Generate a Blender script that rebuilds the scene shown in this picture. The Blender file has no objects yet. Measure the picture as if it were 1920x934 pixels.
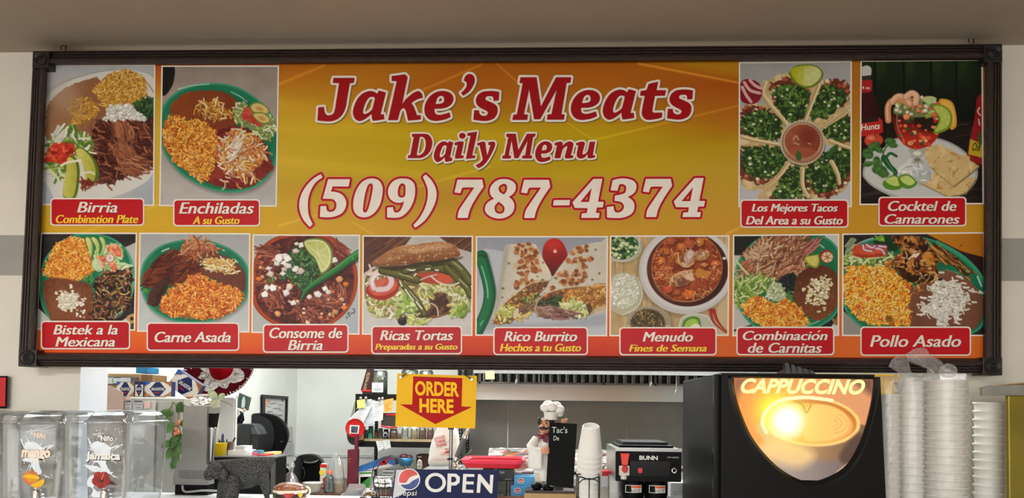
import bpy, bmesh, math, random
import numpy as np
from mathutils import Vector, Matrix, Euler
from mathutils.geometry import tessellate_polygon

SC = bpy.context.scene
COL = SC.collection
R = math.radians

# ---------------------------------------------------------------- camera
F = 1400.0                                   # focal length in pixels of the 1920 x 934 frame
PPX, PPY = 960.0,720.0                      # the photograph is the upper part of a taller frame
CAM = Vector((0.1359,-2.264,1.50))
EUL = Euler((R(91.981), R(-0.733), R(2.344)), 'XYZ')
cam_data = bpy.data.cameras.new('camera'); cam = bpy.data.objects.new('camera', cam_data); COL.objects.link(cam)
cam.location = CAM; cam.rotation_euler = EUL
cam_data.sensor_fit = 'HORIZONTAL'; cam_data.sensor_width = 36.0
cam_data.lens = F / 1920.0 * 36.0
cam_data.shift_x = 0.0
cam_data.shift_y = (PPY - 467.0) / 1920.0
cam_data.clip_start = 0.05; cam_data.clip_end = 60
SC.camera = cam

# ---------------------------------------------------------------- exposure, world, large lights
SC.view_settings.view_transform = 'Standard'; SC.view_settings.look = 'None'
SC.view_settings.exposure = 0.0; SC.view_settings.gamma = 1.0; SC.view_settings.use_curve_mapping = False
world = bpy.data.worlds.new('room_world'); SC.world = world; world.use_nodes = True
wb = world.node_tree.nodes['Background']; wb.inputs[0].default_value = (0.9,0.92,1.0,1); wb.inputs[1].default_value = 0.05

def area_light(name, loc, rot, sx, sy, watts, col=(1,1,1), spread=180):
    d = bpy.data.lights.new(name, 'AREA'); d.shape = 'RECTANGLE'; d.size = sx; d.size_y = sy; d.energy = watts; d.color = col; d.spread = R(spread)
    o = bpy.data.objects.new(name, d); COL.objects.link(o); o.location = loc; o.rotation_euler = [R(a) for a in rot]
    return o
area_light('shop_ceiling_light', (-1.5,-3.6,2.58),(0,0,0),1.2,0.6,135,(1.0,0.97,0.92))
area_light('shop_ceiling_light', (1.3,-4.2,2.58),(0,0,0),1.2,0.6,40,(1.0,0.97,0.92))
area_light('added_shop_fill_light', (-0.6,-5.9,1.7),(90,0,0),4.4,1.5,95,(1.0,0.99,0.96))  # unseen fill light added behind the camera to even the brightness of the sign
area_light('kitchen_ceiling_and_fill_light', (-0.9,2.2,2.56),(0,0,0),1.2,0.9,52,(0.95,1.0,0.97))
area_light('kitchen_ceiling_and_fill_light', (-0.4,0.5,2.56),(0,0,0),2.4,0.4,20,(0.95,1.0,0.99))  # added fill lamp, brightens the white panel and cabinet fronts near the opening
area_light('kitchen_ceiling_and_fill_light', (1.0,1.5,2.56),(0,0,0),1.2,0.6,62,(0.95,1.0,0.97))

# ---------------------------------------------------------------- helpers: pixels to points
_M = EUL.to_matrix()
def ray(px, py):
    return (_M @ Vector(((px - PPX) / F, -(py - PPY) / F, -1.0)))
def P(px, py, Y):
    d = ray(px, py); t = (Y - CAM.y) / d.y
    return CAM + d * t
def PX(px, py, X):
    d = ray(px, py); t = (X - CAM.x) / d.x
    return CAM + d * t
def PZ(px, py, Z):
    d = ray(px, py); t = (Z - CAM.z) / d.z
    return CAM + d * t
def U(Y):
    return (Y - CAM.y) / F                     # metres per photograph pixel at depth Y

# ---------------------------------------------------------------- materials
def lin(c):
    return tuple(((v / 255.0) / 12.92 if v / 255.0 <= 0.04045 else ((v / 255.0 + 0.055) / 1.055) ** 2.4) for v in c[:3])
MATS = {}
def mat(name, col=(200,200,200), rough=0.5, metal=0.0, noise=0.06, nscale=25.0, bump=0.0, bscale=80.0, spec=0.5, coat=0.0, emit=None, estr=0.0, trans=0.0, ior=1.45, alpha=1.0, stretch=None, sheen=0.0):
    if name in MATS: return MATS[name]
    m = bpy.data.materials.new(name); MATS[name] = m; m.use_nodes = True
    nt = m.node_tree; b = nt.nodes['Principled BSDF']; L = nt.links
    c = lin(col)
    b.inputs['Roughness'].default_value = rough; b.inputs['Metallic'].default_value = metal
    b.inputs['Specular IOR Level'].default_value = spec; b.inputs['Coat Weight'].default_value = coat
    b.inputs['Transmission Weight'].default_value = trans; b.inputs['IOR'].default_value = ior; b.inputs['Alpha'].default_value = alpha
    tc = nt.nodes.new('ShaderNodeTexCoord'); mp = nt.nodes.new('ShaderNodeMapping'); L.new(tc.outputs['Object'], mp.inputs[0])
    if stretch: mp.inputs['Scale'].default_value = stretch
    nz = nt.nodes.new('ShaderNodeTexNoise'); nz.inputs['Scale'].default_value = nscale; nz.inputs['Detail'].default_value = 4
    L.new(mp.outputs[0], nz.inputs['Vector'])
    rp = nt.nodes.new('ShaderNodeValToRGB')
    lo = [max(0, v * (1 - noise * 2)) for v in c]; hi = [min(1, v * (1 + noise * 2)) for v in c]
    rp.color_ramp.elements[0].position = 0.3; rp.color_ramp.elements[0].color = (*lo, 1)
    rp.color_ramp.elements[1].position = 0.7; rp.color_ramp.elements[1].color = (*hi, 1)
    L.new(nz.outputs['Fac'], rp.inputs[0]); L.new(rp.outputs[0], b.inputs['Base Color'])
    if bump:
        n2 = nt.nodes.new('ShaderNodeTexNoise'); n2.inputs['Scale'].default_value = bscale; n2.inputs['Detail'].default_value = 5; L.new(mp.outputs[0], n2.inputs['Vector'])
        bp = nt.nodes.new('ShaderNodeBump'); bp.inputs['Strength'].default_value = bump; bp.inputs['Distance'].default_value = 0.01
        L.new(n2.outputs['Fac'], bp.inputs['Height']); L.new(bp.outputs[0], b.inputs['Normal'])
    if emit: b.inputs['Emission Color'].default_value = (*lin(emit),1); b.inputs['Emission Strength'].default_value = estr
    return m
def mat_attr(name, rough=0.45, gain=1.0, spec=0.35, emit=0.0):
    """material that reads the printed colours stored on the mesh"""
    if name in MATS: return MATS[name]
    m = bpy.data.materials.new(name); MATS[name] = m; m.use_nodes = True
    nt = m.node_tree; b = nt.nodes['Principled BSDF']
    a = nt.nodes.new('ShaderNodeVertexColor'); a.layer_name = 'print'
    b.inputs['Roughness'].default_value = rough; b.inputs['Specular IOR Level'].default_value = spec
    if emit:
        b.inputs['Base Color'].default_value = (0.02,0.02,0.02,1)
        nt.links.new(a.outputs[0], b.inputs['Emission Color']); b.inputs['Emission Strength'].default_value = emit
    else: nt.links.new(a.outputs[0], b.inputs['Base Color'])
    return m
def mat_clear(name, tint=(225,228,230), gloss=0.12, rough=0.05, opac=0.0, ocol=(220,222,222), fres=0.8):
    """thin clear plastic: see-through with a film of gloss and a little haze"""
    if name in MATS: return MATS[name]
    m = bpy.data.materials.new(name); MATS[name] = m; m.use_nodes = True
    nt = m.node_tree; nt.nodes.remove(nt.nodes['Principled BSDF']); out = nt.nodes['Material Output']; L = nt.links
    tr = nt.nodes.new('ShaderNodeBsdfTransparent'); tr.inputs[0].default_value = (*lin(tint),1)
    gl = nt.nodes.new('ShaderNodeBsdfGlossy'); gl.inputs['Roughness'].default_value = rough; gl.inputs[0].default_value = (0.95,0.95,0.95,1)
    df = nt.nodes.new('ShaderNodeBsdfDiffuse'); df.inputs[0].default_value = (*lin(ocol),1)
    tc = nt.nodes.new('ShaderNodeTexCoord'); nz = nt.nodes.new('ShaderNodeTexNoise'); nz.inputs['Scale'].default_value = 60; L.new(tc.outputs['Object'], nz.inputs['Vector'])
    mm = nt.nodes.new('ShaderNodeMath'); mm.operation = 'MULTIPLY'; mm.inputs[1].default_value = opac * 2; L.new(nz.outputs['Fac'], mm.inputs[0])
    lw = nt.nodes.new('ShaderNodeLayerWeight'); lw.inputs[0].default_value = 0.35
    ad = nt.nodes.new('ShaderNodeMath'); ad.operation = 'MULTIPLY_ADD'; L.new(lw.outputs['Fresnel'], ad.inputs[0]); ad.inputs[1].default_value = fres; ad.inputs[2].default_value = gloss * 0.5
    m1 = nt.nodes.new('ShaderNodeMixShader'); L.new(mm.outputs[0], m1.inputs[0]); L.new(tr.outputs[0], m1.inputs[1]); L.new(df.outputs[0], m1.inputs[2])
    m2 = nt.nodes.new('ShaderNodeMixShader'); L.new(ad.outputs[0], m2.inputs[0]); L.new(m1.outputs[0], m2.inputs[1]); L.new(gl.outputs[0], m2.inputs[2])
    L.new(m2.outputs[0], out.inputs[0])
    return m

# ---------------------------------------------------------------- mesh builder
_txt = {}
def text_shape(s, shear=0.0, bold=0.0, ls=1.0):
    key = (s, shear, bold, ls)
    if key in _txt: return _txt[key]
    cu = bpy.data.curves.new('t', 'FONT'); cu.body = s; cu.shear = shear; cu.offset = bold; cu.resolution_u = 4; cu.fill_mode = 'FRONT'; cu.space_character = ls; cu.space_line = 0.9
    ob = bpy.data.objects.new('t', cu); COL.objects.link(ob)
    dg = bpy.context.evaluated_depsgraph_get(); me = bpy.data.meshes.new_from_object(ob.evaluated_get(dg))
    vs = [(v.co.x, v.co.y) for v in me.vertices]; fs = [tuple(p.vertices) for p in me.polygons]
    bpy.data.objects.remove(ob); bpy.data.curves.remove(cu); bpy.data.meshes.remove(me)
    if vs:
        x0 = min(v[0] for v in vs); x1 = max(v[0] for v in vs); y0 = min(v[1] for v in vs); y1 = max(v[1] for v in vs)
        vs = [((v[0] - x0) / (x1 - x0),(v[1] - y0) / (y1 - y0)) for v in vs]
    _txt[key] = (vs, fs); return _txt[key]

class MB:
    """collects shapes; build() links them as one mesh object"""
    def __init__(s):
        s.v = []; s.f = []; s.m = []; s.sm = []
    def add(s, vs, fs, m=0, smooth=False):
        o = len(s.v); s.v += [tuple(v) for v in vs]
        for f in fs: s.f.append([i + o for i in f]); s.m.append(m); s.sm.append(smooth)
        return s
    def box(s, x0, x1, y0, y1, z0, z1, m=0, taper=None):
        if taper:
            tx, ty = taper; cx, cy = (x0 + x1) / 2,(y0 + y1) / 2
            tp = [(cx + (x - cx) * tx, cy + (y - cy) * ty, z1) for x, y in ((x0, y0),(x1, y0),(x1, y1),(x0, y1))]
        else: tp = [(x0, y0, z1),(x1, y0, z1),(x1, y1, z1),(x0, y1, z1)]
        return s.add([(x0, y0, z0),(x1, y0, z0),(x1, y1, z0),(x0, y1, z0)] + tp, [(0,3,2,1),(4,5,6,7),(0,1,5,4),(1,2,6,5),(2,3,7,6),(3,0,4,7)], m)
    def rect(s, pts, m=0):
        return s.add(pts, [tuple(range(len(pts)))], m)
    def poly(s, loops, y, m=0, flip=False):
        """flat shape (outer loop and holes) in the x, z plane, facing -y"""
        if not isinstance(loops[0][0], (tuple, list)): loops = [loops]
        vv = [[Vector((p[0], p[1], 0)) for p in l] for l in loops]
        tr = tessellate_polygon(vv); flat = [p for l in loops for p in l]
        fs = []
        for t in tr:
            a, b, c = (flat[i] for i in t)
            ar = (b[0] - a[0]) * (c[1] - a[1]) - (b[1] - a[1]) * (c[0] - a[0])
            fs.append(tuple(t) if ar > 0 else tuple(reversed(t)))
        return s.add([(p[0], y, p[1]) for p in flat], fs, m)
    def prism(s, pts, y0, y1, m=0, inset=0.0, idep=0.0, smooth=False, mside=None):
        """outline in x, z pulled from y0 (front) to y1; optional front bevel"""
        n = len(pts); ar = sum(pts[i][0] * pts[(i + 1) % n][1] - pts[(i + 1) % n][0] * pts[i][1] for i in range(n))
        if ar < 0: pts = list(reversed(pts))
        mside = m if mside is None else mside
        o = [(p[0], p[1]) for p in pts]
        if inset:
            cx = sum(p[0] for p in o) / n; cz = sum(p[1] for p in o) / n
            w = max(p[0] for p in o) - min(p[0] for p in o); h = max(p[1] for p in o) - min(p[1] for p in o)
            fr = [(cx + (p[0] - cx) * (1 - 2 * inset / w), cz + (p[1] - cz) * (1 - 2 * inset / h)) for p in o]
            s.poly(fr, y0, m)
            vs = [(p[0], y0, p[1]) for p in fr] + [(p[0], y0 + idep, p[1]) for p in o]
            s.add(vs, [(i, n + i, n + (i + 1) % n, (i + 1) % n) for i in range(n)], m, smooth); ya = y0 + idep
        else:
            s.poly(o, y0, m); ya = y0
        vs = [(p[0], ya, p[1]) for p in o] + [(p[0], y1, p[1]) for p in o]
        s.add(vs, [(i, n + i, n + (i + 1) % n, (i + 1) % n) for i in range(n)], mside, smooth)
        k = len(s.f); s.poly(o, y1, mside)
        for i in range(k, len(s.f)): s.f[i] = list(reversed(s.f[i]))
        return s
    def loft(s, rings, m=0, smooth=True, cap=True):
        """closed rings of equal length"""
        n = len(rings[0]); o = [p for r in rings for p in r]; fs = []
        for k in range(len(rings) - 1):
            for i in range(n):
                a = k * n + i; b = k * n + (i + 1) % n; fs.append((a, b, b + n, a + n))
        s.add(o, fs, m, smooth)
        if cap:
            s.add(rings[0], [tuple(reversed(range(n)))], m); s.add(rings[-1], [tuple(range(n))], m)
        return s
    def lathe(s, prof, cx=0, cy=0, n=24, m=0, smooth=True, cap=True, sx=1.0, sy=1.0, rot=None, orient=None):
        rings = []
        for r, z in prof:
            rings.append([(cx + math.cos(6.28318 * i / n) * r * sx, cy + math.sin(6.28318 * i / n) * r * sy, z) for i in range(n)])
        if orient is not None: rings = [[tuple(orient @ Vector(p)) for p in r] for r in rings]
        return s.loft(rings, m, smooth, cap)
    def tube(s, pts, r, n=8, m=0, smooth=True, closed=False, flat=1.0):
        pts = [Vector(p) for p in pts]; N = len(pts); rings = []
        rr = r if isinstance(r, (list, tuple)) else [r] * N
        up = None
        for i, p in enumerate(pts):
            if closed: t = (pts[(i + 1) % N] - pts[i - 1])
            else: t = pts[min(i + 1, N - 1)] - pts[max(i - 1,0)]
            if t.length < 1e-9: t = Vector((0,0,1))
            t.normalize()
            if up is None: up = t.orthogonal().normalized()
            else:
                up = up - t * up.dot(t)
                up = up.normalized() if up.length > 1e-6 else t.orthogonal().normalized()
            w = t.cross(up)
            rings.append([tuple(p + up * math.cos(6.28318 * k / n) * rr[i] + w * math.sin(6.28318 * k / n) * rr[i] * flat) for k in range(n)])
        if closed: rings.append(rings[0]); return s.loft(rings, m, smooth, False)
        return s.loft(rings, m, smooth, True)
    def ell(s, cx, cy, cz, rx, ry, rz, n=16, k=10, m=0, orient=None, fn=None):
        rings = []
        for j in range(1, k):
            a = math.pi * j / k - math.pi / 2
            rg = []
            for i in range(n):
                t = 6.28318 * i / n
                p = Vector((math.cos(a) * math.cos(t) * rx, math.cos(a) * math.sin(t) * ry, math.sin(a) * rz))
                if fn: p = fn(p)
                if orient is not None: p = orient @ p
                rg.append((p.x + cx, p.y + cy, p.z + cz))
            rings.append(rg)
        def pole(z):
            p = Vector((0,0, z * rz))
            if fn: p = fn(p)
            if orient is not None: p = orient @ p
            return (p.x + cx, p.y + cy, p.z + cz)
        o = len(s.v); s.loft(rings, m, True, False)
        s.add([pole(-1)] + rings[0], [(0,1 + (i + 1) % n, 1 + i) for i in range(n)], m, True)
        s.add([pole(1)] + rings[-1], [(0,1 + i, 1 + (i + 1) % n) for i in range(n)], m, True)
        return s
    def grid(s, fn, nu, nv, m=0, smooth=True):
        """surface from fn(u, v) with u, v in 0..1"""
        vs = [fn(i / nu, j / nv) for j in range(nv + 1) for i in range(nu + 1)]
        fs = [(j * (nu + 1) + i, j * (nu + 1) + i + 1,(j + 1) * (nu + 1) + i + 1,(j + 1) * (nu + 1) + i) for j in range(nv) for i in range(nu)]
        return s.add(vs, fs, m, smooth)
    def text(s, t, x0, x1, z0, z1, y=0.0, m=0, shear=0.0, bold=0.0, fn=None, rot=0.0, ls=1.0):
        """lettering filling the box x0..x1, z0..z1, facing -y"""
        vs, fs = text_shape(t, shear, bold, ls)
        ca, sa = math.cos(rot), math.sin(rot); cx, cz = (x0 + x1) / 2,(z0 + z1) / 2
        out = []
        for a, b in vs:
            dx, dz = x0 + (x1 - x0) * a - cx, z0 + (z1 - z0) * b - cz
            out.append((cx + dx * ca - dz * sa, y, cz + dx * sa + dz * ca))
        if fn: out = [fn(*p) for p in out]
        return s.add(out, fs, m)
    def move(s, fn, start=0):
        s.v[start:] = [tuple(fn(Vector(v))) for v in s.v[start:]]
        return s
    def build(s, name, mats, parent=None, u=1.0, bevel=0.0, solid=0.0, sub=0, loc=None):
        me = bpy.data.meshes.new(name); me.from_pydata([(a * u, b * u, c * u) for a, b, c in s.v], [], s.f)
        if not isinstance(mats, (list, tuple)): mats = [mats]
        for k in mats: me.materials.append(k)
        me.polygons.foreach_set('material_index', s.m); me.polygons.foreach_set('use_smooth', s.sm); me.update()
        o = bpy.data.objects.new(name, me); COL.objects.link(o)
        if parent is not None: o.parent = parent
        if loc is not None: o.location = loc
        if solid: md = o.modifiers.new('thick', 'SOLIDIFY'); md.thickness = solid; md.offset = 0
        if bevel: md = o.modifiers.new('bevel', 'BEVEL'); md.width = bevel; md.segments = 2; md.limit_method = 'ANGLE'; md.angle_limit = R(40)
        if sub: md = o.modifiers.new('sub', 'SUBSURF'); md.levels = sub; md.render_levels = sub
        return o

def rr(x0, x1, z0, z1, r, n=5):
    """rounded rectangle outline"""
    o = []
    for cx, cz, a in ((x1 - r, z0 + r, -90),(x1 - r, z1 - r, 0),(x0 + r, z1 - r, 90),(x0 + r, z0 + r, 180)):
        for k in range(n + 1):
            t = R(a + 90 * k / n); o.append((cx + math.cos(t) * r, cz + math.sin(t) * r))
    return o
def circ(cx, cz, rx, rz=None, n=24, a0=0, a1=360):
    rz = rx if rz is None else rz
    full = abs(a1 - a0) >= 360
    return [(cx + math.cos(R(a0 + (a1 - a0) * k / (n if full else n - 1))) * rx, cz + math.sin(R(a0 + (a1 - a0) * k / (n if full else n - 1))) * rz) for k in range(n)]

def tag(o, label=None, cat=None, group=None, kind=None):
    if label: o['label'] = label
    if cat: o['category'] = cat
    if group: o['group'] = group
    if kind: o['kind'] = kind
    return o
class Thing:
    """an Empty at a thing's base; its parts are drawn in photograph pixels of that depth (x right, z up, y away)"""
    def __init__(s, name, label, cat, px, py, Y, group=None, rz=0.0, u=None):
        s.u = U(Y) if u is None else u; s.o = bpy.data.objects.new(name, None); COL.objects.link(s.o); s.o.empty_display_size = 0.05
        s.o.location = P(px, py, Y); s.o.rotation_euler = (0,0, R(rz)); tag(s.o, label, cat, group)
    def part(s, name, mb, mats, parent=None, label=None, **kw):
        o = mb.build(name, mats, s.o if parent is None else parent, s.u, **kw)
        if label: o['label'] = label
        return o
def structure(name, mb, mats, **kw):
    return tag(mb.build(name, mats, **kw), kind='structure')
def copy_tree(o, parent=None):
    c = o.copy(); COL.objects.link(c)
    if parent is not None: c.parent = parent
    for ch in list(o.children): copy_tree(ch, c)
    return c
def crumple(seed, amp, sc):
    rg = random.Random(seed); ph = [(rg.uniform(-1,1), rg.uniform(-1,1), rg.uniform(-1,1), rg.uniform(0,6.28)) for _ in range(14)]
    def f(x, y, z):
        d = 0
        for i, (a, b, c, p) in enumerate(ph):
            k = sc * (1 + i * 0.45); d += abs(math.sin((a * x + b * y + c * z) * k + p)) / (1 + i * 0.35)
        return (d / 3.2 - 1) * amp
    return f
# ---------------------------------------------------------------- the setting
WALLP = mat('painted_wall', (222,218,208),0.65, noise=0.02, nscale=6, bump=0.15, bscale=160)
STRIPE = mat('grey_band_paint', (158,157,152),0.6, noise=0.02, nscale=8, bump=0.12, bscale=160)
KWALL = mat('kitchen_wall_paint', (226,228,224),0.6, noise=0.02, nscale=4)
RETURN = mat('return_paint_kitchen_lit', (232,238,248),0.6, noise=0.015, nscale=6)  # wall paint with the cool kitchen light put into its colour
CEIL = mat('ceiling_paint', (164,152,138),0.8, noise=0.02, nscale=5)
FLOORM = mat('floor_tile', (150,140,128),0.5, noise=0.08, nscale=3)
ZC = 2.640
YW = 0.055                                       # front face of the dividing wall
xl = P(150,730, YW).x                           # left jamb of the wide opening
xr = P(1812,760, YW).x
zs0 = P(1900,527, YW).z; zs1 = P(1900,447, YW).z
def wall_piece(name, x0, x1, jamb):
    w = MB()
    for z0, z1, m in ((0, zs0,0),(zs0, zs1,1),(zs1, ZC, 0)):
        w.rect([(x0, YW, z0),(x1, YW, z0),(x1, YW, z1),(x0, YW, z1)], m)
    xj = x1 if jamb == 'r' else x0
    w.rect([(xj, YW, 0),(xj, YW + .15,0),(xj, YW + .15, ZC),(xj, YW, ZC)], 2)
    w.rect([(x1, YW + .15,0),(x0, YW + .15,0),(x0, YW + .15, ZC),(x1, YW + .15, ZC)], 2)
    return structure(name, w, [WALLP, STRIPE, RETURN])
wall_piece('wall_left', -3.2, xl, 'r')
wall_piece('wall_right', xr, 3.4, 'l')
structure('floor', MB().box(-3.2,3.4,-6,4.2,-0.1,0), FLOORM)
structure('ceiling', MB().box(-3.2,3.4,-6,.95, ZC, ZC + .1), CEIL)
structure('ceiling_kitchen', MB().box(-3.2,3.4,.95,4.2, ZC, ZC + .1), mat('kitchen_ceiling_paint', (236,236,232),.8, noise=.02))
YB = 3.85                                        # back wall of the kitchen
xk = P(556,780, YB).x                           # corner between kitchen side wall and back wall
structure('wall_kitchen_side', MB().box(xk - .1, xk, YW + .15, YB, 0, ZC), KWALL)
bw = MB().box(xk, 3.4, YB, YB + .1,0, ZC)
structure('wall_back', bw, KWALL)
seam = MB().box(xk, P(700,850, YB).x, YB - .008, YB, P(600,857, YB).z, P(600,852, YB).z)
structure('trim_1', seam, mat('seam_strip', (206,212,208),.4))
structure('wall_shop_side_left', MB().box(-3.3,-3.2,-6, YW, 0, ZC), WALLP)
structure('wall_shop_side_right', MB().box(3.4,3.5,-6,4.2,0, ZC), WALLP)
structure('wall_shop_back', MB().box(-3.2,3.4,-6.1,-6,0, ZC), mat('shop_back_wall', (150,140,130),.7, noise=.1, nscale=2))
# ---------------------------------------------------------------- printed dish photographs (painted as colour grids on the banner)
def vnoise(h, w, scale, rng, octaves=3):
    out = np.zeros((h, w)); amp = 1.0; tot = 0
    for o in range(octaves):
        sc = max(scale / 2 ** o, 1.0)
        gh, gw = int(h / sc) + 3, int(w / sc) + 3
        g = rng.random((gh, gw))
        yy = np.arange(h) / sc; xx = np.arange(w) / sc
        y0 = yy.astype(int); x0 = xx.astype(int)
        fy = yy - y0; fx = xx - x0
        fy = (fy * fy * (3 - 2 * fy))[:, None]; fx = (fx * fx * (3 - 2 * fx))[None, :]
        a = g[y0][:, x0]; b = g[y0][:, x0 + 1]; c = g[y0 + 1][:, x0]; d = g[y0 + 1][:, x0 + 1]
        out += amp * ((a * (1 - fx) + b * fx) * (1 - fy) + (c * (1 - fx) + d * fx) * fy)
        tot += amp; amp *= 0.5
    return out / tot

def catmull(pts, closed=True, n=6):
    """points as (x, y) smooth or (x, y, 0) sharp corner -> dense polyline"""
    N = len(pts); out = []
    P3 = [(p[0], p[1], (len(p) > 2 and p[2] == 0)) for p in pts]
    rng_ = range(N if closed else N - 1)
    for i in rng_:
        p1 = P3[i]; p2 = P3[(i + 1) % N]
        p0 = P3[(i - 1) % N] if (closed or i > 0) else p1
        p3 = P3[(i + 2) % N] if (closed or i + 2 < N) else p2
        if p1[2]: p0 = p1
        if p2[2]: p3 = p2
        if p1[2] and p2[2]:
            out.append((p1[0], p1[1])); continue
        for k in range(n):
            t = k / n; t2 = t * t; t3 = t2 * t
            f = lambda a, b, c, d: 0.5 * (2 * b + (c - a) * t + (2 * a - 5 * b + 4 * c - d) * t2 + (3 * b - a - 3 * c + d) * t3)
            out.append((f(p0[0], p1[0], p2[0], p3[0]), f(p0[1], p1[1], p2[1], p3[1])))
    if not closed: out.append((P3[-1][0], P3[-1][1]))
    return out

def C(*v):
    return np.array(v, float) / 255.0

class Canvas:
    K = 1.35
    def __init__(s, ox, oy, sc, quad, base, seed=1):
        s.ox, s.oy, s.sc, s.quad = ox, oy, sc, quad
        xs = [q[0] for q in quad]; ys = [q[1] for q in quad]
        s.x0, s.x1, s.y0, s.y1 = min(xs) - 1, max(xs) + 1, min(ys) - 1, max(ys) + 1
        s.W = int((s.x1 - s.x0) * s.K) + 2; s.H = int((s.y1 - s.y0) * s.K) + 2
        s.rng = np.random.default_rng(seed)
        s.img = np.ones((s.H, s.W, 3)) * C(*base)
        s.YY, s.XX = np.mgrid[0:s.H, 0:s.W].astype(float)
        s.f = s.K / s.sc                                    # crop units -> canvas units
    def pt(s, p):
        return ((s.ox + p[0] / s.sc - s.x0) * s.K, (s.oy + p[1] / s.sc - s.y0) * s.K)
    # masks
    def poly(s, pts, smooth=True, soft=1.0, rough=0.0, rsc=14):
        q = catmull(pts, True, 5) if smooth else pts
        q = np.array([s.pt(p) for p in q])
        pad = 3 + soft * s.f * 2 + rough * s.f * 2
        bx0 = int(max(0, q[:, 0].min() - pad)); bx1 = int(min(s.W, q[:, 0].max() + pad + 1))
        by0 = int(max(0, q[:, 1].min() - pad)); by1 = int(min(s.H, q[:, 1].max() + pad + 1))
        m = np.zeros((s.H, s.W))
        if bx1 <= bx0 or by1 <= by0: return m
        X = s.XX[by0:by1, bx0:bx1]; Y = s.YY[by0:by1, bx0:bx1]
        if rough > 0:
            r = rough * s.f * 2
            X = X + (vnoise(*X.shape, rsc * s.f, s.rng) - .5) * 2 * r
            Y = Y + (vnoise(*X.shape, rsc * s.f, s.rng) - .5) * 2 * r
        inside = np.zeros(X.shape, bool); d2 = np.full(X.shape, 1e9)
        for i in range(len(q)):
            ax, ay = q[i]; bx, by = q[(i + 1) % len(q)]
            if ay != by:
                c = ((ay > Y) != (by > Y)) & (X < (bx - ax) * (Y - ay) / (by - ay) + ax)
                inside ^= c
            ex, ey = bx - ax, by - ay
            L = ex * ex + ey * ey + 1e-9
            t = np.clip(((X - ax) * ex + (Y - ay) * ey) / L, 0,1)
            d2 = np.minimum(d2,(X - ax - t * ex) ** 2 + (Y - ay - t * ey) ** 2)
        d = np.sqrt(d2) * np.where(inside, -1,1)
        m[by0:by1, bx0:bx1] = np.clip(0.5 - d / max(soft * s.f * 2,1.0),0,1)
        return m
    def ell(s, cx, cy, rx, ry, ang=0, soft=1.0):
        x, y = s.pt((cx, cy)); a = math.radians(ang)
        dx = s.XX - x; dy = s.YY - y
        u = (dx * math.cos(a) + dy * math.sin(a)) / (rx * s.f); v = (-dx * math.sin(a) + dy * math.cos(a)) / (ry * s.f)
        r = np.sqrt(u * u + v * v)
        return np.clip(0.5 - (r - 1) * min(rx, ry) * s.f / max(soft * s.f * 2,1.0),0,1)
    # painting
    def fill(s, m, col, a=1.0):
        s.img += (np.asarray(C(*col) if not isinstance(col, np.ndarray) else col) - s.img) * (m * a)[..., None]
    def grad(s, m, c0, p0, c1, p1, a=1.0):
        ax, ay = s.pt(p0); bx, by = s.pt(p1)
        L = (bx - ax) ** 2 + (by - ay) ** 2
        t = np.clip(((s.XX - ax) * (bx - ax) + (s.YY - ay) * (by - ay)) / L, 0,1)[..., None]
        s.fill(m, C(*c0) * (1 - t) + C(*c1) * t, a)
    def tex(s, m, amp, scale, tint=(1,1,1), octaves=3):
        n = (vnoise(s.H, s.W, max(scale * s.f, 1.2), s.rng, octaves) - .5) * 2 * amp
        s.img += (n * m)[..., None] * np.array(tint)
    def mix(s, m, col, scale, lo=.5, hi=.6, a=1.0):
        """patches of another colour where a noise is high"""
        n = vnoise(s.H, s.W, max(scale * s.f, 1.2), s.rng, 3)
        s.fill(m * np.clip((n - lo) / (hi - lo),0,1), col, a)
    def stroke(s, pts, w, col, a=1.0, smooth=True, w1=None, clip=None):
        q = catmull(pts, False, 5) if smooth and len(pts) > 2 else pts
        q = [s.pt(p) for p in q]
        w1 = w if w1 is None else w1
        W0 = w * s.f / 2; W1 = w1 * s.f / 2; mw = max(W0, W1) + 2
        xs = [p[0] for p in q]; ys = [p[1] for p in q]
        bx0 = int(max(0, min(xs) - mw)); bx1 = int(min(s.W, max(xs) + mw + 1)); by0 = int(max(0, min(ys) - mw)); by1 = int(min(s.H, max(ys) + mw + 1))
        if bx1 <= bx0 or by1 <= by0: return
        X = s.XX[by0:by1, bx0:bx1]; Y = s.YY[by0:by1, bx0:bx1]
        al = np.zeros(X.shape); n = len(q) - 1
        for i in range(n):
            ax, ay = q[i]; bx, by = q[i + 1]; ex, ey = bx - ax, by - ay
            t = np.clip(((X - ax) * ex + (Y - ay) * ey) / (ex * ex + ey * ey + 1e-9),0,1)
            d = np.sqrt((X - ax - t * ex) ** 2 + (Y - ay - t * ey) ** 2)
            r = W0 + (W1 - W0) * (i + t) / n
            al = np.maximum(al, np.clip(r + .5 - d, 0,1) * np.minimum(1, r * 2))
        al *= a
        if clip is not None: al = al * clip[by0:by1, bx0:bx1]
        sub = s.img[by0:by1, bx0:bx1]
        sub += (C(*col) - sub) * al[..., None]
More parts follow.
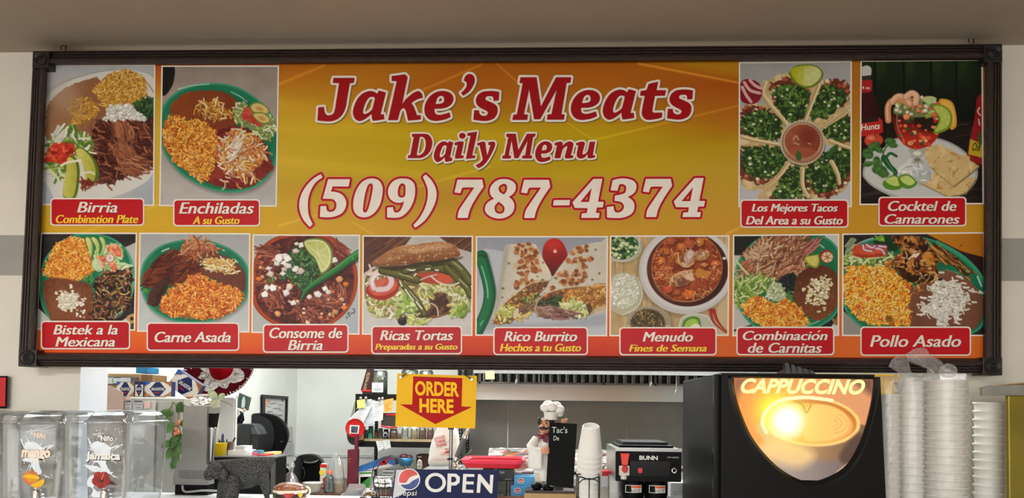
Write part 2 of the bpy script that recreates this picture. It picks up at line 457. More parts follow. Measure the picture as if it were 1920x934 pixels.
    def bits(s, m, n, L, w, cols, dark=.45, ang=None, spread=180, bend=0.0, clip=False, jit=.06, hi=.0, order=False):
        """n small grains, shreds or chopped bits scattered over a mask; a darker copy below each"""
        ys, xs = np.nonzero(m > .5)
        if len(ys) == 0: return
        idx = s.rng.integers(0, len(ys), n)
        if order: idx = np.sort(idx)
        cl = m if clip else None
        inv = 1 / s.f
        for i in idx:
            cx = (xs[i] / s.K + s.x0 - s.ox) * s.sc; cy = (ys[i] / s.K + s.y0 - s.oy) * s.sc
            l = s.rng.uniform(L[0], L[1]) / 2; ww = s.rng.uniform(w[0], w[1])
            th = math.radians((s.rng.uniform(0,360) if ang is None else ang + s.rng.uniform(-spread, spread)))
            dx, dy = math.cos(th) * l, math.sin(th) * l
            c = np.array(cols[s.rng.integers(0, len(cols))], float) * (1 + s.rng.uniform(-jit, jit))
            if bend:
                b = s.rng.uniform(-bend, bend) * l
                pts = [(cx - dx, cy - dy),(cx - dy / l * b, cy + dx / l * b),(cx + dx, cy + dy)]
            else: pts = [(cx - dx, cy - dy),(cx + dx, cy + dy)]
            if dark: s.stroke([(p[0] + ww * .35, p[1] + ww * .45) for p in pts], ww * 1.1, c * .5, dark, bool(bend), clip=cl)
            s.stroke(pts, ww, c, 1, bool(bend), clip=cl)
            if hi: s.stroke([(p[0] - ww * .15, p[1] - ww * .2) for p in pts], ww * .45, np.minimum(c * 1.35 + 20,255), hi, bool(bend), clip=cl)
    def chunks(s, m, n, r, cols, dark=.5, sides=(4,6), jit=.08, hi=.25):
        ys, xs = np.nonzero(m > .5)
        if len(ys) == 0: return
        for i in s.rng.integers(0, len(ys), n):
            cx = (xs[i] / s.K + s.x0 - s.ox) * s.sc; cy = (ys[i] / s.K + s.y0 - s.oy) * s.sc
            k = s.rng.integers(sides[0], sides[1] + 1); R = s.rng.uniform(*r); t0 = s.rng.uniform(0,6.28); asp = s.rng.uniform(.6,1)
            ps = [(cx + math.cos(t0 + 6.283 * j / k) * R * s.rng.uniform(.75,1.1), cy + math.sin(t0 + 6.283 * j / k) * R * asp * s.rng.uniform(.75,1.1)) for j in range(k)]
            c = np.array(cols[s.rng.integers(0, len(cols))], float) * (1 + s.rng.uniform(-jit, jit))
            s.lpoly([(p[0] + R * .22, p[1] + R * .28) for p in ps], c * .4, dark)
            s.lpoly(ps, c, 1)
            if hi: s.lpoly([(cx + (p[0] - cx) * .55 - R * .12, cy + (p[1] - cy) * .55 - R * .15) for p in ps], np.minimum(c * 1.2 + 12,255), hi * 2)
    def lpoly(s, ps, col, a):
        q = np.array([s.pt(p) for p in ps])
        bx0 = int(max(0, q[:, 0].min() - 2)); bx1 = int(min(s.W, q[:, 0].max() + 3)); by0 = int(max(0, q[:, 1].min() - 2)); by1 = int(min(s.H, q[:, 1].max() + 3))
        if bx1 <= bx0 or by1 <= by0: return
        X = s.XX[by0:by1, bx0:bx1]; Y = s.YY[by0:by1, bx0:bx1]
        d = np.full(X.shape, -1e9); ar = 0
        for i in range(len(q)):
            ax, ay = q[i]; bx, by = q[(i + 1) % len(q)]; ar += ax * by - bx * ay
        sg = 1 if ar > 0 else -1
        for i in range(len(q)):
            ax, ay = q[i]; bx, by = q[(i + 1) % len(q)]; L = math.hypot(bx - ax, by - ay) + 1e-9
            d = np.maximum(d, sg * ((X - ax) * (by - ay) - (Y - ay) * (bx - ax)) / L)
        al = np.clip(.5 - d, 0,1) * a
        sub = s.img[by0:by1, bx0:bx1]; sub += (np.clip(C(*col),0,1) - sub) * al[..., None]
    # food stuffs
    def rice(s, m, n, L=(14,24), w=(6,9), cols=((226,150,48),(236,164,60),(214,132,36),(242,178,84),(200,110,30)), base=(176,96,22)):
        s.fill(m, tuple(v * 1.12 for v in base)); s.tex(m, .12,22)
        s.bits(m, n, L, w, [tuple(min(255, v * 1.05 + 4) for v in q) for q in cols], .42, hi=.42)
    def beans(s, m, col=(128,72,44), speck=(92,46,28)):
        s.fill(m, col); s.tex(m, .05,60); s.tex(m, .05,9); s.mix(m, speck, 9,.6,.72,.55)
    def meat(s, m, n, cols, base, L=(26,60), w=(5,11), ang=None, spread=35, dark=.6):
        s.fill(m, base); s.tex(m, .12,40); s.tex(m, .1,12)
        s.bits(m, n, L, w, cols, dark, ang, spread, bend=.35, hi=.25)
    def greens(s, m, n, L=(16,44), w=(4,9), cols=((150,180,70),(196,214,130),(112,152,48),(222,230,170),(84,120,40)), dark=.4):
        s.bits(m, n, L, w, cols, dark, bend=.5, hi=.2)

def dish_birria():
    c = Canvas(60,100,2.746, [(88,124),(288.6,124),(286.5,383.5),(80,382)], (176,180,184),11)
    A = np.ones((c.H, c.W)); c.tex(A, .03,60)
    pl = c.poly([(70,250),(160,160),(330,100),(520,90),(640,150),(660,400),(640,600),(540,690),(380,750),(200,770),(60,700),(40,500)])
    c.fill(pl, (214,212,206)); c.tex(pl, .02,80)
    c.stroke([(80,190),(170,145),(300,105),(420,82)], 4,(150,152,156)); c.stroke([(560,110),(620,190),(650,260)], 5,(120,124,128))
    c.grad(c.poly([(600,650),(540,720),(520,790),(650,790),(650,600)]),(176,182,192),(560,650),(160,166,176),(640,780))
    c.grad(c.poly([(60,660),(110,740),(130,790),(40,790)]),(180,186,194),(60,700),(170,176,186),(120,780))
    b = c.poly([(80,280),(140,200),(240,150),(330,125),(360,160),(350,230),(400,290),(390,380),(330,420),(200,440),(110,450),(70,420)], rough=4)
    c.beans(b, (150,104,72),(120,78,54)); c.grad(b, (176,136,104),(80,280),(140,90,62),(320,330),.6)
    ch = c.poly([(190,260),(260,228),(340,262),(330,320),(270,352),(220,400),(205,330)], rough=12, soft=6)
    c.fill(ch, (190,138,54),.9); c.bits(ch, 110,(14,34),(5,8),((206,150,62),(220,170,84),(186,126,46),(150,96,50)),.35, hi=.2)
    c.grad(c.poly([(70,130),(160,110),(230,200),(270,300),(210,330),(120,260)], soft=30),(206,200,192),(100,140),(180,150,120),(240,310),.38)  # faint glare on the vinyl, painted into the print as a pale soft streak
    r = c.poly([(318,190),(350,150),(400,110),(470,88),(530,96),(575,130),(590,190),(570,240),(520,262),(440,268),(380,275),(345,240)], rough=5)
    c.rice(r, 900,(10,17),(4,6.5),((196,144,58),(210,160,76),(180,124,42),(222,176,96),(164,106,34)),(150,98,30))
    g = c.poly([(530,262),(575,232),(630,240),(640,340),(590,345),(540,310)], rough=10)
    c.fill(g, (34,58,34)); c.bits(g, 150,(12,26),(5,8),((48,84,44),(66,104,56),(30,56,30),(84,118,66)),.5)
    m = c.poly([(345,350),(420,335),(540,345),(640,345),(640,560),(590,580),(560,610),(480,640),(400,675),(340,660),(300,570),(300,430)], rough=7)
    c.fill(m, (74,34,26)); c.tex(m, .1,40)
    c.meat(m, 230,((112,56,42),(134,74,54),(90,42,32),(152,92,68),(66,28,22)),(80,38,30),(26,70),(5,10),30,50)
    for (px, py, a_) in ((470,400,40),(480,520,20),(530,580,-25)):
        e = c.ell(px, py, 68,42, a_, 4); c.fill(e, (140,76,52),.8); c.bits(e, 60,(40,100),(4,7),((176,112,76),(120,62,44),(150,88,60),(190,128,92)),.5, a_ + 40,14,.2)
    o = c.poly([(385,290),(430,270),(500,262),(550,300),(585,350),(520,340),(430,345),(390,330)], rough=6)
    c.fill(o, (206,204,198)); c.chunks(o, 90,(8,14),((236,234,228),(222,220,214),(206,204,198)),.35); c.chunks(c.ell(375,335,20,12),4,(9,14),((224,216,216),))
    v = c.poly([(80,470),(120,420),(160,390),(240,400),(300,430),(310,500),(230,520),(200,600),(150,660),(110,620),(80,560)], rough=8)
    c.fill(v, (120,140,60)); c.greens(v, 130,(30,70),(7,14),((120,160,60),(168,190,100),(214,216,190),(230,228,210),(84,122,40)))
    c.bits(c.poly([(120,400),(160,392),(170,440),(130,460)]),12,(40,70),(8,14),((222,222,206),(236,234,222)),.3,-60,20)
    t = c.poly([(70,520),(110,470),(160,458),(215,470),(225,500),(200,530),(160,572),(110,560),(68,555)], rough=6)
    c.fill(t, (206,58,40)); c.tex(t, .09,26); c.mix(t, (232,104,76),22,.55,.7); c.mix(t, (150,32,24),18,.62,.7)
    for pl2 in ([(222,492),(262,488),(320,540),(346,610),(332,664),(300,665),(280,640),(262,570),(230,530)], [(190,530),(232,548),(246,620),(226,740),(168,745),(160,700),(178,600)]):
        a = c.poly(pl2); c.fill(a, (84,110,30)); q = [(sum(p[0] for p in pl2) / len(pl2), sum(p[1] for p in pl2) / len(pl2))] * 1
        a2 = c.poly([(q[0][0] + (p[0] - q[0][0]) * .82 - 6, q[0][1] + (p[1] - q[0][1]) * .94) for p in pl2]); c.grad(a2,(216,206,110),(q[0][0] - 60, q[0][1]),(168,170,60),(q[0][0] + 50, q[0][1] + 20)); c.tex(a2,.04,20)
    c.stroke([(150,578),(190,560),(250,552)], 12,(232,230,210)); c.stroke([(250,620),(300,612),(320,622)], 10,(226,222,196)); c.stroke([(90,600),(130,640),(140,668)], 12,(216,222,180)); c.fill(c.ell(285,668,40,16,10,4),(110,40,26))
    c.bits(c.poly([(246,640),(330,664),(300,690),(250,690)]),14,(14,30),(4,8),((120,50,30),(150,70,40)))
    return c

GREEN = (24,118,84)
def plate_green(c, pts, rim=14, inner=(20,104,74), hi=(90,176,140)):
    p = c.poly(pts); c.fill(p, (60,150,118)); cx = sum(q[0] for q in pts) / len(pts); cy = sum(q[1] for q in pts) / len(pts)
    p2 = c.poly([(cx + (q[0] - cx) * (1 - rim / 400.), cy + (q[1] - cy) * (1 - rim / 400.)) for q in pts]); c.fill(p2, GREEN)
    p3 = c.poly([(cx + (q[0] - cx) * (1 - rim / 110.), cy + (q[1] - cy) * (1 - rim / 110.)) for q in pts], soft=6); c.fill(p3, inner)
    c.tex(p2,.03,90)
    return p

def dish_enchiladas():
    c = Canvas(290,100,2.746, [(305.3,125.5),(520.5,125.5),(516.5,385),(301,384)], (168,160,152),12)
    A = np.ones((c.H, c.W)); c.grad(A, (150,138,128),(300,70),(186,182,180),(300,780)); c.tex(A, .04,70)
    c.fill(c.poly([(40,60),(98,60),(102,120),(84,180),(40,215)]),(26,24,24))
    P = [(30,300),(90,215),(190,165),(310,152),(430,175),(530,235),(600,310),(640,420),(630,540),(600,620),(520,690),(400,718),(280,700),(160,640),(70,550),(25,440)]
    c.fill(c.poly([(p[0] + 4, p[1] + 14) for p in P], soft=8),(120,118,116),.7)
    plate_green(c, P)
    for q in ([(120,185),(200,165),(280,158)], [(395,200),(440,222),(475,248)]): c.stroke(q, 7,(190,226,210),.7)
    b = c.poly([(85,310),(90,255),(160,205),(270,190),(370,205),(430,260),(430,340),(400,390),(320,400),(230,350),(140,340)], rough=5)
    c.beans(b, (132,62,30),(108,46,24)); c.grad(b, (146,74,34),(120,220),(120,50,28),(380,380),.5)
    ch = c.poly([(215,270),(260,248),(340,255),(385,300),(370,330),(320,340),(260,325),(225,310)], rough=12, soft=5)
    c.bits(ch, 95,(22,52),(5,8),((210,148,60),(226,176,96),(232,204,150),(196,128,48),(150,84,40)),.4, bend=.4, hi=.3)
    e = c.poly([(320,400),(420,375),(500,400),(570,470),(600,560),(612,600),(560,640),(480,690),(380,695),(280,672),(258,660),(300,600),(310,500)], rough=5)
    c.fill(e, (122,36,30)); c.tex(e, .08,60); c.mix(e, (160,60,44),40,.5,.7,.7); c.mix(e, (84,20,20),30,.58,.7,.7)
    ec = c.poly([(310,480),(370,440),(420,400),(470,410),(550,470),(560,510),(520,580),(480,640),(420,630),(360,600),(320,540)], rough=14, soft=5)
    c.fill(ec, (206,140,60),.7); c.bits(ec, 210,(30,74),(6,10),((220,152,66),(232,178,96),(200,124,48),(236,206,160),(226,200,170),(176,80,50)),.45, bend=.5, hi=.3)
    c.bits(c.poly([(370,500),(430,440),(450,470),(410,560)]),26,(30,60),(8,13),((232,218,196),(240,230,214)),.3,-60,30)
    c.bits(e, 40,(20,40),(6,9),((226,190,160),(216,150,90),(196,110,80)),.4, bend=.4)
    r = c.poly([(50,380),(70,330),(110,322),(170,345),(240,350),(300,390),(322,430),(312,500),(300,590),(250,660),(200,630),(140,590),(80,530),(45,460)], rough=8)
    c.rice(r, 950,(12,20),(5,7.5),((212,136,44),(226,156,64),(196,112,34),(232,172,88),(176,90,30)),(160,82,20))
    g = c.poly([(410,310),(430,260),(470,255),(500,290),(590,330),(622,380),(610,420),(560,445),(500,400),(440,360)], rough=8)
    c.fill(g, (130,140,90)); c.greens(g, 110,(16,44),(6,11),((200,208,150),(226,226,200),(150,170,90),(120,140,70)))
    t = c.poly([(450,310),(480,275),(510,310),(560,350),(540,380),(480,350),(455,340)], rough=6); c.fill(t, (190,70,52)); c.tex(t, .1,20)
    for q in ([(490,265),(530,250),(580,275),(592,310),(550,315),(500,300)], [(500,310),(560,305),(600,345),(570,365),(530,350)]):
        a = c.poly(q); c.fill(a, (110,130,50)); x = sum(p[0] for p in q) / len(q); y = sum(p[1] for p in q) / len(q)
        c.fill(c.poly([(x + (p[0] - x) * .84, y + (p[1] - y) * .8) for p in q]),(214,190,116)); c.fill(c.ell(x, y, 20,10,20),(196,150,84))
    return c

def dish_tacos():
    c = Canvas(1370,100,2.746, [(1388,119),(1594.5,117),(1594.5,386),(1387,386)], (166,164,166),13)
    A = np.ones((c.H, c.W)); c.grad(A, (158,158,158),(50,60),(196,196,204),(300,780)); c.tex(A, .02,60)
    shells = ([(165,190),(220,120),(320,100),(450,130),(465,200),(400,330),(330,350),(270,340),(190,260)], [(430,170),(520,140),(600,160),(620,260),(560,340),(470,385),(400,330)],
              [(440,400),(560,330),(630,300),(640,500),(500,470)], [(50,290),(150,260),(270,330),(270,440),(160,450),(50,430)], [(50,440),(150,460),(260,480),(300,570),(200,690),(80,700),(40,620)],
              [(300,560),(390,580),(420,680),(400,760),(150,760),(180,690)], [(380,580),(480,560),(610,640),(560,720),(440,760),(370,690)])
    for i, q in enumerate(shells):
        m = c.poly(q, rough=5); c.fill(m, (196,170,122)); c.tex(m, .06,40); c.mix(m, (222,200,156),40,.5,.7)
    fill = ([(220,190),(300,160),(390,180),(400,250),(380,330),(320,345),(270,320),(230,250)], [(430,220),(500,170),(580,190),(570,270),(480,330),(410,320)], [(480,380),(600,330),(630,400),(620,450),(500,440)],
            [(70,330),(140,290),(250,330),(260,380),(230,440),(120,430),(60,400)], [(60,500),(140,480),(250,490),(290,560),(220,640),(130,640),(70,600)], [(290,600),(370,580),(400,680),(380,740),(220,740),(240,690)],
            [(400,580),(470,520),(600,480),(620,580),(560,660),(470,720),(400,650)])
    for i, q in enumerate(fill):
        m = c.poly(q, rough=10)
        cx = sum(p[0] for p in q) / len(q); cy = sum(p[1] for p in q) / len(q)
        out = c.poly([(370 + (p[0] - 370) * 1.12,455 + (p[1] - 455) * 1.12) for p in q], rough=10); c.fill(out, (110,52,38)); c.chunks(out, 50,(10,18),((136,62,44),(160,84,60),(96,42,32),(180,110,84),(206,190,160)),.5)
        c.fill(m, (40,62,30)); c.bits(m, 150,(10,26),(6,11),((58,92,38),(82,118,50),(40,70,28),(106,138,66),(34,54,26)),.5, bend=.4, hi=.25)
        c.chunks(m, 9,(7,12),((202,206,170),(176,190,140)),.4)
    for q in ([(180,150),(165,200),(200,260),(270,340),(290,370)], [(455,160),(420,250),(385,340)], [(610,290),(540,340),(465,385)], [(60,430),(140,450),(250,470)], [(300,560),(240,640),(170,690)], [(370,590),(370,680),(400,740)], [(520,560),(550,620),(560,670)], [(510,450),(560,470),(620,490)]):
        c.stroke(q, 26,(206,182,134), w1=18); c.stroke([(p[0] + 6, p[1] - 2) for p in q], 6,(236,218,180)); c.stroke([(p[0] - 8, p[1] + 6) for p in q], 5,(150,120,76),.7)
    c.fill(c.ell(372,468,118,118),(60,40,26),.35)
    c.fill(c.ell(370,460,115,115),(196,184,156)); c.fill(c.ell(370,460,107,107),(150,110,86)); c.fill(c.ell(370,456,98,97),(190,170,146)); b = c.ell(370,452,92,86); c.grad(b, (166,92,62),(300,380),(136,62,42),(440,530)); c.tex(b, .05,40)
    c.fill(c.ell(400,425,50,46,0,20),(120,48,34),.7); c.fill(c.ell(372,520,84,34,0,8),(176,96,66),.6)
    for q in ([(322,445),(336,425),(350,445)], [(325,460),(350,470)], [(398,462),(412,468)]): c.stroke(q, 5,(216,200,176),.8)
    c.fill(c.poly([(335,525),(345,500),(365,525),(360,550),(340,548)]),(64,100,44)); c.stroke([(500,530),(520,500),(545,480)], 22,(54,100,52))
    for k in range(40):
        a = 6.283 * k / 40; c.stroke([(370 + 100 * math.cos(a),460 + 100 * math.sin(a)),(370 + 114 * math.cos(a),460 + 114 * math.sin(a))], 3,(226,216,190),.5)
    lm = c.poly([(302,95),(340,62),(420,58),(470,85),(476,120),(440,165),(385,180),(330,155),(305,120)]); c.fill(lm, (110,128,36)); l2 = c.poly([(308,92),(345,68),(418,64),(462,88),(462,122),(425,160),(385,168),(340,148)]); c.grad(l2,(176,178,30),(320,90),(214,214,140),(440,120)); c.fill(c.poly([(385,80),(462,92),(455,135),(400,165)]),(206,212,150),.7); c.tex(l2,.05,14); c.stroke([(382,70),(384,165)], 4,(226,226,180),.7)
    rd = c.poly([(52,150),(90,132),(140,150),(162,190),(150,240),(110,262),(60,250),(50,215)]); c.fill(rd, (130,26,34)); c.tex(rd, .06,30)
    for q in ([(70,150),(100,190),(150,205)], [(60,175),(80,215),(105,250)], [(100,140),(125,165),(155,180)]): c.stroke(q, 16,(226,190,190),.9)
    return c

def dish_cocktel():
    c = Canvas(1600,100,2.746, [(1616,116),(1840,114),(1842,380.5),(1614,382)], (18,24,18),14)
    A = np.ones((c.H, c.W)); c.grad(A, (30,46,26),(300,40),(14,18,14),(300,330))
    for x in (110,260,400,530): c.grad(c.poly([(x + 8,40,0),(x + 60,40,0),(x + 50,200,0),(x + 8,200,0)], soft=10),(52,74,34),(x, 40),(18,26,16),(x, 200),.6); c.stroke([(x, 40),(x + 2,330)], 7,(8,10,8))
    w = c.poly([(30,380,0),(670,340,0),(670,790,0),(30,790,0)]); c.fill(w, (30,24,20)); c.bits(w, 70,(80,200),(3,7),((46,36,30),(20,16,14),(60,48,40)),0,-6,4)
    p = c.poly([(48,610),(70,530),(130,470),(230,435),(360,425),(480,450),(580,510),(640,600),(620,680),(540,740),(420,770),(250,755),(120,700),(60,650)]); c.fill(p, (168,172,172)); c.fill(c.poly([(58,610),(80,535),(140,478),(235,443),(360,434),(475,458),(570,515),(628,600),(605,675),(535,728),(420,756),(255,742),(125,690),(68,645)]),(202,204,202))
    bt = c.poly([(44,205),(100,200),(128,270),(160,330),(165,480),(60,490),(44,490)]); c.grad(bt, (60,18,20),(60,300),(30,10,12),(160,350)); c.fill(c.poly([(44,70,0),(70,62),(92,76),(92,112,0),(44,118,0)]),(206,204,200)); c.fill(c.poly([(44,118,0),(88,114,0),(92,140,0),(44,146,0)]),(60,50,46)); c.fill(c.poly([(44,140,0),(96,136,0),(98,190,0),(80,200,0),(44,204,0)]),(176,36,38))
    c.fill(c.poly([(40,345),(130,330,0),(150,345,0),(154,405,0),(110,425),(44,428,0)]),(190,40,40)); c.fill(c.poly([(44,338,0),(128,328,0),(130,348,0),(44,360,0)]),(40,30,26))
    tm = c.ell(105,448,48,34,-5); c.fill(tm, (206,70,48)); c.fill(c.ell(90,436,18,10,0,6),(240,140,110)); c.stroke([(110,418),(118,432)], 6,(70,100,40))
    bt = c.poly([(655,210),(636,230,0),(625,330),(605,420),(590,500),(590,545),(670,580,0),(670,210,0)]); c.fill(bt, (150,30,34)); c.fill(c.poly([(602,440,0),(670,470,0),(670,540,0),(592,520,0)]),(196,166,40)); c.stroke([(650,280),(640,300),(655,320)], 6,(236,220,200)); c.stroke([(645,340),(650,370)], 6,(236,220,200)); c.fill(c.poly([(640,420),(650,400),(662,450),(650,480)]),(60,90,40))
    for cx, cy, q in ((520,590, [(385,570,0),(505,498,0),(650,580,0),(515,684,0)]),(480,690, [(335,660,0),(440,610,0),(632,640,0),(580,720,0),(490,738,0)]),(470,510, [(360,560,0),(375,490,0),(440,465,0),(540,520,0),(450,600,0)])):
        pass
    for q in ([(370,560,0),(372,490,0),(440,465,0),(545,520,0),(600,530,0),(598,600,0),(450,610,0)], [(335,662,0),(420,612,0),(632,642,0),(580,720,0),(490,738,0)], [(385,575,0),(505,498,0),(650,580,0),(515,684,0)]):
        c.fill(c.poly([(x + 4, y + 8) for x, y, z in q], False, soft=3),(120,100,70),.8); m = c.poly(q, True); c.fill(m, (214,184,128)); c.tex(m, .03,30); c.mix(m, (180,134,74),20,.62,.74,.8); c.mix(m, (232,208,160),30,.55,.7,.7)
    st = c.poly([(305,540),(370,540),(395,600),(390,650),(330,672),(260,660),(230,600),(260,570)], soft=3); c.grad(st, (232,234,232),(240,560),(176,182,182),(390,650)); c.bits(st, 25,(20,50),(4,8),((250,250,250),(160,170,170)),0); c.fill(c.poly([(290,490),(370,488),(366,520),(345,540),(365,565),(300,565),(318,540),(296,520)]),(176,176,164)); c.fill(c.ell(328,515,22,12,0,3),(232,232,224)); c.fill(c.ell(330,548,16,8,0,3),(120,120,110))
    b = c.poly([(205,300),(208,370),(235,440),(285,485),(340,492),(400,470),(440,420),(456,350),(455,300),(330,270)]); c.grad(b, (46,24,18),(320,300),(186,44,30),(320,440)); c.fill(c.poly([(320,330),(450,310),(440,400),(340,390)], soft=8),(28,30,20),.85); c.chunks(b, 60,(8,18),((206,70,46),(226,120,80),(150,40,28),(216,170,120),(60,80,40)),.3); c.stroke([(225,320),(228,380),(260,450)], 8,(240,180,160),.45)
    tp = c.poly([(210,310),(235,250),(320,225),(400,230),(450,270),(455,310),(330,330)]); c.fill(tp, (120,130,80)); c.chunks(tp, 60,(10,20),((206,214,160),(150,176,80),(226,130,96),(230,226,200),(60,84,40),(206,90,66)),.4)
    for q, cc in (([(180,345),(178,280),(200,245),(250,240),(280,260)], (222,150,104)),([(200,250),(230,222),(270,232),(290,260)], (232,176,132)),([(270,225),(300,205),(325,220),(320,255)], (236,184,144))):
        c.stroke(q, 34, tuple(v * .7 for v in cc)); c.stroke(q, 28, cc); c.stroke([(x - 3, y - 4) for x, y in q], 9,(246,214,184),.7)
    c.fill(c.poly([(360,230),(400,220),(430,235),(400,260),(365,250)]),(190,206,140))
    o = c.poly([(440,245),(480,236),(515,260),(532,330),(528,380),(500,392),(490,340)]); c.fill(o, (220,160,60)); c.fill(c.poly([(450,255),(482,246),(508,268),(522,330),(512,376)]),(236,186,90)); l = c.poly([(405,275),(440,262),(490,285),(510,330),(495,385),(440,412),(412,405),(440,340)]); c.fill(l, (124,150,40)); l2 = c.poly([(415,280),(442,270),(484,292),(500,330),(486,376),(440,400),(422,398),(450,340)]); c.fill(l2,(186,202,96)); c.tex(l2,.06,14)
    for (x, y, rx, ry, a) in ((75,520,30,24,20),(105,480,36,22,-30),(190,455,30,20,10),(75,570,30,14,-10),(205,475,24,12,0),(130,495,26,16,30),(135,600,40,26,10),(120,560,20,30,0),(70,505,20,14,0),(155,620,30,20,10)): e = c.ell(x, y, rx, ry, a, 3); c.fill(e, (60,104,50)); c.tex(e, .1,14); c.fill(c.ell(x - 5, y - 4, rx * .5, ry * .4, a, 5),(96,140,72),.7)
    c.stroke([(150,640),(145,560),(160,500),(180,470)], 8,(70,110,56)); c.stroke([(160,540),(185,580),(215,610),(212,640)], 34,(30,84,44), w1=16); c.stroke([(165,540),(190,515),(222,530)], 14,(40,96,50)); c.stroke([(168,548),(195,590),(216,616)], 7,(110,166,110),.6)
    for q, q2 in (([(152,665),(200,628),(235,640),(250,690),(210,704),(165,695)], [(165,655),(205,634),(230,644),(238,680),(200,680)]),([(230,640),(280,622),(330,668),(290,697),(245,685)], [(240,645),(280,630),(318,664),(280,680)])): c.fill(c.poly(q),(90,140,44)); m = c.poly(q2); c.fill(m, (196,216,120)); c.tex(m, .06,16)
    for (t, x0, y0, x1, y1) in (): pass
    return c

def dish_bistek():
    c = Canvas(60,430,3.89, [(78.5,439),(254.5,439),(250.7,617.5),(70.3,615.5)], (44,40,40),15)
    A = np.ones((c.H, c.W)); c.tex(A, .05,40)
    c.fill(c.poly([(640,150,0),(790,80,0),(790,300,0),(700,300,0)]),(190,188,186)); c.fill(c.poly([(30,560,0),(160,680,0),(160,760,0),(30,760,0)]),(190,196,192)); c.fill(c.poly([(600,700,0),(700,640,0),(740,720,0),(700,760,0)]),(206,206,200))
    e = c.poly([(690,640),(740,615),(760,640),(750,690),(710,690)]); c.fill(e, (196,150,96)); c.fill(c.ell(728,652,13,14),(40,30,26)); c.fill(c.poly([(720,690,0),(760,680,0),(760,740,0),(715,740,0)]),(60,66,64))
    P = [(62,330),(90,220),(180,110),(310,40),(460,30),(600,70),(700,160),(748,290),(745,430),(690,570),(610,660),(480,720),(330,720),(190,700),(100,620),(58,500)]
    plate_green(c, P, 14,(30,124,86)); c.fill(c.poly([(690,150),(748,290),(745,430),(690,570),(720,430),(722,290)], soft=4),(120,190,160),.55)
    r = c.poly([(100,340),(85,290),(125,200),(170,120),(250,70),(320,55),(380,75),(410,150),(440,220),(445,300),(420,340),(330,375),(230,360)], rough=10)
    c.rice(r, 760,(17,28),(7,10.5),((232,148,52),(240,168,76),(222,128,38),(246,184,100),(200,104,30)),(176,86,20))
    b = c.poly([(80,420),(100,370),(190,355),(330,375),(420,400),(448,470),(450,600),(420,670),(300,720),(160,690),(120,600),(85,500)], rough=5)
    c.beans(b, (122,68,42),(84,42,28)); c.fill(c.ell(260,560,150,120,0,40),(146,92,60),.5)
    k = c.poly([(185,500),(220,455),(280,450),(335,490),(340,540),(290,590),(230,590),(195,550)], rough=16, soft=5); c.fill(k, (206,196,172)); c.chunks(k, 130,(6,13),((228,222,202),(214,206,184),(238,234,218)),.25)
    for (x, y, n) in ((285,415,5),(360,545,6),(375,600,6),(325,622,4),(375,512,3),(370,640,2),(180,465,4)): c.chunks(c.ell(x, y, 18,13), n, (8,13),((226,218,196),(236,230,212)),.35)
    m = c.poly([(450,380),(520,340),(520,280),(570,270),(620,300),(700,270),(728,330),(720,450),(700,560),(640,620),(580,680),(430,690),(440,600),(460,500)], rough=10)
    c.fill(m, (38,24,20)); c.meat(m, 200,((74,42,32),(96,58,42),(50,28,22),(120,76,52),(38,22,18)),(46,28,24),(26,60),(9,18), None, 180); c.bits(m, 46,(30,70),(7,12),((170,140,84),(150,116,60),(196,170,110),(120,104,50)),.4, bend=.4); c.chunks(m, 22,(12,20),((120,64,44),(150,90,60)),.5); c.bits(m, 50,(6,14),(3,5),((226,216,206),),0)
    for q in ([(385,62),(425,60),(450,110),(445,190),(428,198),(410,140)], [(425,58),(470,62),(500,110),(498,170),(462,185),(470,130)], [(488,56),(525,60),(546,110),(540,170),(505,190),(516,120)]):
        c.fill(c.poly(q),(92,124,46)); x = sum(p[0] for p in q) / 6; y = sum(p[1] for p in q) / 6; m2 = c.poly([(x + (p[0] - x) * .74 - 4, y + (p[1] - y) * .92) for p in q]); c.grad(m2,(222,224,160),(x - 30, y),(160,184,84),(x + 40, y))
    s = c.poly([(440,210),(500,170),(560,110),(620,105),(662,160),(640,230),(740,265),(640,290),(560,300),(460,290)], rough=8); c.fill(s, (150,190,140)); c.greens(s, 50,(24,60),(9,16),((190,220,150),(226,232,196),(150,196,110)))
    for q in ([(545,150),(570,108),(620,112),(660,160),(655,200),(600,190)], [(475,210),(520,190),(540,230),(520,290),(490,270)], [(560,240),(610,245),(620,290),(585,305)]): m2 = c.poly(q); c.fill(m2,(222,120,84)); c.tex(m2,.08,20); c.mix(m2,(240,178,140),20,.5,.65); c.chunks(m2,5,(10,18),((236,150,110),(226,104,76)),.3)
    c.fill(c.ell(568,210,32,32),(206,90,96)); c.fill(c.ell(568,210,28,28),(240,232,226)); [c.stroke([(568,210),(568 + 26 * math.cos(t),210 + 26 * math.sin(t))], 3,(190,110,110),.8) for t in np.arange(0,6.28,.9)]
    c.fill(c.ell(478,262,36,50,-20),(214,230,190),.75); c.fill(c.poly([(640,240,0),(745,262,0),(730,278,0),(640,255,0)]),(200,224,190),.9); c.stroke([(600,640),(650,600)], 10,(180,220,200),.7)
    c.greens(c.poly([(370,350),(440,335),(440,380),(390,375)]),16,(16,30),(7,12),((50,120,60),(84,150,70)))
    return c

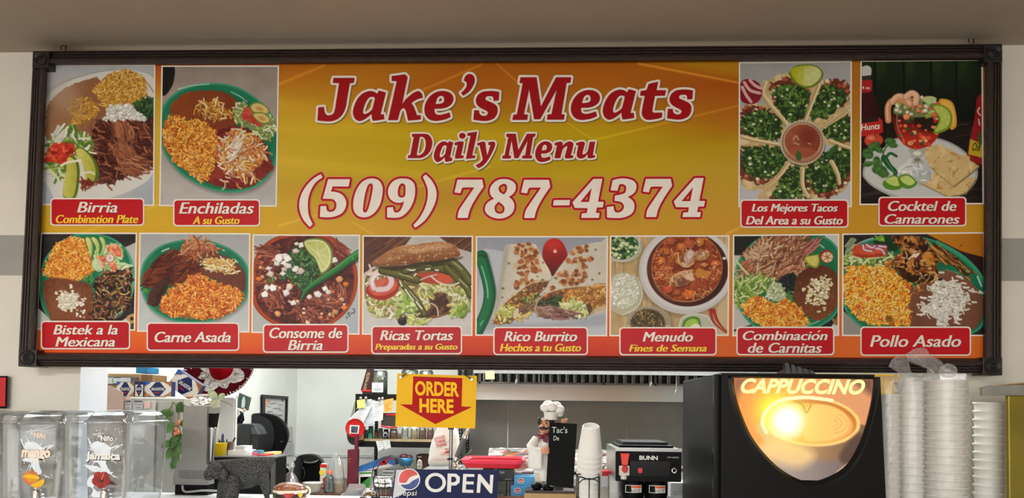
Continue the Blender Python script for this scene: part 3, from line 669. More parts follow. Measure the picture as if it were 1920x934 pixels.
def dish_carne():
    c = Canvas(255,430,3.891, [(264,439),(467,440),(465,621),(260,619.5)], (176,180,182),16)
    A = np.ones((c.H, c.W)); c.grad(A, (168,170,172),(400,40),(196,204,206),(400,740)); c.tex(A, .025,60)
    P = [(30,350),(60,230),(160,130),(290,85),(430,75),(580,95),(720,160),(810,260),(830,400),(800,520),(700,610),(560,670),(400,685),(240,660),(110,580),(45,470)]
    c.fill(c.poly([(p[0] + 4, p[1] + 22) for p in P], soft=9),(130,136,138),.7); plate_green(c, P, 16,(18,108,72))
    for q in ([(570,132),(610,142),(645,156)], [(720,220),(742,240)], [(190,160),(240,140)]): c.stroke(q, 9,(220,236,228),.8)
    b = c.poly([(455,230),(540,175),(640,190),(730,240),(790,310),(800,400),(780,455),(680,420),(560,360),(470,330)], rough=4)
    c.beans(b, (112,58,40),(96,46,32)); c.grad(b, (124,70,48),(500,200),(98,46,34),(760,430),.5)
    k = c.poly([(465,230),(560,215),(670,225),(720,260),(730,320),(660,315),(590,300),(500,280)], rough=8)
    c.bits(k, 95,(30,70),(7,11),((240,226,180),(228,200,130),(214,150,60),(246,238,210),(220,170,80)),.4,15,60,.25)
    m = c.poly([(40,390),(80,300),(150,220),(270,145),(350,180),(450,220),(470,290),(440,350),(360,380),(280,410),(180,420),(110,430),(55,415)], rough=6)
    c.fill(m, (96,38,22)); c.tex(m, .08,70); c.tex(m, .06,18); c.mix(m, (128,60,34),60,.5,.68,.8); c.mix(m, (60,20,14),34,.6,.7,.8)
    c.bits(m, 60,(40,110),(4,8),((140,70,42),(70,26,16),(120,52,30)),.3,-25,30,.25)
    for q in ([(220,300),(280,265),(350,250)], [(150,250),(110,320),(90,350)], [(320,310),(380,280),(440,300)], [(60,400),(110,405),(180,380)]): c.stroke(q, 12,(50,16,12),.8, w1=4)
    d = c.poly([(80,520),(110,440),(180,370),(230,340),(250,370),(230,420),(190,500),(150,560),(100,555)], rough=4); c.fill(d, (52,28,24)); c.grad(d, (98,50,34),(120,430),(40,24,22),(220,480),.8); c.tex(d, .06,14)
    o = c.poly([(330,150),(380,95),(470,88),(560,130),(570,170),(500,190),(430,215),(370,185)], rough=8); c.fill(o, (110,56,34)); c.bits(o, 70,(50,110),(8,13),((170,96,60),(200,132,90),(140,70,44),(216,150,110)),.5, None, 180,.8, hi=.3)
    r = c.poly([(170,580),(200,500),(260,440),(350,380),(460,330),(540,370),(620,400),(700,420),(780,470),(770,540),(690,610),(600,640),(500,660),(380,640),(260,630)], rough=10)
    c.rice(r, 850,(18,30),(7,11),((222,124,40),(234,148,60),(206,104,34),(240,166,90),(186,82,30)),(156,66,20))
    c.greens(c.poly([(50,440),(90,450),(80,480)]),8,(16,30),(5,8),((90,150,60),))
    return c

def dish_consome():
    c = Canvas(465,430,3.891, [(476.3,442),(672.6,443),(671.4,625),(473.7,621.7)], (184,186,184),17)
    A = np.ones((c.H, c.W)); c.tex(A, .03,50); c.fill(c.poly([(700,600,0),(740,560,0),(820,560,0),(820,770,0),(730,770,0)]),(174,184,194))
    c.bits(c.poly([(710,640),(770,570),(790,600),(730,650)]),12,(8,14),(5,7),((70,66,60),),0,-50,30)
    P = [(30,380),(50,210),(130,100),(240,45),(420,20),(600,50),(720,140),(790,270),(796,430),(750,560),(660,660),(520,730),(340,740),(180,690),(70,600),(30,500)]
    c.fill(c.poly(P),(150,56,24)); ctr = (410,390)
    q = lambda f: [(ctr[0] + (p[0] - ctr[0]) * f, ctr[1] + (p[1] - ctr[1]) * f) for p in P]
    c.fill(c.poly(q(.975)),(182,70,26)); m = c.poly(q(.93), soft=6); c.fill(m, (84,26,18)); c.tex(m, .08,60)
    c.mix(m, (130,52,36),60,.5,.66,.8); c.mix(m, (54,14,14),50,.56,.7,.8)
    lo = c.poly([(60,230),(200,130),(280,330),(480,520),(650,420),(720,520),(600,660),(420,700),(280,600),(140,560),(70,400)])
    c.bits(lo, 170,(40,110),(7,13),((132,62,46),(112,46,36),(150,80,58),(92,34,28)),.5, None, 180,.4, hi=.2)
    for x, y, a in ((190,500,60),(640,470,90),(420,620,30),(140,170,10),(660,150,50),(560,520,20)): c.bits(c.ell(x, y, 80,50),26,(50,120),(6,10),((166,88,66),(140,66,50),(186,112,84),(110,46,38)),.5, a, 25,.25)
    c.chunks(lo, 46,(12,22),((206,110,60),(214,160,130),(226,190,170),(190,96,54),(150,60,44)),.5)
    for (x, y) in ((215,620),(640,600),(715,405),(85,360),(700,575),(665,360)): c.chunks(c.ell(x, y, 8,8),1,(26,32),((218,116,46),(214,150,100)),.5)
    c.bits(c.poly(q(.9)),60,(4,10),(3,5),((226,170,150),(236,210,200)),0)
    g = c.poly([(300,170),(360,150),(440,160),(500,190),(510,270),(520,330),(470,400),(420,450),(360,420),(310,370),(240,350),(280,270)], rough=12)
    c.fill(g, (36,62,34)); c.bits(g, 240,(16,44),(6,11),((54,100,50),(78,128,66),(40,76,38),(110,152,88),(30,56,30)),.5, bend=.4, hi=.2); c.greens(c.poly([(140,360),(190,350),(185,385),(145,385)]),12,(14,30),(6,9),((60,100,40),(84,120,50)))
    w = ((240,200),(270,190),(215,250),(290,215),(250,240),(280,260),(225,215),(300,270),(260,290),(250,320),(385,120),(345,160),(355,110),(350,280),(380,300),(340,300),(305,415),(275,460),(325,540),(150,290),(165,320),(135,430),(180,425),(510,480),(560,430),(580,455),(120,475),(450,490),(630,220))
    for (x, y) in w: c.chunks(c.ell(x, y, 6,6),1,(24,36),((236,234,226),(226,220,214),(240,240,236),(216,196,186)),.6,(4,5))
    l = c.poly([(405,90),(470,65),(550,75),(605,130),(618,210),(600,280),(540,330),(520,300),(490,220),(440,170)]); c.fill(l, (112,136,50)); l2 = c.poly([(412,96),(472,76),(545,86),(595,138),(606,210),(588,272),(542,314),(524,290),(494,214),(446,162)]); c.fill(l2,(226,226,180)); l3 = c.poly([(420,100),(472,86),(540,95),(582,142),(594,210),(576,262),(544,300),(530,280),(500,212),(450,158)]); c.grad(l3,(186,196,100),(430,100),(206,212,140),(580,250)); c.tex(l3,.06,10)
    for (x, y) in ((420,100),(500,84),(575,130),(594,205),(570,270)): c.stroke([(508,180),(x, y)], 6,(232,232,196),.9, w1=3)
    pts = [(810,180),(740,225),(660,285),(560,350),(470,410),(420,455),(392,508)]
    c.stroke([(p[0] + 8, p[1] + 18) for p in pts], 60,(40,14,12),.55, w1=18); c.stroke(pts, 66,(22,84,40), w1=18); c.stroke([(p[0] - 4, p[1] - 6) for p in pts], 44,(40,128,58), w1=10); c.stroke([(p[0] - 8, p[1] - 14) for p in pts[:-1]], 10,(110,184,110),.7, w1=3); c.stroke([(770,220),(760,200)], 10,(96,170,90),.7)
    return c

def dish_tortas():
    c = Canvas(670,430,3.891, [(682.3,444),(884.3,444.7),(883.3,627.4),(681.3,625)], (92,56,42),18)
    A = np.ones((c.H, c.W)); c.bits(A, 120,(120,300),(6,16),((108,66,50),(76,44,34),(124,80,60),(66,36,30)),0,-35,6)
    pa = c.poly([(400,50,0),(590,50,0),(700,130,0),(840,170,0),(840,780,0),(40,780,0),(40,330,0),(130,260,0),(340,130,0)]); c.grad(pa, (190,184,182),(500,80),(206,204,202),(300,750)); c.tex(pa, .03,70)
    lo = c.poly([(270,620),(400,640),(560,650),(700,600),(740,540),(600,500),(350,530)]); c.fill(lo, (130,84,46)); c.tex(lo, .06,30)
    ins = c.poly([(70,330),(200,270),(400,260),(640,230),(770,280),(825,400),(825,540),(740,620),(600,620),(380,630),(250,640),(130,620),(60,520)]); c.fill(ins, (120,96,60)); c.tex(ins, .1,40)
    m = c.poly([(320,600),(480,560),(560,480),(680,470),(700,560),(640,610),(480,640),(340,640)], rough=8); c.fill(m, (74,46,34)); c.chunks(m, 60,(14,26),((98,58,42),(120,74,52),(70,40,30)),.5)
    lt = c.poly([(60,420),(130,360),(300,400),(420,440),(520,370),(680,400),(800,440),(815,560),(740,630),(690,600),(650,480),(560,470),(500,580),(400,610),(280,640),(180,640),(90,600)], rough=12)
    c.fill(lt, (170,164,96),.6); c.greens(lt, 200,(30,84),(9,20),((206,210,140),(226,226,186),(176,188,100),(236,234,210),(150,160,76),(214,196,110)))
    c.greens(c.poly([(300,520),(400,510),(420,590),(340,620)]),22,(50,90),(18,30),((140,170,70),(180,204,110),(206,222,150))); c.greens(c.poly([(690,590),(790,560),(800,600),(720,640)]),16,(30,60),(14,24),((130,160,60),(170,190,100)))
    c.greens(c.poly([(380,650),(500,650),(490,690),(400,690)]),12,(40,70),(14,26),((170,186,90),(206,210,130)))
    c.fill(c.poly([(400,330),(680,310),(690,380),(560,400),(420,370)]),(176,70,44)); c.fill(c.ell(640,352,60,44),(206,84,56)); 
    tm = c.poly([(62,440),(90,400),(160,370),(240,350),(295,370),(305,430),(260,490),(180,518),(110,500),(70,470)]); c.fill(tm, (164,40,26)); tm = c.poly([(80,430),(110,400),(170,372),(240,355),(285,375),(290,420),(250,462),(180,486),(110,475)]); c.fill(tm, (206,84,56)); c.tex(tm, .08,30)
    for k in range(2): c.stroke([(120,430),(105,370),(150,320),(220,325),(250,380),(220,430),(150,440)], 44,(190,140,150)); c.stroke([(120,430),(105,370),(150,320),(220,325),(250,380),(220,430),(150,440)], 34,(226,204,204)); c.stroke([(115,410),(108,370),(150,328),(210,332)], 10,(244,236,234))
    c.fill(c.ell(165,385,40,26,-20),(206,110,84),.8); c.stroke([(88,260),(100,310),(60,320)], 16,(220,190,190)); c.stroke([(180,275),(120,320),(80,330)], 20,(226,216,200))
    for pts, w in (([(180,300),(300,330),(400,360),(440,370)], 58),([(350,300),(460,270),(560,270),(660,300)], 66),([(560,240),(680,235),(760,300),(820,380)], 64),([(650,280),(740,370),(800,430),(822,480)], 50),([(320,390),(380,460),(440,530),(490,620)], 46)):
        c.stroke(pts, w, (50,46,20)); c.stroke([(p[0] - 2, p[1] - 4) for p in pts], w * .8,(88,86,36)); c.stroke([(p[0] - 2, p[1] - 8) for p in pts], w * .4,(116,114,56),.7); c.stroke([(p[0] + 4, p[1] - w * .12) for p in pts[1:-1]] or pts, 7,(226,226,200),.6)
    for q in ([(360,290),(400,300),(420,296)], [(500,292),(530,288)], [(570,296),(590,300)], [(415,338),(428,326)], [(350,440),(385,490),(410,520)], [(310,380),(325,415)], [(430,530),(470,580)]): c.stroke(q, 12,(240,240,224),.9)
    c.stroke([(460,370),(520,345),(580,330)], 9,(220,190,190)); c.stroke([(540,345),(600,390),(680,410),(740,390)], 12,(226,206,190)); c.stroke([(670,410),(700,480),(690,560)], 10,(216,206,180)); c.stroke([(540,540),(580,570),(590,630)], 10,(206,196,160)); c.stroke([(270,630),(280,560),(300,520)], 12,(196,186,160))
    c.fill(c.ell(328,672,34,30,20),(36,26,24)); c.fill(c.ell(320,655,16,9,0,5),(84,66,60)); 
    bn = c.poly([(105,245),(160,200),(250,145),(330,118),(440,110),(560,92),(650,95),(720,120),(752,185),(700,208),(600,225),(480,235),(370,255),(240,265),(130,268)]); c.fill(c.poly([(p[0] + 6, p[1] + 16) for p in [(105,245),(240,255),(480,225),(752,185),(700,215),(480,255),(240,285)]], soft=8),(40,24,16),.7)
    c.grad(bn, (192,138,88),(420,90),(122,66,30),(440,262)); c.tex(bn, .06,60); c.tex(bn, .05,16); c.fill(c.poly([(350,165),(450,130),(600,112),(690,130),(560,150),(430,175)], soft=14),(222,186,150),.6); c.stroke([(180,225),(300,180),(370,175),(360,215)], 10,(140,84,44),.5); c.fill(c.ell(240,215,60,16,-20,14),(206,160,116),.5)
    c.bits(bn, 70,(6,14),(4,6),((226,196,160),(110,64,34)),0)
    return c

def dish_burrito():
    c = Canvas(885,430,3.892, [(894.8,445.4),(1137.3,445.4),(1135.8,628),(893.7,627)], (162,166,176),19)
    A = np.ones((c.H, c.W)); c.grad(A, (148,152,164),(500,50),(190,194,202),(500,760)); c.tex(A, .02,50); c.fill(c.poly([(90,140,0),(230,160,0),(170,620,0),(40,640,0),(40,500,0)], soft=5),(184,188,196))
    c.fill(c.poly([(40,690),(180,650),(400,690),(700,670),(980,620),(980,700),(500,720),(60,740)], soft=16),(150,154,164),.6)
    tm = c.poly([(516,150),(545,90),(600,66),(655,90),(694,170),(690,250),(650,320),(590,340),(545,320),(520,240)]); c.grad(tm, (190,34,30),(590,80),(96,22,22),(590,320)); c.fill(c.ell(606,160,12,14,0,3),(255,230,220)); c.fill(c.ell(590,120,50,36,0,22),(216,60,50),.6)
    pts = [(70,200),(95,290),(120,390),(130,470),(118,560),(85,650),(40,740)]
    c.stroke([(p[0] + 14, p[1] + 10) for p in pts], 96,(120,124,134),.5, w1=60); c.stroke(pts, 60,(6,74,40), w1=90); c.stroke(pts, 92,(8,84,46), w1=86); c.stroke([(p[0] - 8, p[1]) for p in pts], 56,(16,112,62), w1=50); c.stroke([(70,270),(95,350),(112,430),(116,500)], 9,(160,216,180),.8); c.stroke([(92,205),(75,190),(48,195)], 14,(30,60,44))
    c.stroke([(60,700),(80,670)], 9,(150,210,170),.7)
    b1 = c.poly([(240,130),(300,108),(440,105),(475,130),(520,220),(575,320),(560,372),(440,390),(360,440),(260,520),(190,600),(150,680),(145,640),(185,480),(210,300)]); c.grad(b1,(196,190,176),(220,300),(216,206,184),(450,300)); c.tex(b1,.03,40); c.fill(c.poly([(215,280),(240,140),(270,130),(240,330),(200,540),(160,640)], soft=10),(160,154,144),.6)
    b2 = c.poly([(560,400),(620,300),(680,220),(740,140),(840,108),(940,90),(985,90),(985,420),(860,410),(700,420),(560,460),(490,510),(520,460)]); c.grad(b2,(206,200,186),(600,350),(200,194,180),(950,200)); c.tex(b2,.03,40)
    for P, n in (([(305,120),(440,108),(490,180),(490,220),(440,250),(380,240),(330,180)], 36),([(330,230),(480,240),(500,300),(440,310),(380,290),(310,290)], 26),([(340,310),(420,300),(400,340),(350,345)], 9),([(310,390),(380,360),(450,380),(400,410),(320,425)], 16),([(740,130),(850,120),(790,180),(720,190)], 14),([(700,220),(860,190),(880,215),(780,250),(700,250)], 18),([(740,300),(800,230),(830,300),(800,330),(730,350)], 16),([(600,340),(680,290),(700,330),(650,350)], 10),([(640,370),(760,350),(830,330),(810,390),(700,415),(640,400)], 26),([(560,430),(600,410),(600,440)], 6)):
        m = c.poly(P, rough=10); c.fill(m, (206,160,110),.55); c.chunks(m, n, (10,22),((150,84,46),(172,104,62),(130,70,40),(190,124,78)),.15,(5,8), hi=0)
    for (x, y) in ((268,247),(220,500),(515,245),(930,325),(480,345),(905,150),(230,430),(880,370)): c.chunks(c.ell(x, y, 5,5),1,(8,14),((130,96,70),),.1, hi=0)
    i1 = c.poly([(150,685),(190,600),(260,520),(360,440),(440,390),(560,372),(520,440),(470,500),(420,590),(330,660),(230,690)], rough=5); c.fill(i1,(130,86,44)); c.tex(i1,.1,30)
    c.chunks(i1,130,(9,20),((190,130,62),(206,156,84),(160,100,50),(126,82,50),(110,80,56),(196,180,110)),.45); c.chunks(c.poly([(400,420),(540,380),(500,430),(430,450)]),26,(10,18),((110,66,44),(140,90,60)),.5); c.greens(c.poly([(190,620),(260,560),(310,600),(240,670)]),36,(24,60),(8,16),((196,196,90),(170,176,70),(226,220,150),(150,150,60))); c.bits(c.poly([(330,570),(470,520),(430,590),(340,620)]),36,(30,60),(7,12),((140,108,84),(110,80,60),(166,134,106)),.5,-35,20); c.greens(c.poly([(380,500),(480,470),(460,510),(400,540)]),18,(16,40),(6,11),((70,90,40),(150,160,70))); c.chunks(c.poly([(340,620),(430,590),(420,630),(350,680)]),16,(10,20),((206,180,100),(216,196,130)),.4)
    c.fill(c.poly([(310,590),(340,580),(335,640),(300,650)]),(214,196,170))
    i2 = c.poly([(460,580),(490,510),(560,460),(700,425),(860,410),(980,405),(985,560),(900,610),(800,640),(690,640),(560,655),(480,620)], rough=5); c.fill(i2,(150,104,56)); c.tex(i2,.1,30); c.chunks(c.poly([(600,480),(800,430),(980,410),(980,560),(880,580),(760,520),(640,540)]),200,(9,19),((206,150,76),(220,172,100),(186,126,58),(196,140,66),(160,100,46)),.45); c.chunks(c.poly([(500,500),(600,455),(700,440),(640,490),(540,520)]),40,(12,22),((120,74,50),(96,58,42),(176,110,66)),.5)
    g = c.poly([(480,540),(560,510),(650,490),(640,560),(560,560),(490,560)], rough=8); c.fill(g, (44,52,30)); c.greens(g, 36,(20,44),(8,13),((52,74,44),(36,56,34),(74,90,50)))
    l = c.poly([(660,560),(720,525),(790,540),(840,590),(800,615),(730,610)], rough=6); c.fill(l, (186,190,120)); c.greens(l, 46,(30,70),(12,22),((190,200,120),(216,220,160),(160,176,90),(230,226,180)))
    mm = c.poly([(465,580),(560,560),(680,590),(770,625),(680,650),(560,655),(480,620)], rough=5); c.fill(mm, (130,92,80)); c.bits(mm, 90,(40,90),(5,9),((166,124,112),(140,100,88),(186,150,136),(110,72,62)),.5,10,22,.3); c.stroke([(480,520),(460,580),(480,625)], 12,(186,160,120)); c.stroke([(490,510),(560,462),(700,426),(860,412),(980,406)], 7,(226,206,166),.8); c.fill(c.ell(930,590,60,26,-20,8),(206,190,160),.8)
    c.stroke([(150,685),(190,600),(260,520),(360,440),(440,392),(555,374)], 7,(226,206,166),.8); c.fill(c.poly([(830,550),(860,545),(880,590),(850,610)]),(84,56,36),.8)
    return c

def dish_menudo():
    c = Canvas(1135,430,3.892, [(1146.3,444.4),(1365.2,444),(1363.7,627.3),(1145.3,628)], (186,158,112),20)
    A = np.ones((c.H, c.W)); c.bits(A, 150,(120,300),(4,10),((196,168,122),(172,142,96),(204,178,136),(160,130,88)),0,88,5); c.tex(A, .04,60)
    c.fill(c.poly([(880,50,0),(900,50,0),(900,780,0),(800,780,0),(820,560,0)], soft=6),(206,186,150),.7)
    ctr = (590,310); c.fill(c.ell(575,320,352,325,0,14),(120,98,70),.5)
    c.fill(c.ell(590,300,345,320),(196,192,190)); c.fill(c.ell(600,290,335,300,0,8),(210,206,206)); c.fill(c.ell(600,292,297,272),(78,34,26)); c.grad(c.ell(600,290,292,266,0,6),(96,44,34),(400,120),(60,24,20),(760,480)); c.fill(c.ell(596,276,260,256),(176,110,62)); s = c.ell(596,276,253,249); c.fill(s, (146,62,28)); c.tex(s, .08,60); c.mix(s, (176,84,36),50,.5,.65,.7); c.mix(s, (110,38,20),40,.58,.7,.7)
    for (x, y, R, cc) in ((430,160,52,(186,100,42)),(400,225,46,(196,108,46)),(610,100,50,(170,84,50)),(700,320,50,(196,120,44)),(430,310,60,(190,92,44)),(560,130,40,(196,104,50)),(610,470,58,(206,106,44)),(690,90,44,(190,120,60)),(800,250,44,(200,110,60)),(480,90,42,(170,84,50)),(680,480,34,(150,84,50)),(780,340,60,(180,84,44)),(520,460,36,(176,84,40)),(740,420,40,(160,80,46)),(720,260,36,(206,130,76)),(500,190,34,(170,90,44)),(540,230,36,(196,120,50)),(460,440,44,(170,70,40)),(830,320,30,(196,110,66))): c.chunks(c.ell(x, y, 4,4),1,(R * .9, R),(cc,),.55,(4,6))
    c.bits(s, 110,(14,40),(5,10),((206,124,66),(190,100,50),(216,150,90),(120,46,24)),.4, bend=.5); c.bits(c.ell(430,320,70,50),50,(16,34),(6,10),((206,110,60),(170,76,40),(220,136,84)),.5, bend=.6); c.bits(c.ell(790,330,54,60),40,(16,34),(6,10),((200,104,60),(166,76,44),(216,140,90)),.5, bend=.6)
    for (x, y, rx, ry, a) in ((600,220,62,56,-40),(560,360,92,52,-20),(700,190,60,40,-10)): c.fill(c.ell(x + 6, y + 10, rx, ry, a, 4),(84,34,18),.6); e = c.ell(x, y, rx, ry, a, 3); c.fill(e, (176,122,76)); c.tex(e, .08,26); c.mix(e, (216,180,150),26,.5,.64); c.mix(e, (136,76,50),22,.58,.68)
    c.fill(c.poly([(585,180),(620,145),(655,175),(630,220),(600,260),(580,230)]),(190,156,148)); c.fill(c.poly([(595,190),(620,160),(640,180),(610,220)]),(214,186,180)); c.fill(c.ell(560,385,36,30,0,3),(126,76,62)); c.fill(c.ell(615,355,40,18,20,4),(226,196,160),.9)
    c.stroke([(530,170),(540,240),(580,275),(640,250)], 10,(214,176,120)); c.stroke([(470,410),(490,350),(560,310),(640,300)], 9,(214,180,130)); c.fill(c.poly([(665,300),(690,285),(755,320),(735,360),(660,340)]),(196,130,54)); c.bits(s, 40,(5,12),(4,6),((246,226,200),),0)
    c.fill(c.ell(868,212,14,9,0,4),(250,246,240)); c.stroke([(340,330),(380,430),(470,510),(600,530),(720,500)], 5,(206,146,96),.7)
    gb = c.ell(130,130,138,112); c.fill(c.ell(135,140,142,112,0,8),(130,106,74),.5); c.fill(gb, (176,176,160)); g = c.ell(125,125,112,96); c.fill(g, (36,62,36)); c.chunks(g, 120,(9,18),((64,110,60),(40,80,44),(90,134,80),(200,212,150),(160,186,120)),.5); [c.fill(c.ell(x, y, 17,12,20,3),(206,218,170)) for x, y in ((80,180),(155,112),(128,100),(70,190),(190,130),(115,118))]
    c.stroke([(246,60),(240,150),(180,215),(90,232),(40,225)], 6,(226,226,216),.8)
    ob = c.ell(130,470,138,155); c.fill(c.ell(140,480,140,158,0,8),(130,106,74),.5); c.fill(ob, (186,180,156)); c.stroke([(235,350),(262,420),(270,490),(230,570),(120,628)], 7,(230,228,214),.8); o = c.ell(135,455,112,125,0,3); c.fill(o, (196,196,176)); c.chunks(o, 260,(7,13),((226,226,212),(212,212,194),(236,236,226),(196,200,176)),.3); c.stroke([(200,330),(220,350)], 4,(240,240,230))
    hb = c.ell(315,690,165,132); c.fill(c.ell(322,698,168,132,0,8),(120,96,66),.5); c.fill(hb, (176,166,140)); h = c.ell(310,690,126,108,0,3); c.fill(h, (74,60,38)); c.bits(h, 230,(8,24),(4,8),((110,92,58),(60,46,30),(140,118,76),(150,80,44),(84,74,44),(196,176,130)),.4); 
    for k in range(26): a = 3.14 + 3.14 * k / 25; c.stroke([(315 + 118 * math.cos(a),690 + 98 * math.sin(a)),(318 + 156 * math.cos(a),690 + 126 * math.sin(a))], 5,(96,84,62),.7)
    c.fill(c.poly([(530,720),(560,640),(640,615),(740,625),(790,680),(800,740),(530,760)]),(186,184,170)); l = c.poly([(560,720),(570,670),(620,638),(680,645),(698,690),(690,730),(570,740)]); c.fill(l, (84,136,40)); l2 = c.poly([(580,730),(588,680),(625,655),(668,660),(682,700),(670,730)]); c.fill(l2,(160,196,84)); c.tex(l2,.08,14); c.fill(c.poly([(620,715),(650,690),(690,700),(680,720)]),(226,226,206)); c.stroke([(540,710),(560,650),(640,622),(730,632),(785,690)], 6,(226,226,216),.8)
    for q in ([(768,590),(775,640),(800,690),(880,755)], [(790,590),(810,650),(840,700),(890,750)]): c.stroke(q, 26,(150,28,20), w1=8); c.stroke([(x - 2, y - 2) for x, y in q], 8,(220,90,70),.6, w1=3)
    return c

def dish_carnitas():
    c = Canvas(1365,430,3.891, [(1376.8,443),(1571,441.3),(1570.6,627.4),(1375.8,628)], (34,32,32),21)
    c.fill(c.poly([(40,190,0),(120,190,0),(120,620,0),(260,800,0),(40,800,0)]),(190,188,184)); c.fill(c.poly([(700,40,0),(810,40,0),(810,140,0),(720,70,0)]),(200,200,196)); c.fill(c.poly([(680,800,0),(810,640,0),(810,800,0)]),(206,204,198)); c.stroke([(770,660),(790,690),(800,640)], 22,(150,110,70)); c.stroke([(42,740),(180,700)], 14,(40,36,34))
    P = [(45,330),(90,200),(200,80),(340,20),(520,10),(680,40),(790,120),(840,260),(840,470),(790,620),(690,700),(560,760),(380,770),(200,720),(90,600),(45,470)]
    plate_green(c, P, 14,(26,110,68)); c.stroke([(640,90),(700,135)], 10,(190,224,206),.8); c.stroke([(570,705),(650,675),(740,620)], 12,(150,206,170),.7)
    m = c.poly([(90,300),(120,230),(140,160),(210,90),(280,50),(480,45),(600,60),(560,130),(560,280),(520,320),(440,330),(320,365),(230,350),(130,330)], rough=10)
    c.fill(m, (110,66,44)); c.tex(m, .1,40); c.meat(m, 330,((176,122,86),(196,148,112),(150,94,64),(214,176,140),(120,70,48),(166,104,80)),(104,60,40),(50,120),(6,12),-50,45)
    c.bits(c.poly([(120,180),(250,100),(280,150),(160,230)]),46,(30,60),(4,8),((222,190,160),(206,166,134)),.5,45,40,.3); c.bits(c.poly([(90,260),(150,240),(170,310),(100,320)]),26,(30,60),(8,14),((176,100,70),(196,126,90)),.5); c.bits(c.poly([(570,120),(640,70),(660,110),(600,180)]),34,(50,90),(7,12),((176,104,96),(196,130,116),(150,80,76)),.5,-50,14); c.bits(c.poly([(370,280),(440,260),(540,280),(500,320),(400,330)]),34,(40,80),(6,11),((196,130,100),(160,90,66),(216,160,124)),.5,-20,40)
    b = c.poly([(470,470),(490,370),(560,290),(680,262),(780,310),(800,420),(790,560),(720,640),(640,665),(560,620),(490,540)], rough=3); c.beans(b, (112,60,32),(76,36,22)); c.grad(b, (78,42,28),(560,280),(132,76,40),(700,620),.6); c.tex(b, .05,9)
    k = c.poly([(580,480),(620,390),(690,350),(748,370),(740,450),(690,550),(640,555),(570,520)], rough=18, soft=4); c.chunks(k, 190,(7,16),((216,204,160),(226,218,180),(196,180,130),(236,230,200)),.35); [c.chunks(c.ell(x, y, 12,9),3,(7,13),((220,210,170),),.35) for x, y in ((550,438),(590,415),(722,495),(660,598),(705,580),(620,365),(580,530))]
    d = c.poly([(370,390),(400,340),(480,318),(500,350),(480,450),(440,490),(410,470),(390,430)], rough=6); c.fill(d, (28,34,36)); c.tex(d, .06,12); c.bits(d, 40,(10,20),(5,8),((40,50,50),(54,62,60),(20,26,26)),0)
    g = c.poly([(50,400),(90,370),(180,350),(300,360),(330,400),(250,450),(180,500),(100,540),(55,530)], rough=10); c.fill(g, (110,140,60)); c.greens(g, 170,(34,84),(7,14),((150,176,84),(186,206,120),(206,220,160),(110,146,60),(84,122,50)))
    o = c.poly([(290,450),(340,380),(400,430),(420,500),(350,530),(280,490)], rough=10); c.fill(o, (176,190,150)); c.bits(o, 110,(12,28),(6,10),((216,222,196),(196,206,170),(226,230,210),(150,176,110)),.4); c.stroke([(60,230),(110,290),(150,330)], 14,(196,210,160)); c.stroke([(50,290),(70,340)], 10,(150,180,110)); c.greens(c.poly([(430,470),(470,450),(470,500),(440,510)]),14,(14,30),(8,12),((60,110,60),(90,140,80)))
    r = c.poly([(100,570),(150,520),(240,490),(330,540),(430,520),(500,560),(570,640),(580,690),(500,740),(360,750),(240,700),(150,640)], rough=10); c.rice(r, 760,(16,28),(6,9.5),((224,146,40),(236,166,62),(212,122,32),(240,182,90),(196,94,36)),(166,84,16))
    l = c.poly([(558,205),(660,182,0),(668,240),(645,282),(590,262)]); c.fill(l, (150,160,50)); l2 = c.poly([(568,208),(655,190,0),(658,236),(640,268),(596,250)]); c.fill(l2,(206,200,106)); c.tex(l2,.06,12)
    c.fill(c.ell(718,198,50,48),(150,50,56)); c.fill(c.ell(724,204,41,38),(226,206,160)); [c.stroke([(724,204),(724 + 40 * math.cos(t),204 + 38 * math.sin(t))], 8,(170,80,60),.9, w1=5) for t in (.3,1.3,2.4,3.5,4.5,5.5)]
    return c

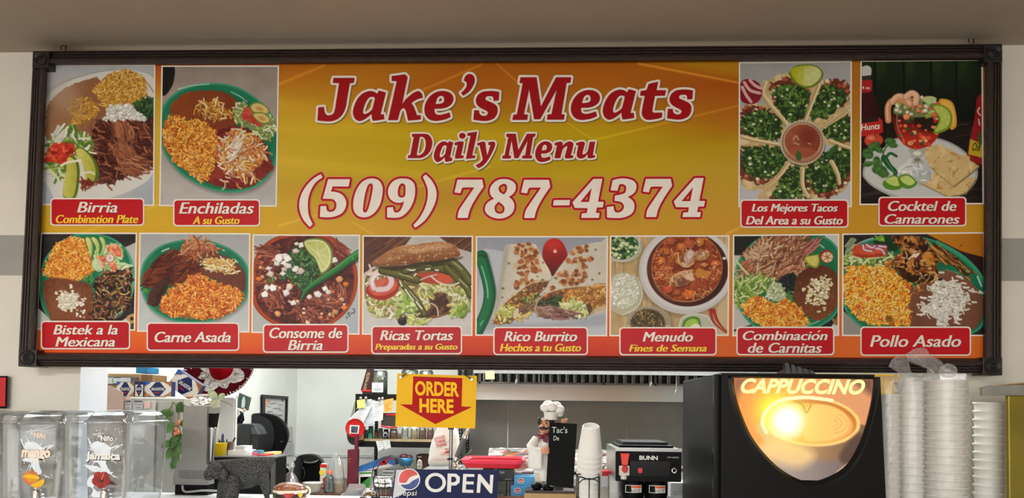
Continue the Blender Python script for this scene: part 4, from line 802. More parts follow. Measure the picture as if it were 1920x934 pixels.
def dish_pollo():
    c = Canvas(1570,430,3.734, [(1581.8,440.7),(1843.7,438),(1843.7,627.6),(1581.2,627.6)], (40,36,36),22)
    c.grad(c.poly([(600,20,0),(1040,20,0),(1040,210,0),(860,150,0)]),(196,128,30),(700,40),(176,106,22),(1020,190)); c.fill(c.poly([(850,150,0),(1040,200,0),(1040,330,0)]),(44,26,26)); c.fill(c.poly([(30,560,0),(180,700,0),(160,760,0),(30,760,0)]),(150,146,140)); c.fill(c.ell(865,113,8,6),(120,70,20))
    P = [(35,300),(70,190),(180,90),(330,50),(500,45),(660,70),(820,140),(940,230),(1030,350),(1060,500),(1030,650),(950,730),(700,790),(420,790),(230,720),(110,640),(40,520)]
    plate_green(c, P, 12,(22,110,76)); c.stroke([(130,110),(190,80),(250,62)], 9,(190,224,210),.8); c.stroke([(700,90),(840,170),(960,270),(1020,370)], 26,(60,160,120),.8); c.stroke([(980,330),(1010,400)], 12,(220,240,230),.8); c.stroke([(760,285),(850,310)], 10,(150,206,180),.6)
    c.fill(c.poly([(250,90),(340,50),(410,60),(420,150),(340,140)]),(24,60,34)); c.greens(c.poly([(270,60),(320,50),(310,90)]),10,(20,40),(9,14),((110,160,50),(150,190,70)))
    g = c.poly([(45,230),(60,170),(110,120),(160,180),(330,170),(400,170),(400,230),(330,260),(220,265),(110,265),(60,270)], rough=9); c.fill(g, (96,122,64)); c.greens(g, 140,(26,66),(8,15),((150,176,90),(206,216,160),(110,150,60),(226,228,190),(70,100,46))); c.bits(c.poly([(60,100),(110,80),(100,140),(60,140)]),14,(40,70),(9,14),((200,206,190),(140,160,120)),.4,-60,20)
    c.stroke([(95,220),(110,190),(150,195),(165,230)], 20,(206,216,170)); c.stroke([(180,250),(220,205),(290,195)], 16,(216,222,160))
    t = c.poly([(105,165),(115,120),(160,108),(330,110),(345,150),(330,180),(240,190),(170,195),(110,185)]); c.fill(t, (206,84,52)); c.tex(t, .09,26); c.fill(c.poly([(110,170),(230,180),(340,165),(330,190),(170,200)], soft=4),(166,50,32),.8)
    for q in ([(180,110),(190,140),(240,150)], [(205,105),(240,125),(265,115)], [(270,130),(310,140),(330,170)], [(290,115),(340,120)]): c.stroke(q, 22,(130,60,90)); c.stroke([(x, y + 3) for x, y in q], 14,(222,190,206))
    b = c.poly([(500,440),(560,390),(700,300),(780,290),(900,340),(980,420),(1020,480),(1020,580),(980,680),(860,740),(600,740),(500,680),(480,560)], rough=4); c.beans(b, (122,78,58),(104,64,48)); c.grad(b, (132,86,64),(800,300),(110,68,50),(700,700),.5); c.chunks(c.ell(560,420,60,40),30,(7,14),((160,100,56),(196,150,90),(130,76,46)),.3)
    k = c.poly([(625,390),(700,365),(770,360),(840,385),(880,440),(920,490),(890,560),(800,600),(780,660),(740,670),(690,620),(640,600),(570,540),(640,520),(660,460)], rough=22, soft=4, rsc=40); c.fill(k, (214,212,200)); c.tex(k, .05,20); c.bits(k, 130,(16,40),(9,16),((226,224,214),(206,202,190),(236,234,226)),.3,40,50); c.mix(k, (140,100,80),16,.68,.74)
    c.bits(c.poly([(560,530),(640,480),(900,400),(960,440),(900,600),(780,680),(640,640)]),60,(14,40),(8,13),((220,216,204),(232,230,222)),.3,30,60); [c.bits(c.ell(x, y, 18,10),2,(20,40),(9,14),((226,222,212),),.3,10,20) for x, y in ((870,375),(860,335),(910,415),(945,435),(600,480),(590,600),(735,310),(1000,440),(955,505),(820,370))]
    r = c.poly([(45,340),(70,280),(140,260),(270,268),(370,270),(440,340),(510,390),(500,480),(500,560),(520,620),(470,675),(330,670),(220,660),(140,610),(80,540),(45,460)], rough=11); c.rice(r, 900,(18,30),(8,12),((232,156,40),(242,176,66),(222,134,30),(246,196,104),(206,112,30)),(176,94,14)); c.chunks(r, 16,(14,24),((206,90,40),(196,76,36)),.3); c.bits(r, 240,(18,28),(8,11),((242,180,76),(232,156,44),(248,200,112)),.4, hi=.4)
    c.fill(c.ell(365,630,28,22,0,8),(90,50,16),.7)
    leg = c.poly([(640,130),(700,110),(760,140),(830,190),(890,250),(940,285),(935,315),(900,330),(860,300),(800,250),(700,220),(650,200)], rough=4); c.fill(leg, (110,66,26)); c.tex(leg, .1,30); c.mix(leg, (176,124,60),36,.5,.62); c.mix(leg, (46,26,16),30,.56,.66); c.bits(leg, 40,(50,110),(6,12),((150,96,44),(190,140,70),(70,40,20)),.4,38,10); c.fill(c.poly([(880,280),(930,280),(945,300),(905,330),(870,300)]),(56,46,26)); c.fill(c.ell(915,292,20,12,20,3),(160,140,80))
    ch = c.poly([(380,60),(440,40),(560,50),(620,70),(640,130),(690,160),(700,260),(700,340),(660,375),(560,375),(470,345),(420,300),(390,240),(420,180),(450,150)], rough=6); c.fill(ch, (130,70,30)); c.tex(ch, .1,60); c.mix(ch, (190,124,56),50,.48,.6); c.mix(ch, (216,164,90),40,.58,.68,.8); c.mix(ch, (64,30,18),40,.56,.64); c.mix(ch, (36,18,14),26,.62,.68)
    c.fill(c.poly([(440,315),(520,320),(640,320),(690,350),(600,378),(500,365)], soft=6),(42,22,16),.9); c.fill(c.ell(650,210,36,46,0,10),(200,130,30),.7); c.fill(c.ell(560,262,22,24),(40,24,20)); c.fill(c.ell(560,260,10,12),(90,60,40)); c.fill(c.ell(610,130,22,34,20,4),(40,22,18)); c.fill(c.ell(560,195,40,20,20,5),(110,44,36)); c.fill(c.ell(435,200,30,26,0,8),(150,60,34),.8); c.fill(c.ell(480,130,30,20,0,8),(206,160,90),.8); c.fill(c.ell(460,292,22,16),(56,28,20)); c.bits(ch, 60,(14,44),(4,9),((226,186,130),(80,36,20),(200,140,70),(50,24,16)),.3, bend=.5)
    c.bits(c.poly([(500,180),(560,150),(570,190),(510,210)]),8,(20,50),(6,10),((236,216,190),),0,-30,20); c.stroke([(655,300),(690,310),(690,345),(655,370)], 12,(206,160,96)); c.chunks(c.poly([(340,230),(390,220),(380,280),(340,270)]),14,(9,16),((206,140,60),(190,110,40)),.4); c.fill(c.ell(720,350,16,10),(40,24,20))
    return c

DISHES = [dish_birria, dish_enchiladas, dish_tacos, dish_cocktel, dish_bistek, dish_carne, dish_consome, dish_tortas, dish_burrito, dish_menudo, dish_carnitas, dish_pollo]
# ---------------------------------------------------------------- the big framed menu sign
def SP(x, y, h=0.0):
    p = P(x, y, -h); return (p.x, p.y, p.z)                  # point on the sign plane, h metres in front of it
def sgrid(name, cv_fn, quad, nu, nv, h, m, parent):
    """a flat print: colours from cv_fn(px, py) stored per vertex over the quad TL, TR, BR, BL"""
    uu, vv = np.meshgrid(np.linspace(0,1, nu + 1), np.linspace(0,1, nv + 1))
    q = np.array(quad, float)
    pts = ((1 - uu) * (1 - vv))[..., None] * q[0] + (uu * (1 - vv))[..., None] * q[1] + (uu * vv)[..., None] * q[2] + ((1 - uu) * vv)[..., None] * q[3]
    M = np.array(_M); d = np.stack([(pts[..., 0] - PPX) / F, -(pts[..., 1] - PPY) / F, -np.ones(pts.shape[:2])], -1) @ M.T
    t = (-h - CAM.y) / d[..., 1]; co = np.array(CAM)[None, None] + d * t[..., None]
    idx = np.arange((nu + 1) * (nv + 1)).reshape(nv + 1, nu + 1)
    fc = np.stack([idx[:-1, :-1], idx[1:, :-1], idx[1:, 1:], idx[:-1,1:]], -1).reshape(-1,4)
    me = bpy.data.meshes.new(name)
    nvx, nf = co.shape[0] * co.shape[1], len(fc)
    me.vertices.add(nvx); me.vertices.foreach_set('co', co.reshape(-1).astype(np.float32))
    me.loops.add(nf * 4); me.loops.foreach_set('vertex_index', fc.reshape(-1).astype(np.int32))
    me.polygons.add(nf); me.polygons.foreach_set('loop_start', np.arange(0, nf * 4,4, dtype=np.int32))
    me.update(calc_edges=True); me.validate()
    c = np.clip(cv_fn(pts[..., 0], pts[..., 1]),0,1)
    l = np.where(c <= .04045, c / 12.92,((c + .055) / 1.055) ** 2.4)
    at = me.color_attributes.new('print', 'FLOAT_COLOR', 'POINT')
    at.data.foreach_set('color', np.concatenate([l, np.ones(l.shape[:2] + (1,))], -1).reshape(-1).astype(np.float32))
    me.materials.append(m)
    o = bpy.data.objects.new(name, me); COL.objects.link(o); o.parent = parent
    return o
def canvas_sampler(c):
    def f(px, py):
        x = np.clip((px - c.x0) * c.K, 0, c.W - 1.001); y = np.clip((py - c.y0) * c.K, 0, c.H - 1.001)
        x0 = x.astype(int); y0 = y.astype(int); fx = (x - x0)[..., None]; fy = (y - y0)[..., None]
        I = c.img
        return (I[y0, x0] * (1 - fx) + I[y0, x0 + 1] * fx) * (1 - fy) + (I[y0 + 1, x0] * (1 - fx) + I[y0 + 1, x0 + 1] * fx) * fy
    return f

sign = bpy.data.objects.new('menu_sign', None); COL.objects.link(sign)
tag(sign, 'wide dark-framed menu banner of dish photographs hung above the counter', 'sign')
PRINT = mat_attr('vinyl_print', 0.42, spec=0.2)  # banner and dish colours have the room light's falloff painted in, darker above
# banner background
def lerp_stops(t, stops):
    out = np.zeros(t.shape + (3,))
    for k in range(3): out[..., k] = np.interp(t, [s_[0] for s_ in stops], [s_[1][k] / 255. for s_ in stops])
    return out
def banner_col(px, py):
    # rows: warm orange at the top, yellow in the middle, gold, red-orange at the foot
    yy = py + (px - 960) * 0.004
    left = lerp_stops(yy, [(118,(186,84,34)),(150,(196,112,32)),(185,(206,160,46)),(240,(214,178,50)),(330,(212,176,52)),(430,(216,170,40)),(520,(222,150,40)),(620,(230,110,40)),(660,(226,84,36))])
    mid = lerp_stops(yy, [(118,(176,96,14)),(170,(182,104,14)),(210,(182,126,12)),(240,(192,158,6)),(290,(196,166,4)),(330,(196,164,20)),(345,(198,154,34)),(440,(204,154,40)),(540,(226,130,34)),(620,(224,84,36)),(660,(206,60,34))])
    right = lerp_stops(yy, [(118,(178,110,16)),(160,(170,84,14)),(230,(182,114,18)),(270,(190,150,16)),(320,(196,158,44)),(440,(204,150,48)),(540,(214,130,44)),(620,(220,98,40)),(660,(222,104,40))])
    far = lerp_stops(yy, [(118,(186,118,40)),(250,(190,136,44)),(430,(206,152,40)),(560,(206,120,44)),(660,(228,110,44))])
    t = (px - 60) / 1790.
    w = np.stack([np.interp(t, [0,.22,.42], [1,1,0]), np.interp(t, [.22,.42,.6,.72], [0,1,1,0]), np.interp(t, [.6,.72,.8,.9], [0,1,1,0]), np.interp(t, [.8,.9,1], [0,1,1])], -1)
    w /= w.sum(-1, keepdims=True)
    c = left * w[..., 0:1] + mid * w[..., 1:2] + right * w[..., 2:3] + far * w[..., 3:4]
    # darker orange wedges with a bright edge, as printed
    def side(x0, y0, x1, y1): return ((px - x0) * (y1 - y0) - (py - y0) * (x1 - x0)) / math.hypot(x1 - x0, y1 - y0)
    for (a, col, amt) in (((520,159,610,122),(176,66,30),.6),((770,178,905,120),(196,150,20),.35)):
        d = side(*a); c += (np.array(col) / 255. - c) * (np.clip(-d if False else d, 0,60) / 60.)[..., None] * amt * ((px < 960) & (px > 515))[..., None]
    d = side(1195,119,1390,156); c += (np.array((190,140,20)) / 255. - c) * (np.clip(d, 0,20) / 20.)[..., None] * .7 * ((px > 1190) & (px < 1400))[..., None]
    for (x0, y0, x1, y1, wd, s_) in ((520,159,610,122,2.2,.10),(790,170,905,120,2.0,.12),(930,118,970,154,1.8,.10),(1060,228,1112,262,1.6,.06),(1112,263,1390,197,1.8,.10),(1195,119,1390,156,2.0,.20),(520,424,920,312,2.2,.07),(520,300,800,330,9,.03),(660,416,700,440,1.8,.06),(1360,440,1390,425,2,.1),(40,480,520,300,1.8,.06),(60,660,320,560,1.8,.05),(900,330,1390,250,14,-.02),(520,235,960,262,14,.03),(520,350,1200,400,20,-.03),(520,200,700,226,16,.04)):
        ex, ey = x1 - x0, y1 - y0; L = math.hypot(ex, ey)
        s2 = ((px - x0) * ex + (py - y0) * ey) / L; dd = np.abs(side(x0, y0, x1, y1))
        c += (np.clip(1.5 - dd / wd, 0,1) * ((s2 > 0) & (s2 < L)) * s_)[..., None] * np.array((1,.95,.6))
    return c
IN = [(86,121),(1846,112),(1846,673),(76,662)]
BQ = [(80,116),(1850,106),(1850,678),(70,668)]
banner = sgrid('banner', banner_col, BQ, 900,286,0.0, PRINT, sign)
WHT = mat('print_cream', (236,228,218),0.45, noise=.02); RED = mat('print_red', (180,20,28),0.4, noise=.03, nscale=8, spec=.2); RED2 = mat('print_crimson', (160,14,22),0.42, noise=.03, nscale=8, spec=.2)
SHAD = mat('print_dark_edge', (120,84,30),0.5); YELT = mat('print_yellow', (250,206,40),.45, noise=.02); DRED = mat('print_dark_red', (110,12,18),.5)
class SB(MB):
    """mesh builder on the sign plane: x, z are photograph pixels, y the height off the banner"""
    def out(s, name, mats, parent):
        s.v = [SP(x, -z, h) for x, h, z in s.v]; return s.build(name, mats, parent)
def glyph_stroke(mb, loops, w, h, m, st=2e-6):
    """a rounded outline of half-width w around closed loops"""
    for lp in loops:
        n = len(lp)
        for i in range(n):
            (x0, y0),(x1, y1) = lp[i], lp[(i + 1) % n]; L = math.hypot(x1 - x0, y1 - y0)
            if L < 1e-6: continue
            h += st; nx, ny = -(y1 - y0) / L * w, (x1 - x0) / L * w
            mb.add([(x0 - nx, h, -y0 + ny),(x1 - nx, h, -y1 + ny),(x1 + nx, h, -y1 - ny),(x0 + nx, h, -y0 - ny)], [(0,1,2,3)], m)
            h += st; mb.add([(x0 + math.cos(k * .6283) * w, h, -y0 + math.sin(k * .6283) * w) for k in range(10)], [tuple(range(10))], m)
def glyphs(name, shapes, mo, mi, wo, h=.002, edge=None, shadow=True):
    mb = SB(); 
    for loops in shapes:
        if shadow: glyph_stroke(mb, [[(x + 1.6, y + 1.8) for x, y in l] for l in loops], wo - .2, h * .5,2)
        if edge: glyph_stroke(mb, loops, wo + edge, h * .7,3)
    for k, loops in enumerate(shapes):
        glyph_stroke(mb, loops, wo, h + (k % 2) * .0006,0)
        mb.poly([[(x, -y) for x, y in l] for l in loops], h + .00055 + (k % 2) * .0006,0)
    for loops in shapes: mb.poly([[(x, -y) for x, y in l] for l in loops], h + .0014,1)
    return mb.out(name, [mo, mi, SHAD, mat('print_pink_edge', (240,160,110),.5)], banner)
def G(ox, oy, sc, *loops):
    return [[(ox + x / sc, oy + y / sc) for x, y in catmull(l, True, 4)] for l in loops]
def c0(*p): return [(a, b, 0) for a, b in p]
Z = 8.49; A1 = (580,130, Z); A2 = (770,130, Z); A3 = (950,130, Z); A4 = (1120,130, Z)
def g_a(o, dx, dy):
    f = lambda l: [(p[0] + dx, p[1] + dy) + tuple(p[2:]) for p in l]
    return G(*o, f([(1080,385,0),(1108,338,0),(1222,368,0),(1135,718,0),(1186,714,0),(1196,795,0),(1030,820),(1000,795),(990,712,0),(920,770),(850,812),(785,824),(725,785),(697,720),(695,660),(720,560),(780,450),(860,378),(950,346),(1020,352)]),
             f([(985,440),(1040,455),(1020,560),(995,640),(930,695),(880,712),(855,680),(875,590),(915,500),(950,455)]))
def g_e(o, dx, dy):
    f = lambda l: [(p[0] + dx, p[1] + dy) + tuple(p[2:]) for p in l]
    return G(*o, f([(385,628,0),(380,665),(400,710),(460,725),(530,712),(618,685,0),(638,760,0),(560,795),(470,815),(380,822),(290,795),(230,720),(218,620),(245,520),(310,425),(400,365),(500,343),(600,360),(665,410),(682,480),(655,550),(590,600),(500,625)]),
             f([(398,552,0),(480,545),(525,520),(530,465),(510,430),(470,425),(430,455),(410,505)]))
def g_s(o, dx, dy):
    f = lambda l: [(p[0] + dx, p[1] + dy) + tuple(p[2:]) for p in l]
    return G(*o, f([(1412,360,0),(1402,498,0),(1320,504,0),(1308,440),(1270,428),(1210,435),(1190,462),(1200,488),(1260,515),(1340,555),(1382,610),(1382,690),(1340,770),(1260,812),(1160,824),(998,804,0),(1010,652,0),(1090,652,0),(1100,710),(1150,740),(1200,735),(1228,700),(1215,670),(1160,640),(1090,600),(1045,545),(1038,480),(1070,410),(1140,360),(1240,345),(1330,346)]))
JM = [G(*A1, [(385,136,0),(722,136,0),(708,216,0),(644,222,0),(600,480),(585,580),(545,690),(480,770),(390,818),(290,830),(128,815,0),(142,605,0),(232,597,0),(245,680),(280,728),(330,730),(380,705),(405,640),(425,520),(472,222,0),(370,216,0)]),
      g_a(A1,0,0),
      G(*A1, c0((1310,108)) + [(1430,92),(1525,78,0),(1566,125,0),(1478,552,0)] + [((x + 1615.0), y) for x, y in ((-75,470),(20,390),(70,360))] + [(1740,342,0),(1790,385),(1806,455,0),(1740,470),(1670,505),(1625,540,0),(1660,590),(1690,660),(1712,730,0),(1776,730,0),(1774,800,0),(1572,818,0),(1550,720),(1530,650),(1500,620),(1450,660),(1408,810,0),(1252,810,0),(1390,190,0),(1310,185,0)]),
      g_e(A2,0,0),
      G(*A2, [(845,180,0),(870,110),(920,76),(970,80),(1010,120),(1020,190),(985,280),(925,360),(835,420,0),(800,375,0),(850,330),(888,270),(890,215),(870,192)]),
      g_s(A2,0,0),
      G(*A3, c0((218,126),(476,126),(545,590),(785,126),(1028,126),(1015,215),(955,218),(874,714),(925,718),(912,802),(640,802),(652,718),(712,714),(795,325),(535,795),(435,795),(358,322),(276,714),(340,722),(328,806),(88,806),(108,722),(162,716),(254,222),(204,218))),
      g_e(A3,804,-15), g_a(A4,-607,-22),
      G(*A4, c0((815,235)) + [(880,215),(970,198,0),(944,332,0),(1094,332,0),(1076,420,0),(920,424,0),(880,640),(890,685),(940,690),(1035,686,0),(1032,765,0),(950,790),(810,806),(740,775),(708,710),(715,620),(755,424,0),(680,420,0),(690,345,0),(782,330,0)]),
      g_s(A4,112,-23)]
glyphs('title_lettering', JM, WHT, RED2,4.2)
ZD = 10.105; D1 = (755,240, ZD); D2 = (935,240, ZD)
DM = [G(*D1, c0((175,112)) + [(430,112),(500,140),(550,210),(562,300),(530,420),(460,510),(360,565),(290,572),(95,572,0),(104,518,0),(145,512,0),(208,172,0),(175,165,0)], [(325,172,0),(370,168),(420,210),(438,290),(425,390),(385,470),(320,515),(264,515,0)]),
      [[(755 + (x - 695) * .585 / 8.49 + 66.5 * .0 + 58.5,240 + (y - 338) * .69 / 8.49 + 24.5) for x, y in l] for l in [[((p[0] - 580) * Z, (p[1] - 130) * Z) for p in lp] for lp in g_a(A1,0,0)]],
      G(*D1, c0((980,282)) + [(1060,258),(1130,258),(1155,285),(1105,520,0),(1156,520,0),(1152,570,0),(1015,582),(992,565),(995,520),(1040,326,0),(988,330,0)]),
      G(*D1, circ(1130,148,62,56,14)),
      G(*D1, c0((1226,95)) + [(1380,74,0),(1406,105),(1318,520,0),(1378,520,0),(1372,570,0),(1225,582),(1203,560),(1285,152,0),(1226,148,0)]),
      G(*D1, c0((1408,290)) + [(1530,256),(1565,285),(1575,360),(1602,516,0),(1662,330,0),(1625,322,0),(1620,270,0),(1720,258),(1755,295),(1740,370),(1690,480),(1610,620),(1530,710),(1440,766,0),(1375,706,0),(1450,668),(1510,605),(1505,540),(1455,330,0),(1415,330,0)]),
      G(*D2, c0((148,108),(326,108),(372,420),(536,108),(700,108),(688,165),(652,170),(596,520),(636,524),(628,578),(440,578),(450,524),(500,518),(548,240),(372,574),(296,574),(244,238),(190,518),(234,524),(228,580),(64,580),(76,522),(112,518),(182,175),(144,165))),
      [[(935 + (x - 218) / 8.49 * .585 + 68.5,240 + (y - 343) / 8.49 * .69 + 25.0) for x, y in l] for l in [[((p[0] - 770) * Z, (p[1] - 130) * Z) for p in lp] for lp in g_e(A2,0,0)]],
      G(*D2, c0((1058,285)) + [(1150,258),(1190,262),(1215,290),(1208,340,0),(1280,275),(1350,255),(1405,280),(1412,340),(1368,518,0),(1414,518,0),(1410,568,0),(1285,580),(1254,555),(1262,500),(1300,360),(1285,345),(1240,375),(1205,430),(1168,574,0),(1055,574,0),(1104,330,0),(1060,330,0)]),
      G(*D2, c0((1468,285)) + [(1580,256),(1625,275),(1632,310),(1590,470),(1600,500),(1650,480),(1690,420),(1722,262,0),(1830,256,0),(1785,516,0),(1826,516,0),(1828,560,0),(1720,578),(1685,560),(1680,500),(1630,560),(1550,582),(1495,555),(1478,500),(1508,330,0),(1470,330,0)])]
glyphs('subtitle_lettering', DM, WHT, RED2,3.4,.0022)
ZP = 7.785; N1 = (550,320, ZP); N2 = (710,320, ZP); N3 = (890,320, ZP); N4 = (1060,320, ZP); N5 = (1180,320, ZP)
def seven(o, dx=0, dy=0, sx=1): return G(*o, [((x - 1150) * sx + 1150 + dx, y + dy) + tuple(r) for x, y, *r in [(1150,132,0),(1512,132,0),(1532,235,0),(1420,400),(1335,560),(1300,690,0),(1152,690,0),(1170,590),(1230,490),(1398,246,0),(1245,246),(1215,262),(1192,330,0),(1106,318,0)]])
def four(o, dx, dy): return G(*o, [(x + dx, y + dy, 0) for x, y in ((410,120),(540,120),(476,454),(560,456),(545,536),(460,538),(446,618),(500,618),(488,690),(232,690),(244,624),(314,620),(326,548),(138,545),(104,464))], [(x + dx, y + dy, 0) for x, y in ((386,252),(346,458),(218,458))])
NM = [G(*N1, [(402,50,0),(426,98,0),(330,170),(260,280),(220,400),(212,520),(225,650),(282,782,0),(240,825,0),(150,720),(98,600),(86,480),(120,340),(200,210),(300,112)]),
      G(*N1, [(508,125,0),(826,125,0),(806,232,0),(574,230,0),(548,308,0),(620,312),(710,350),(765,430),(768,520),(720,610),(630,662),(510,682),(388,676,0),(396,520,0),(478,516,0),(490,580),(530,602),(590,590),(625,540),(625,470),(590,425),(540,412),(430,410,0)]),
      G(*N1, [(1165,114),(1250,145),(1300,230),(1300,350),(1262,500),(1190,610),(1100,670),(1010,682),(930,650),(880,570),(876,450),(910,310),(980,190),(1070,128)], [(1130,186),(1158,210),(1160,260),(1130,430),(1085,580),(1045,612),(1018,590),(1018,530),(1045,350),(1085,220)]),
      G(*N2, [(350,115),(440,125),(510,180),(532,270),(520,400),(470,530),(390,630),(290,685),(122,684,0),(124,540,0),(208,532,0),(222,595),(262,614),(310,590),(345,530),(372,452,0),(310,470),(240,462),(170,415),(138,340),(146,250),(200,165),(280,122)], [(345,186),(382,205),(392,260),(384,370),(330,394),(288,370),(278,310),(290,240),(315,198)]),
      G(*N2, [(685,55,0),(770,140),(830,250),(846,360),(820,480),(750,620),(660,740),(534,835,0),(506,795,0),(590,700),(660,580),(705,450),(718,330),(705,230),(646,95,0)]),
      seven(N2),
      G(*N3, [(430,122),(520,138),(590,190),(600,260),(570,330),(498,385,0),(550,430),(578,500),(565,590),(500,660),(400,698),(290,692),(200,650),(150,580),(165,500),(210,450),(282,408,0),(235,360),(220,290),(250,210),(330,140)], [(425,192),(465,210),(474,260),(460,310),(426,350,0),(370,315),(350,270),(365,220)], [(350,452,0),(410,500),(438,550),(420,610),(370,630),(315,615),(290,560),(300,505)]),
      seven(N3,-428,2), G(*N3, c0((1158,430),(1394,428),(1380,506),(1144,508))), four(N4,0,0),
      G(*N4, [(690,140,0),(780,118),(880,115),(980,140),(1030,190),(1036,260),(1000,330),(912,386,0),(975,430),(1008,500),(990,600),(920,660),(800,692),(608,686,0),(606,532,0),(702,518,0),(715,585),(750,612),(810,600),(848,560),(855,510),(820,462),(770,448),(718,440,0),(724,365,0),(800,350),(870,325),(888,270),(880,220),(830,196),(785,210),(762,294,0),(662,288,0)]),
      seven(N5,-908,-12), four(N5,544,-12)]
glyphs('phone_number_lettering', NM, RED, WHT, 4.2,.002, edge=1.0, shadow=False)
# photographs and captions
CAP = [((95.3,372.4,269.4,422.3),(60,100,2.746), [('Birria', 232,765,440,820,0),('Combination Plate', 122,832,548,875,1)], 'birria plate'),
       ((325.7,374.6,486.7,423.4),(290,100,2.746), [('Enchiladas', 125,768,512,826,0),('A su Gusto', 195,840,438,880,1)], 'enchiladas'),
       ((1389,375,1590,426),(1370,100,2.746), [('Los Mejores Tacos', 108,775,552,828,0),('Del Area a su Gusto', 78,838,578,882,0)], 'tacos'),
       ((1648,370,1811,423.4),(1600,100,2.746), [('Cocktel de', 178,760,532,812,0),('Camarones', 160,828,548,878,0)], 'shrimp cocktail'),
       ((77.5,602.7,243,654),(60,430,3.89), [('Bistek a la', 155,697,625,768,0),('Mexicana', 170,785,605,856,0)], 'beef plate'),
       ((276,605.8,447.7,657),(255,430,3.891), [('Carne Asada', 135,748,692,825,0)], 'carne asada'),
       ((493.8,608.6,652.6,660.5),(465,430,3.891), [('Consome de', 155,718,688,795,0),('Birria', 290,808,545,882,0)], 'birria consomme'),
       ((697.2,612,865.3,663.4),(670,430,3.891), [('Ricas Tortas', 165,738,700,810,0),('Preparadas a su Gusto', 130,835,733,892,1)], 'torta'),
       ((926,614,1101.3,665),(885,430,3.892), [('Rico Burrito', 235,745,768,818,0),('Hechos a tu Gusto', 203,835,797,892,1)], 'burrito'),
       ((1162.2,614.5,1342.6,665.4),(1135,430,3.892), [('Menudo', 272,750,640,820,0),('Fines de Semana', 172,842,740,893,1)], 'menudo'),
       ((1381.7,613.8,1563.4,665.2),(1365,430,3.891), [('Combinacion', 107,742,727,810,0),('de Carnitas', 143,828,686,902,0)], 'carnitas plate'),
       ((1614.2,613.5,1819.6,666.2),(1570,430,3.734), [('Pollo Asado', 228,742,867,824,0)], 'roast chicken plate')]
PLAQ = mat('print_plaque_red', (190,18,30),0.38, noise=.04, nscale=5, spec=.25)
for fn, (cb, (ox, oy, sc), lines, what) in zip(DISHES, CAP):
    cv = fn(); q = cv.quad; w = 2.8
    fr = SB(); qo = [(q[0][0] - w, q[0][1] - w),(q[1][0] + w, q[1][1] - w),(q[2][0] + w, q[2][1] + w),(q[3][0] - w, q[3][1] + w)]
    if q[0][0] < 90: qo = [(q[0][0] - 1.5, q[0][1] - w), qo[1], qo[2], (q[3][0] - 1.5, q[3][1] + w)]
    for i in range(4):
        a, b, c_, d = qo[i], qo[(i + 1) % 4], q[(i + 1) % 4], q[i]
        fr.rect([(p[0], .0012,-p[1]) for p in (a, d, c_, b)], 0)
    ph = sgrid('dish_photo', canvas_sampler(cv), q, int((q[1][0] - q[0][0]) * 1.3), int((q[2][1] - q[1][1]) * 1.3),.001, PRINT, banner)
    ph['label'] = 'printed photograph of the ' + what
    fr.out('photo_border', [WHT], banner)
    cp = SB(); x0, y0, x1, y1 = cb
    cp.poly([(x, -y) for x, y in rr(x0 - 1.2, x1 + 1.2, y0 - 1.2, y1 + 1.2,7)], .0018,0)
    cp.poly([(x, -y) for x, y in rr(x0 + 1.4, x1 - 1.4, y0 + 1.4, y1 - 1.4,5.4)], .0022,1)
    for t, a, b, c_, d, k in lines:
        X0, X1, Z0, Z1 = ox + a / sc, ox + c_ / sc, -(oy + d / sc),-(oy + b / sc)
        cp.text(t, X0 + 1.2, X1 + 1.2, Z0 - .9, Z1 - .9,.0024,3,.24)
        for j in (-.8,-.4,0,.4,.8): cp.text(t, X0 + j + .8, X1 + j - .8, Z0, Z1,.0029 + j * .0002,2 if k == 0 else 4,.24)
    if 'carnitas' in what: cp.poly([(ox + x / sc, -(oy + y / sc)) for x, y in ((652,752),(664,738),(676,738),(662,752))], .0028,2)
    cp.out('caption', [WHT, PLAQ, WHT, DRED, YELT], banner)
    if fn is dish_cocktel:
        for a_, m_ in ((('Hunts', 1613.8,1650,-243.5,-232,.0016,0,.2,.02, None, .10), WHT),(('4 oz', 1616.5,1631,-167.5,-161.5,.0016,0,0,.01), WHT),(('Che', 1823,1838.5,-283,-268,.0016,0,.3,.02, None, -.1), mat('print_dark_green', (40,56,24),.5))):
            SB().text(*a_).out('bottle_lettering', [m_], ph)
# frame rails with a moulded profile
WOOD = mat('dark_stained_moulding', (50,36,32),0.42, noise=.28, nscale=30, bump=.5, bscale=120, stretch=(1,6,6)); WOODV = mat('dark_stained_moulding_upright', (50,36,32),0.42, noise=.28, nscale=30, bump=.5, bscale=120, stretch=(6,6,1))
BLK = mat('corner_block_paint', (38,34,34),.4, noise=.1, bump=.1)
PROF = [(0,.0),(.03,.014),(.10,.017),(.13,.012),(.16,.018),(.25,.020),(.28,.014),(.32,.022),(.42,.025),(.46,.022),(.52,.029),(.62,.033),(.74,.033),(.86,.028),(.93,.018),(1,.002)]
def rail(name, oA, oB, iA, iB, m):
    """outer edge oA-oB, inner edge iA-iB in pixels"""
    mb = MB(); rows = []
    for t, h in PROF:
        rows.append([SP(oA[0] + (iA[0] - oA[0]) * t, oA[1] + (iA[1] - oA[1]) * t, h), SP(oB[0] + (iB[0] - oB[0]) * t, oB[1] + (iB[1] - oB[1]) * t, h)])
    rows = [[SP(*oA, -.022), SP(*oB, -.022)]] + rows + [[SP(*iA, -.022), SP(*iB, -.022)]]
    n = len(rows); vs = [p for r_ in rows for p in r_]
    mb.add(vs, [(2 * i, 2 * i + 1,2 * i + 3,2 * i + 2) for i in range(n - 1)] + [(2 * n - 2,2 * n - 1,1,0), tuple(2 * i for i in range(n)), tuple(2 * i + 1 for i in reversed(range(n)))], 0)
    return mb.build(name, m, sign)
rail('top_rail', (84,95.5),(1850,82.5),(84,122.5),(1850,113), WOOD)
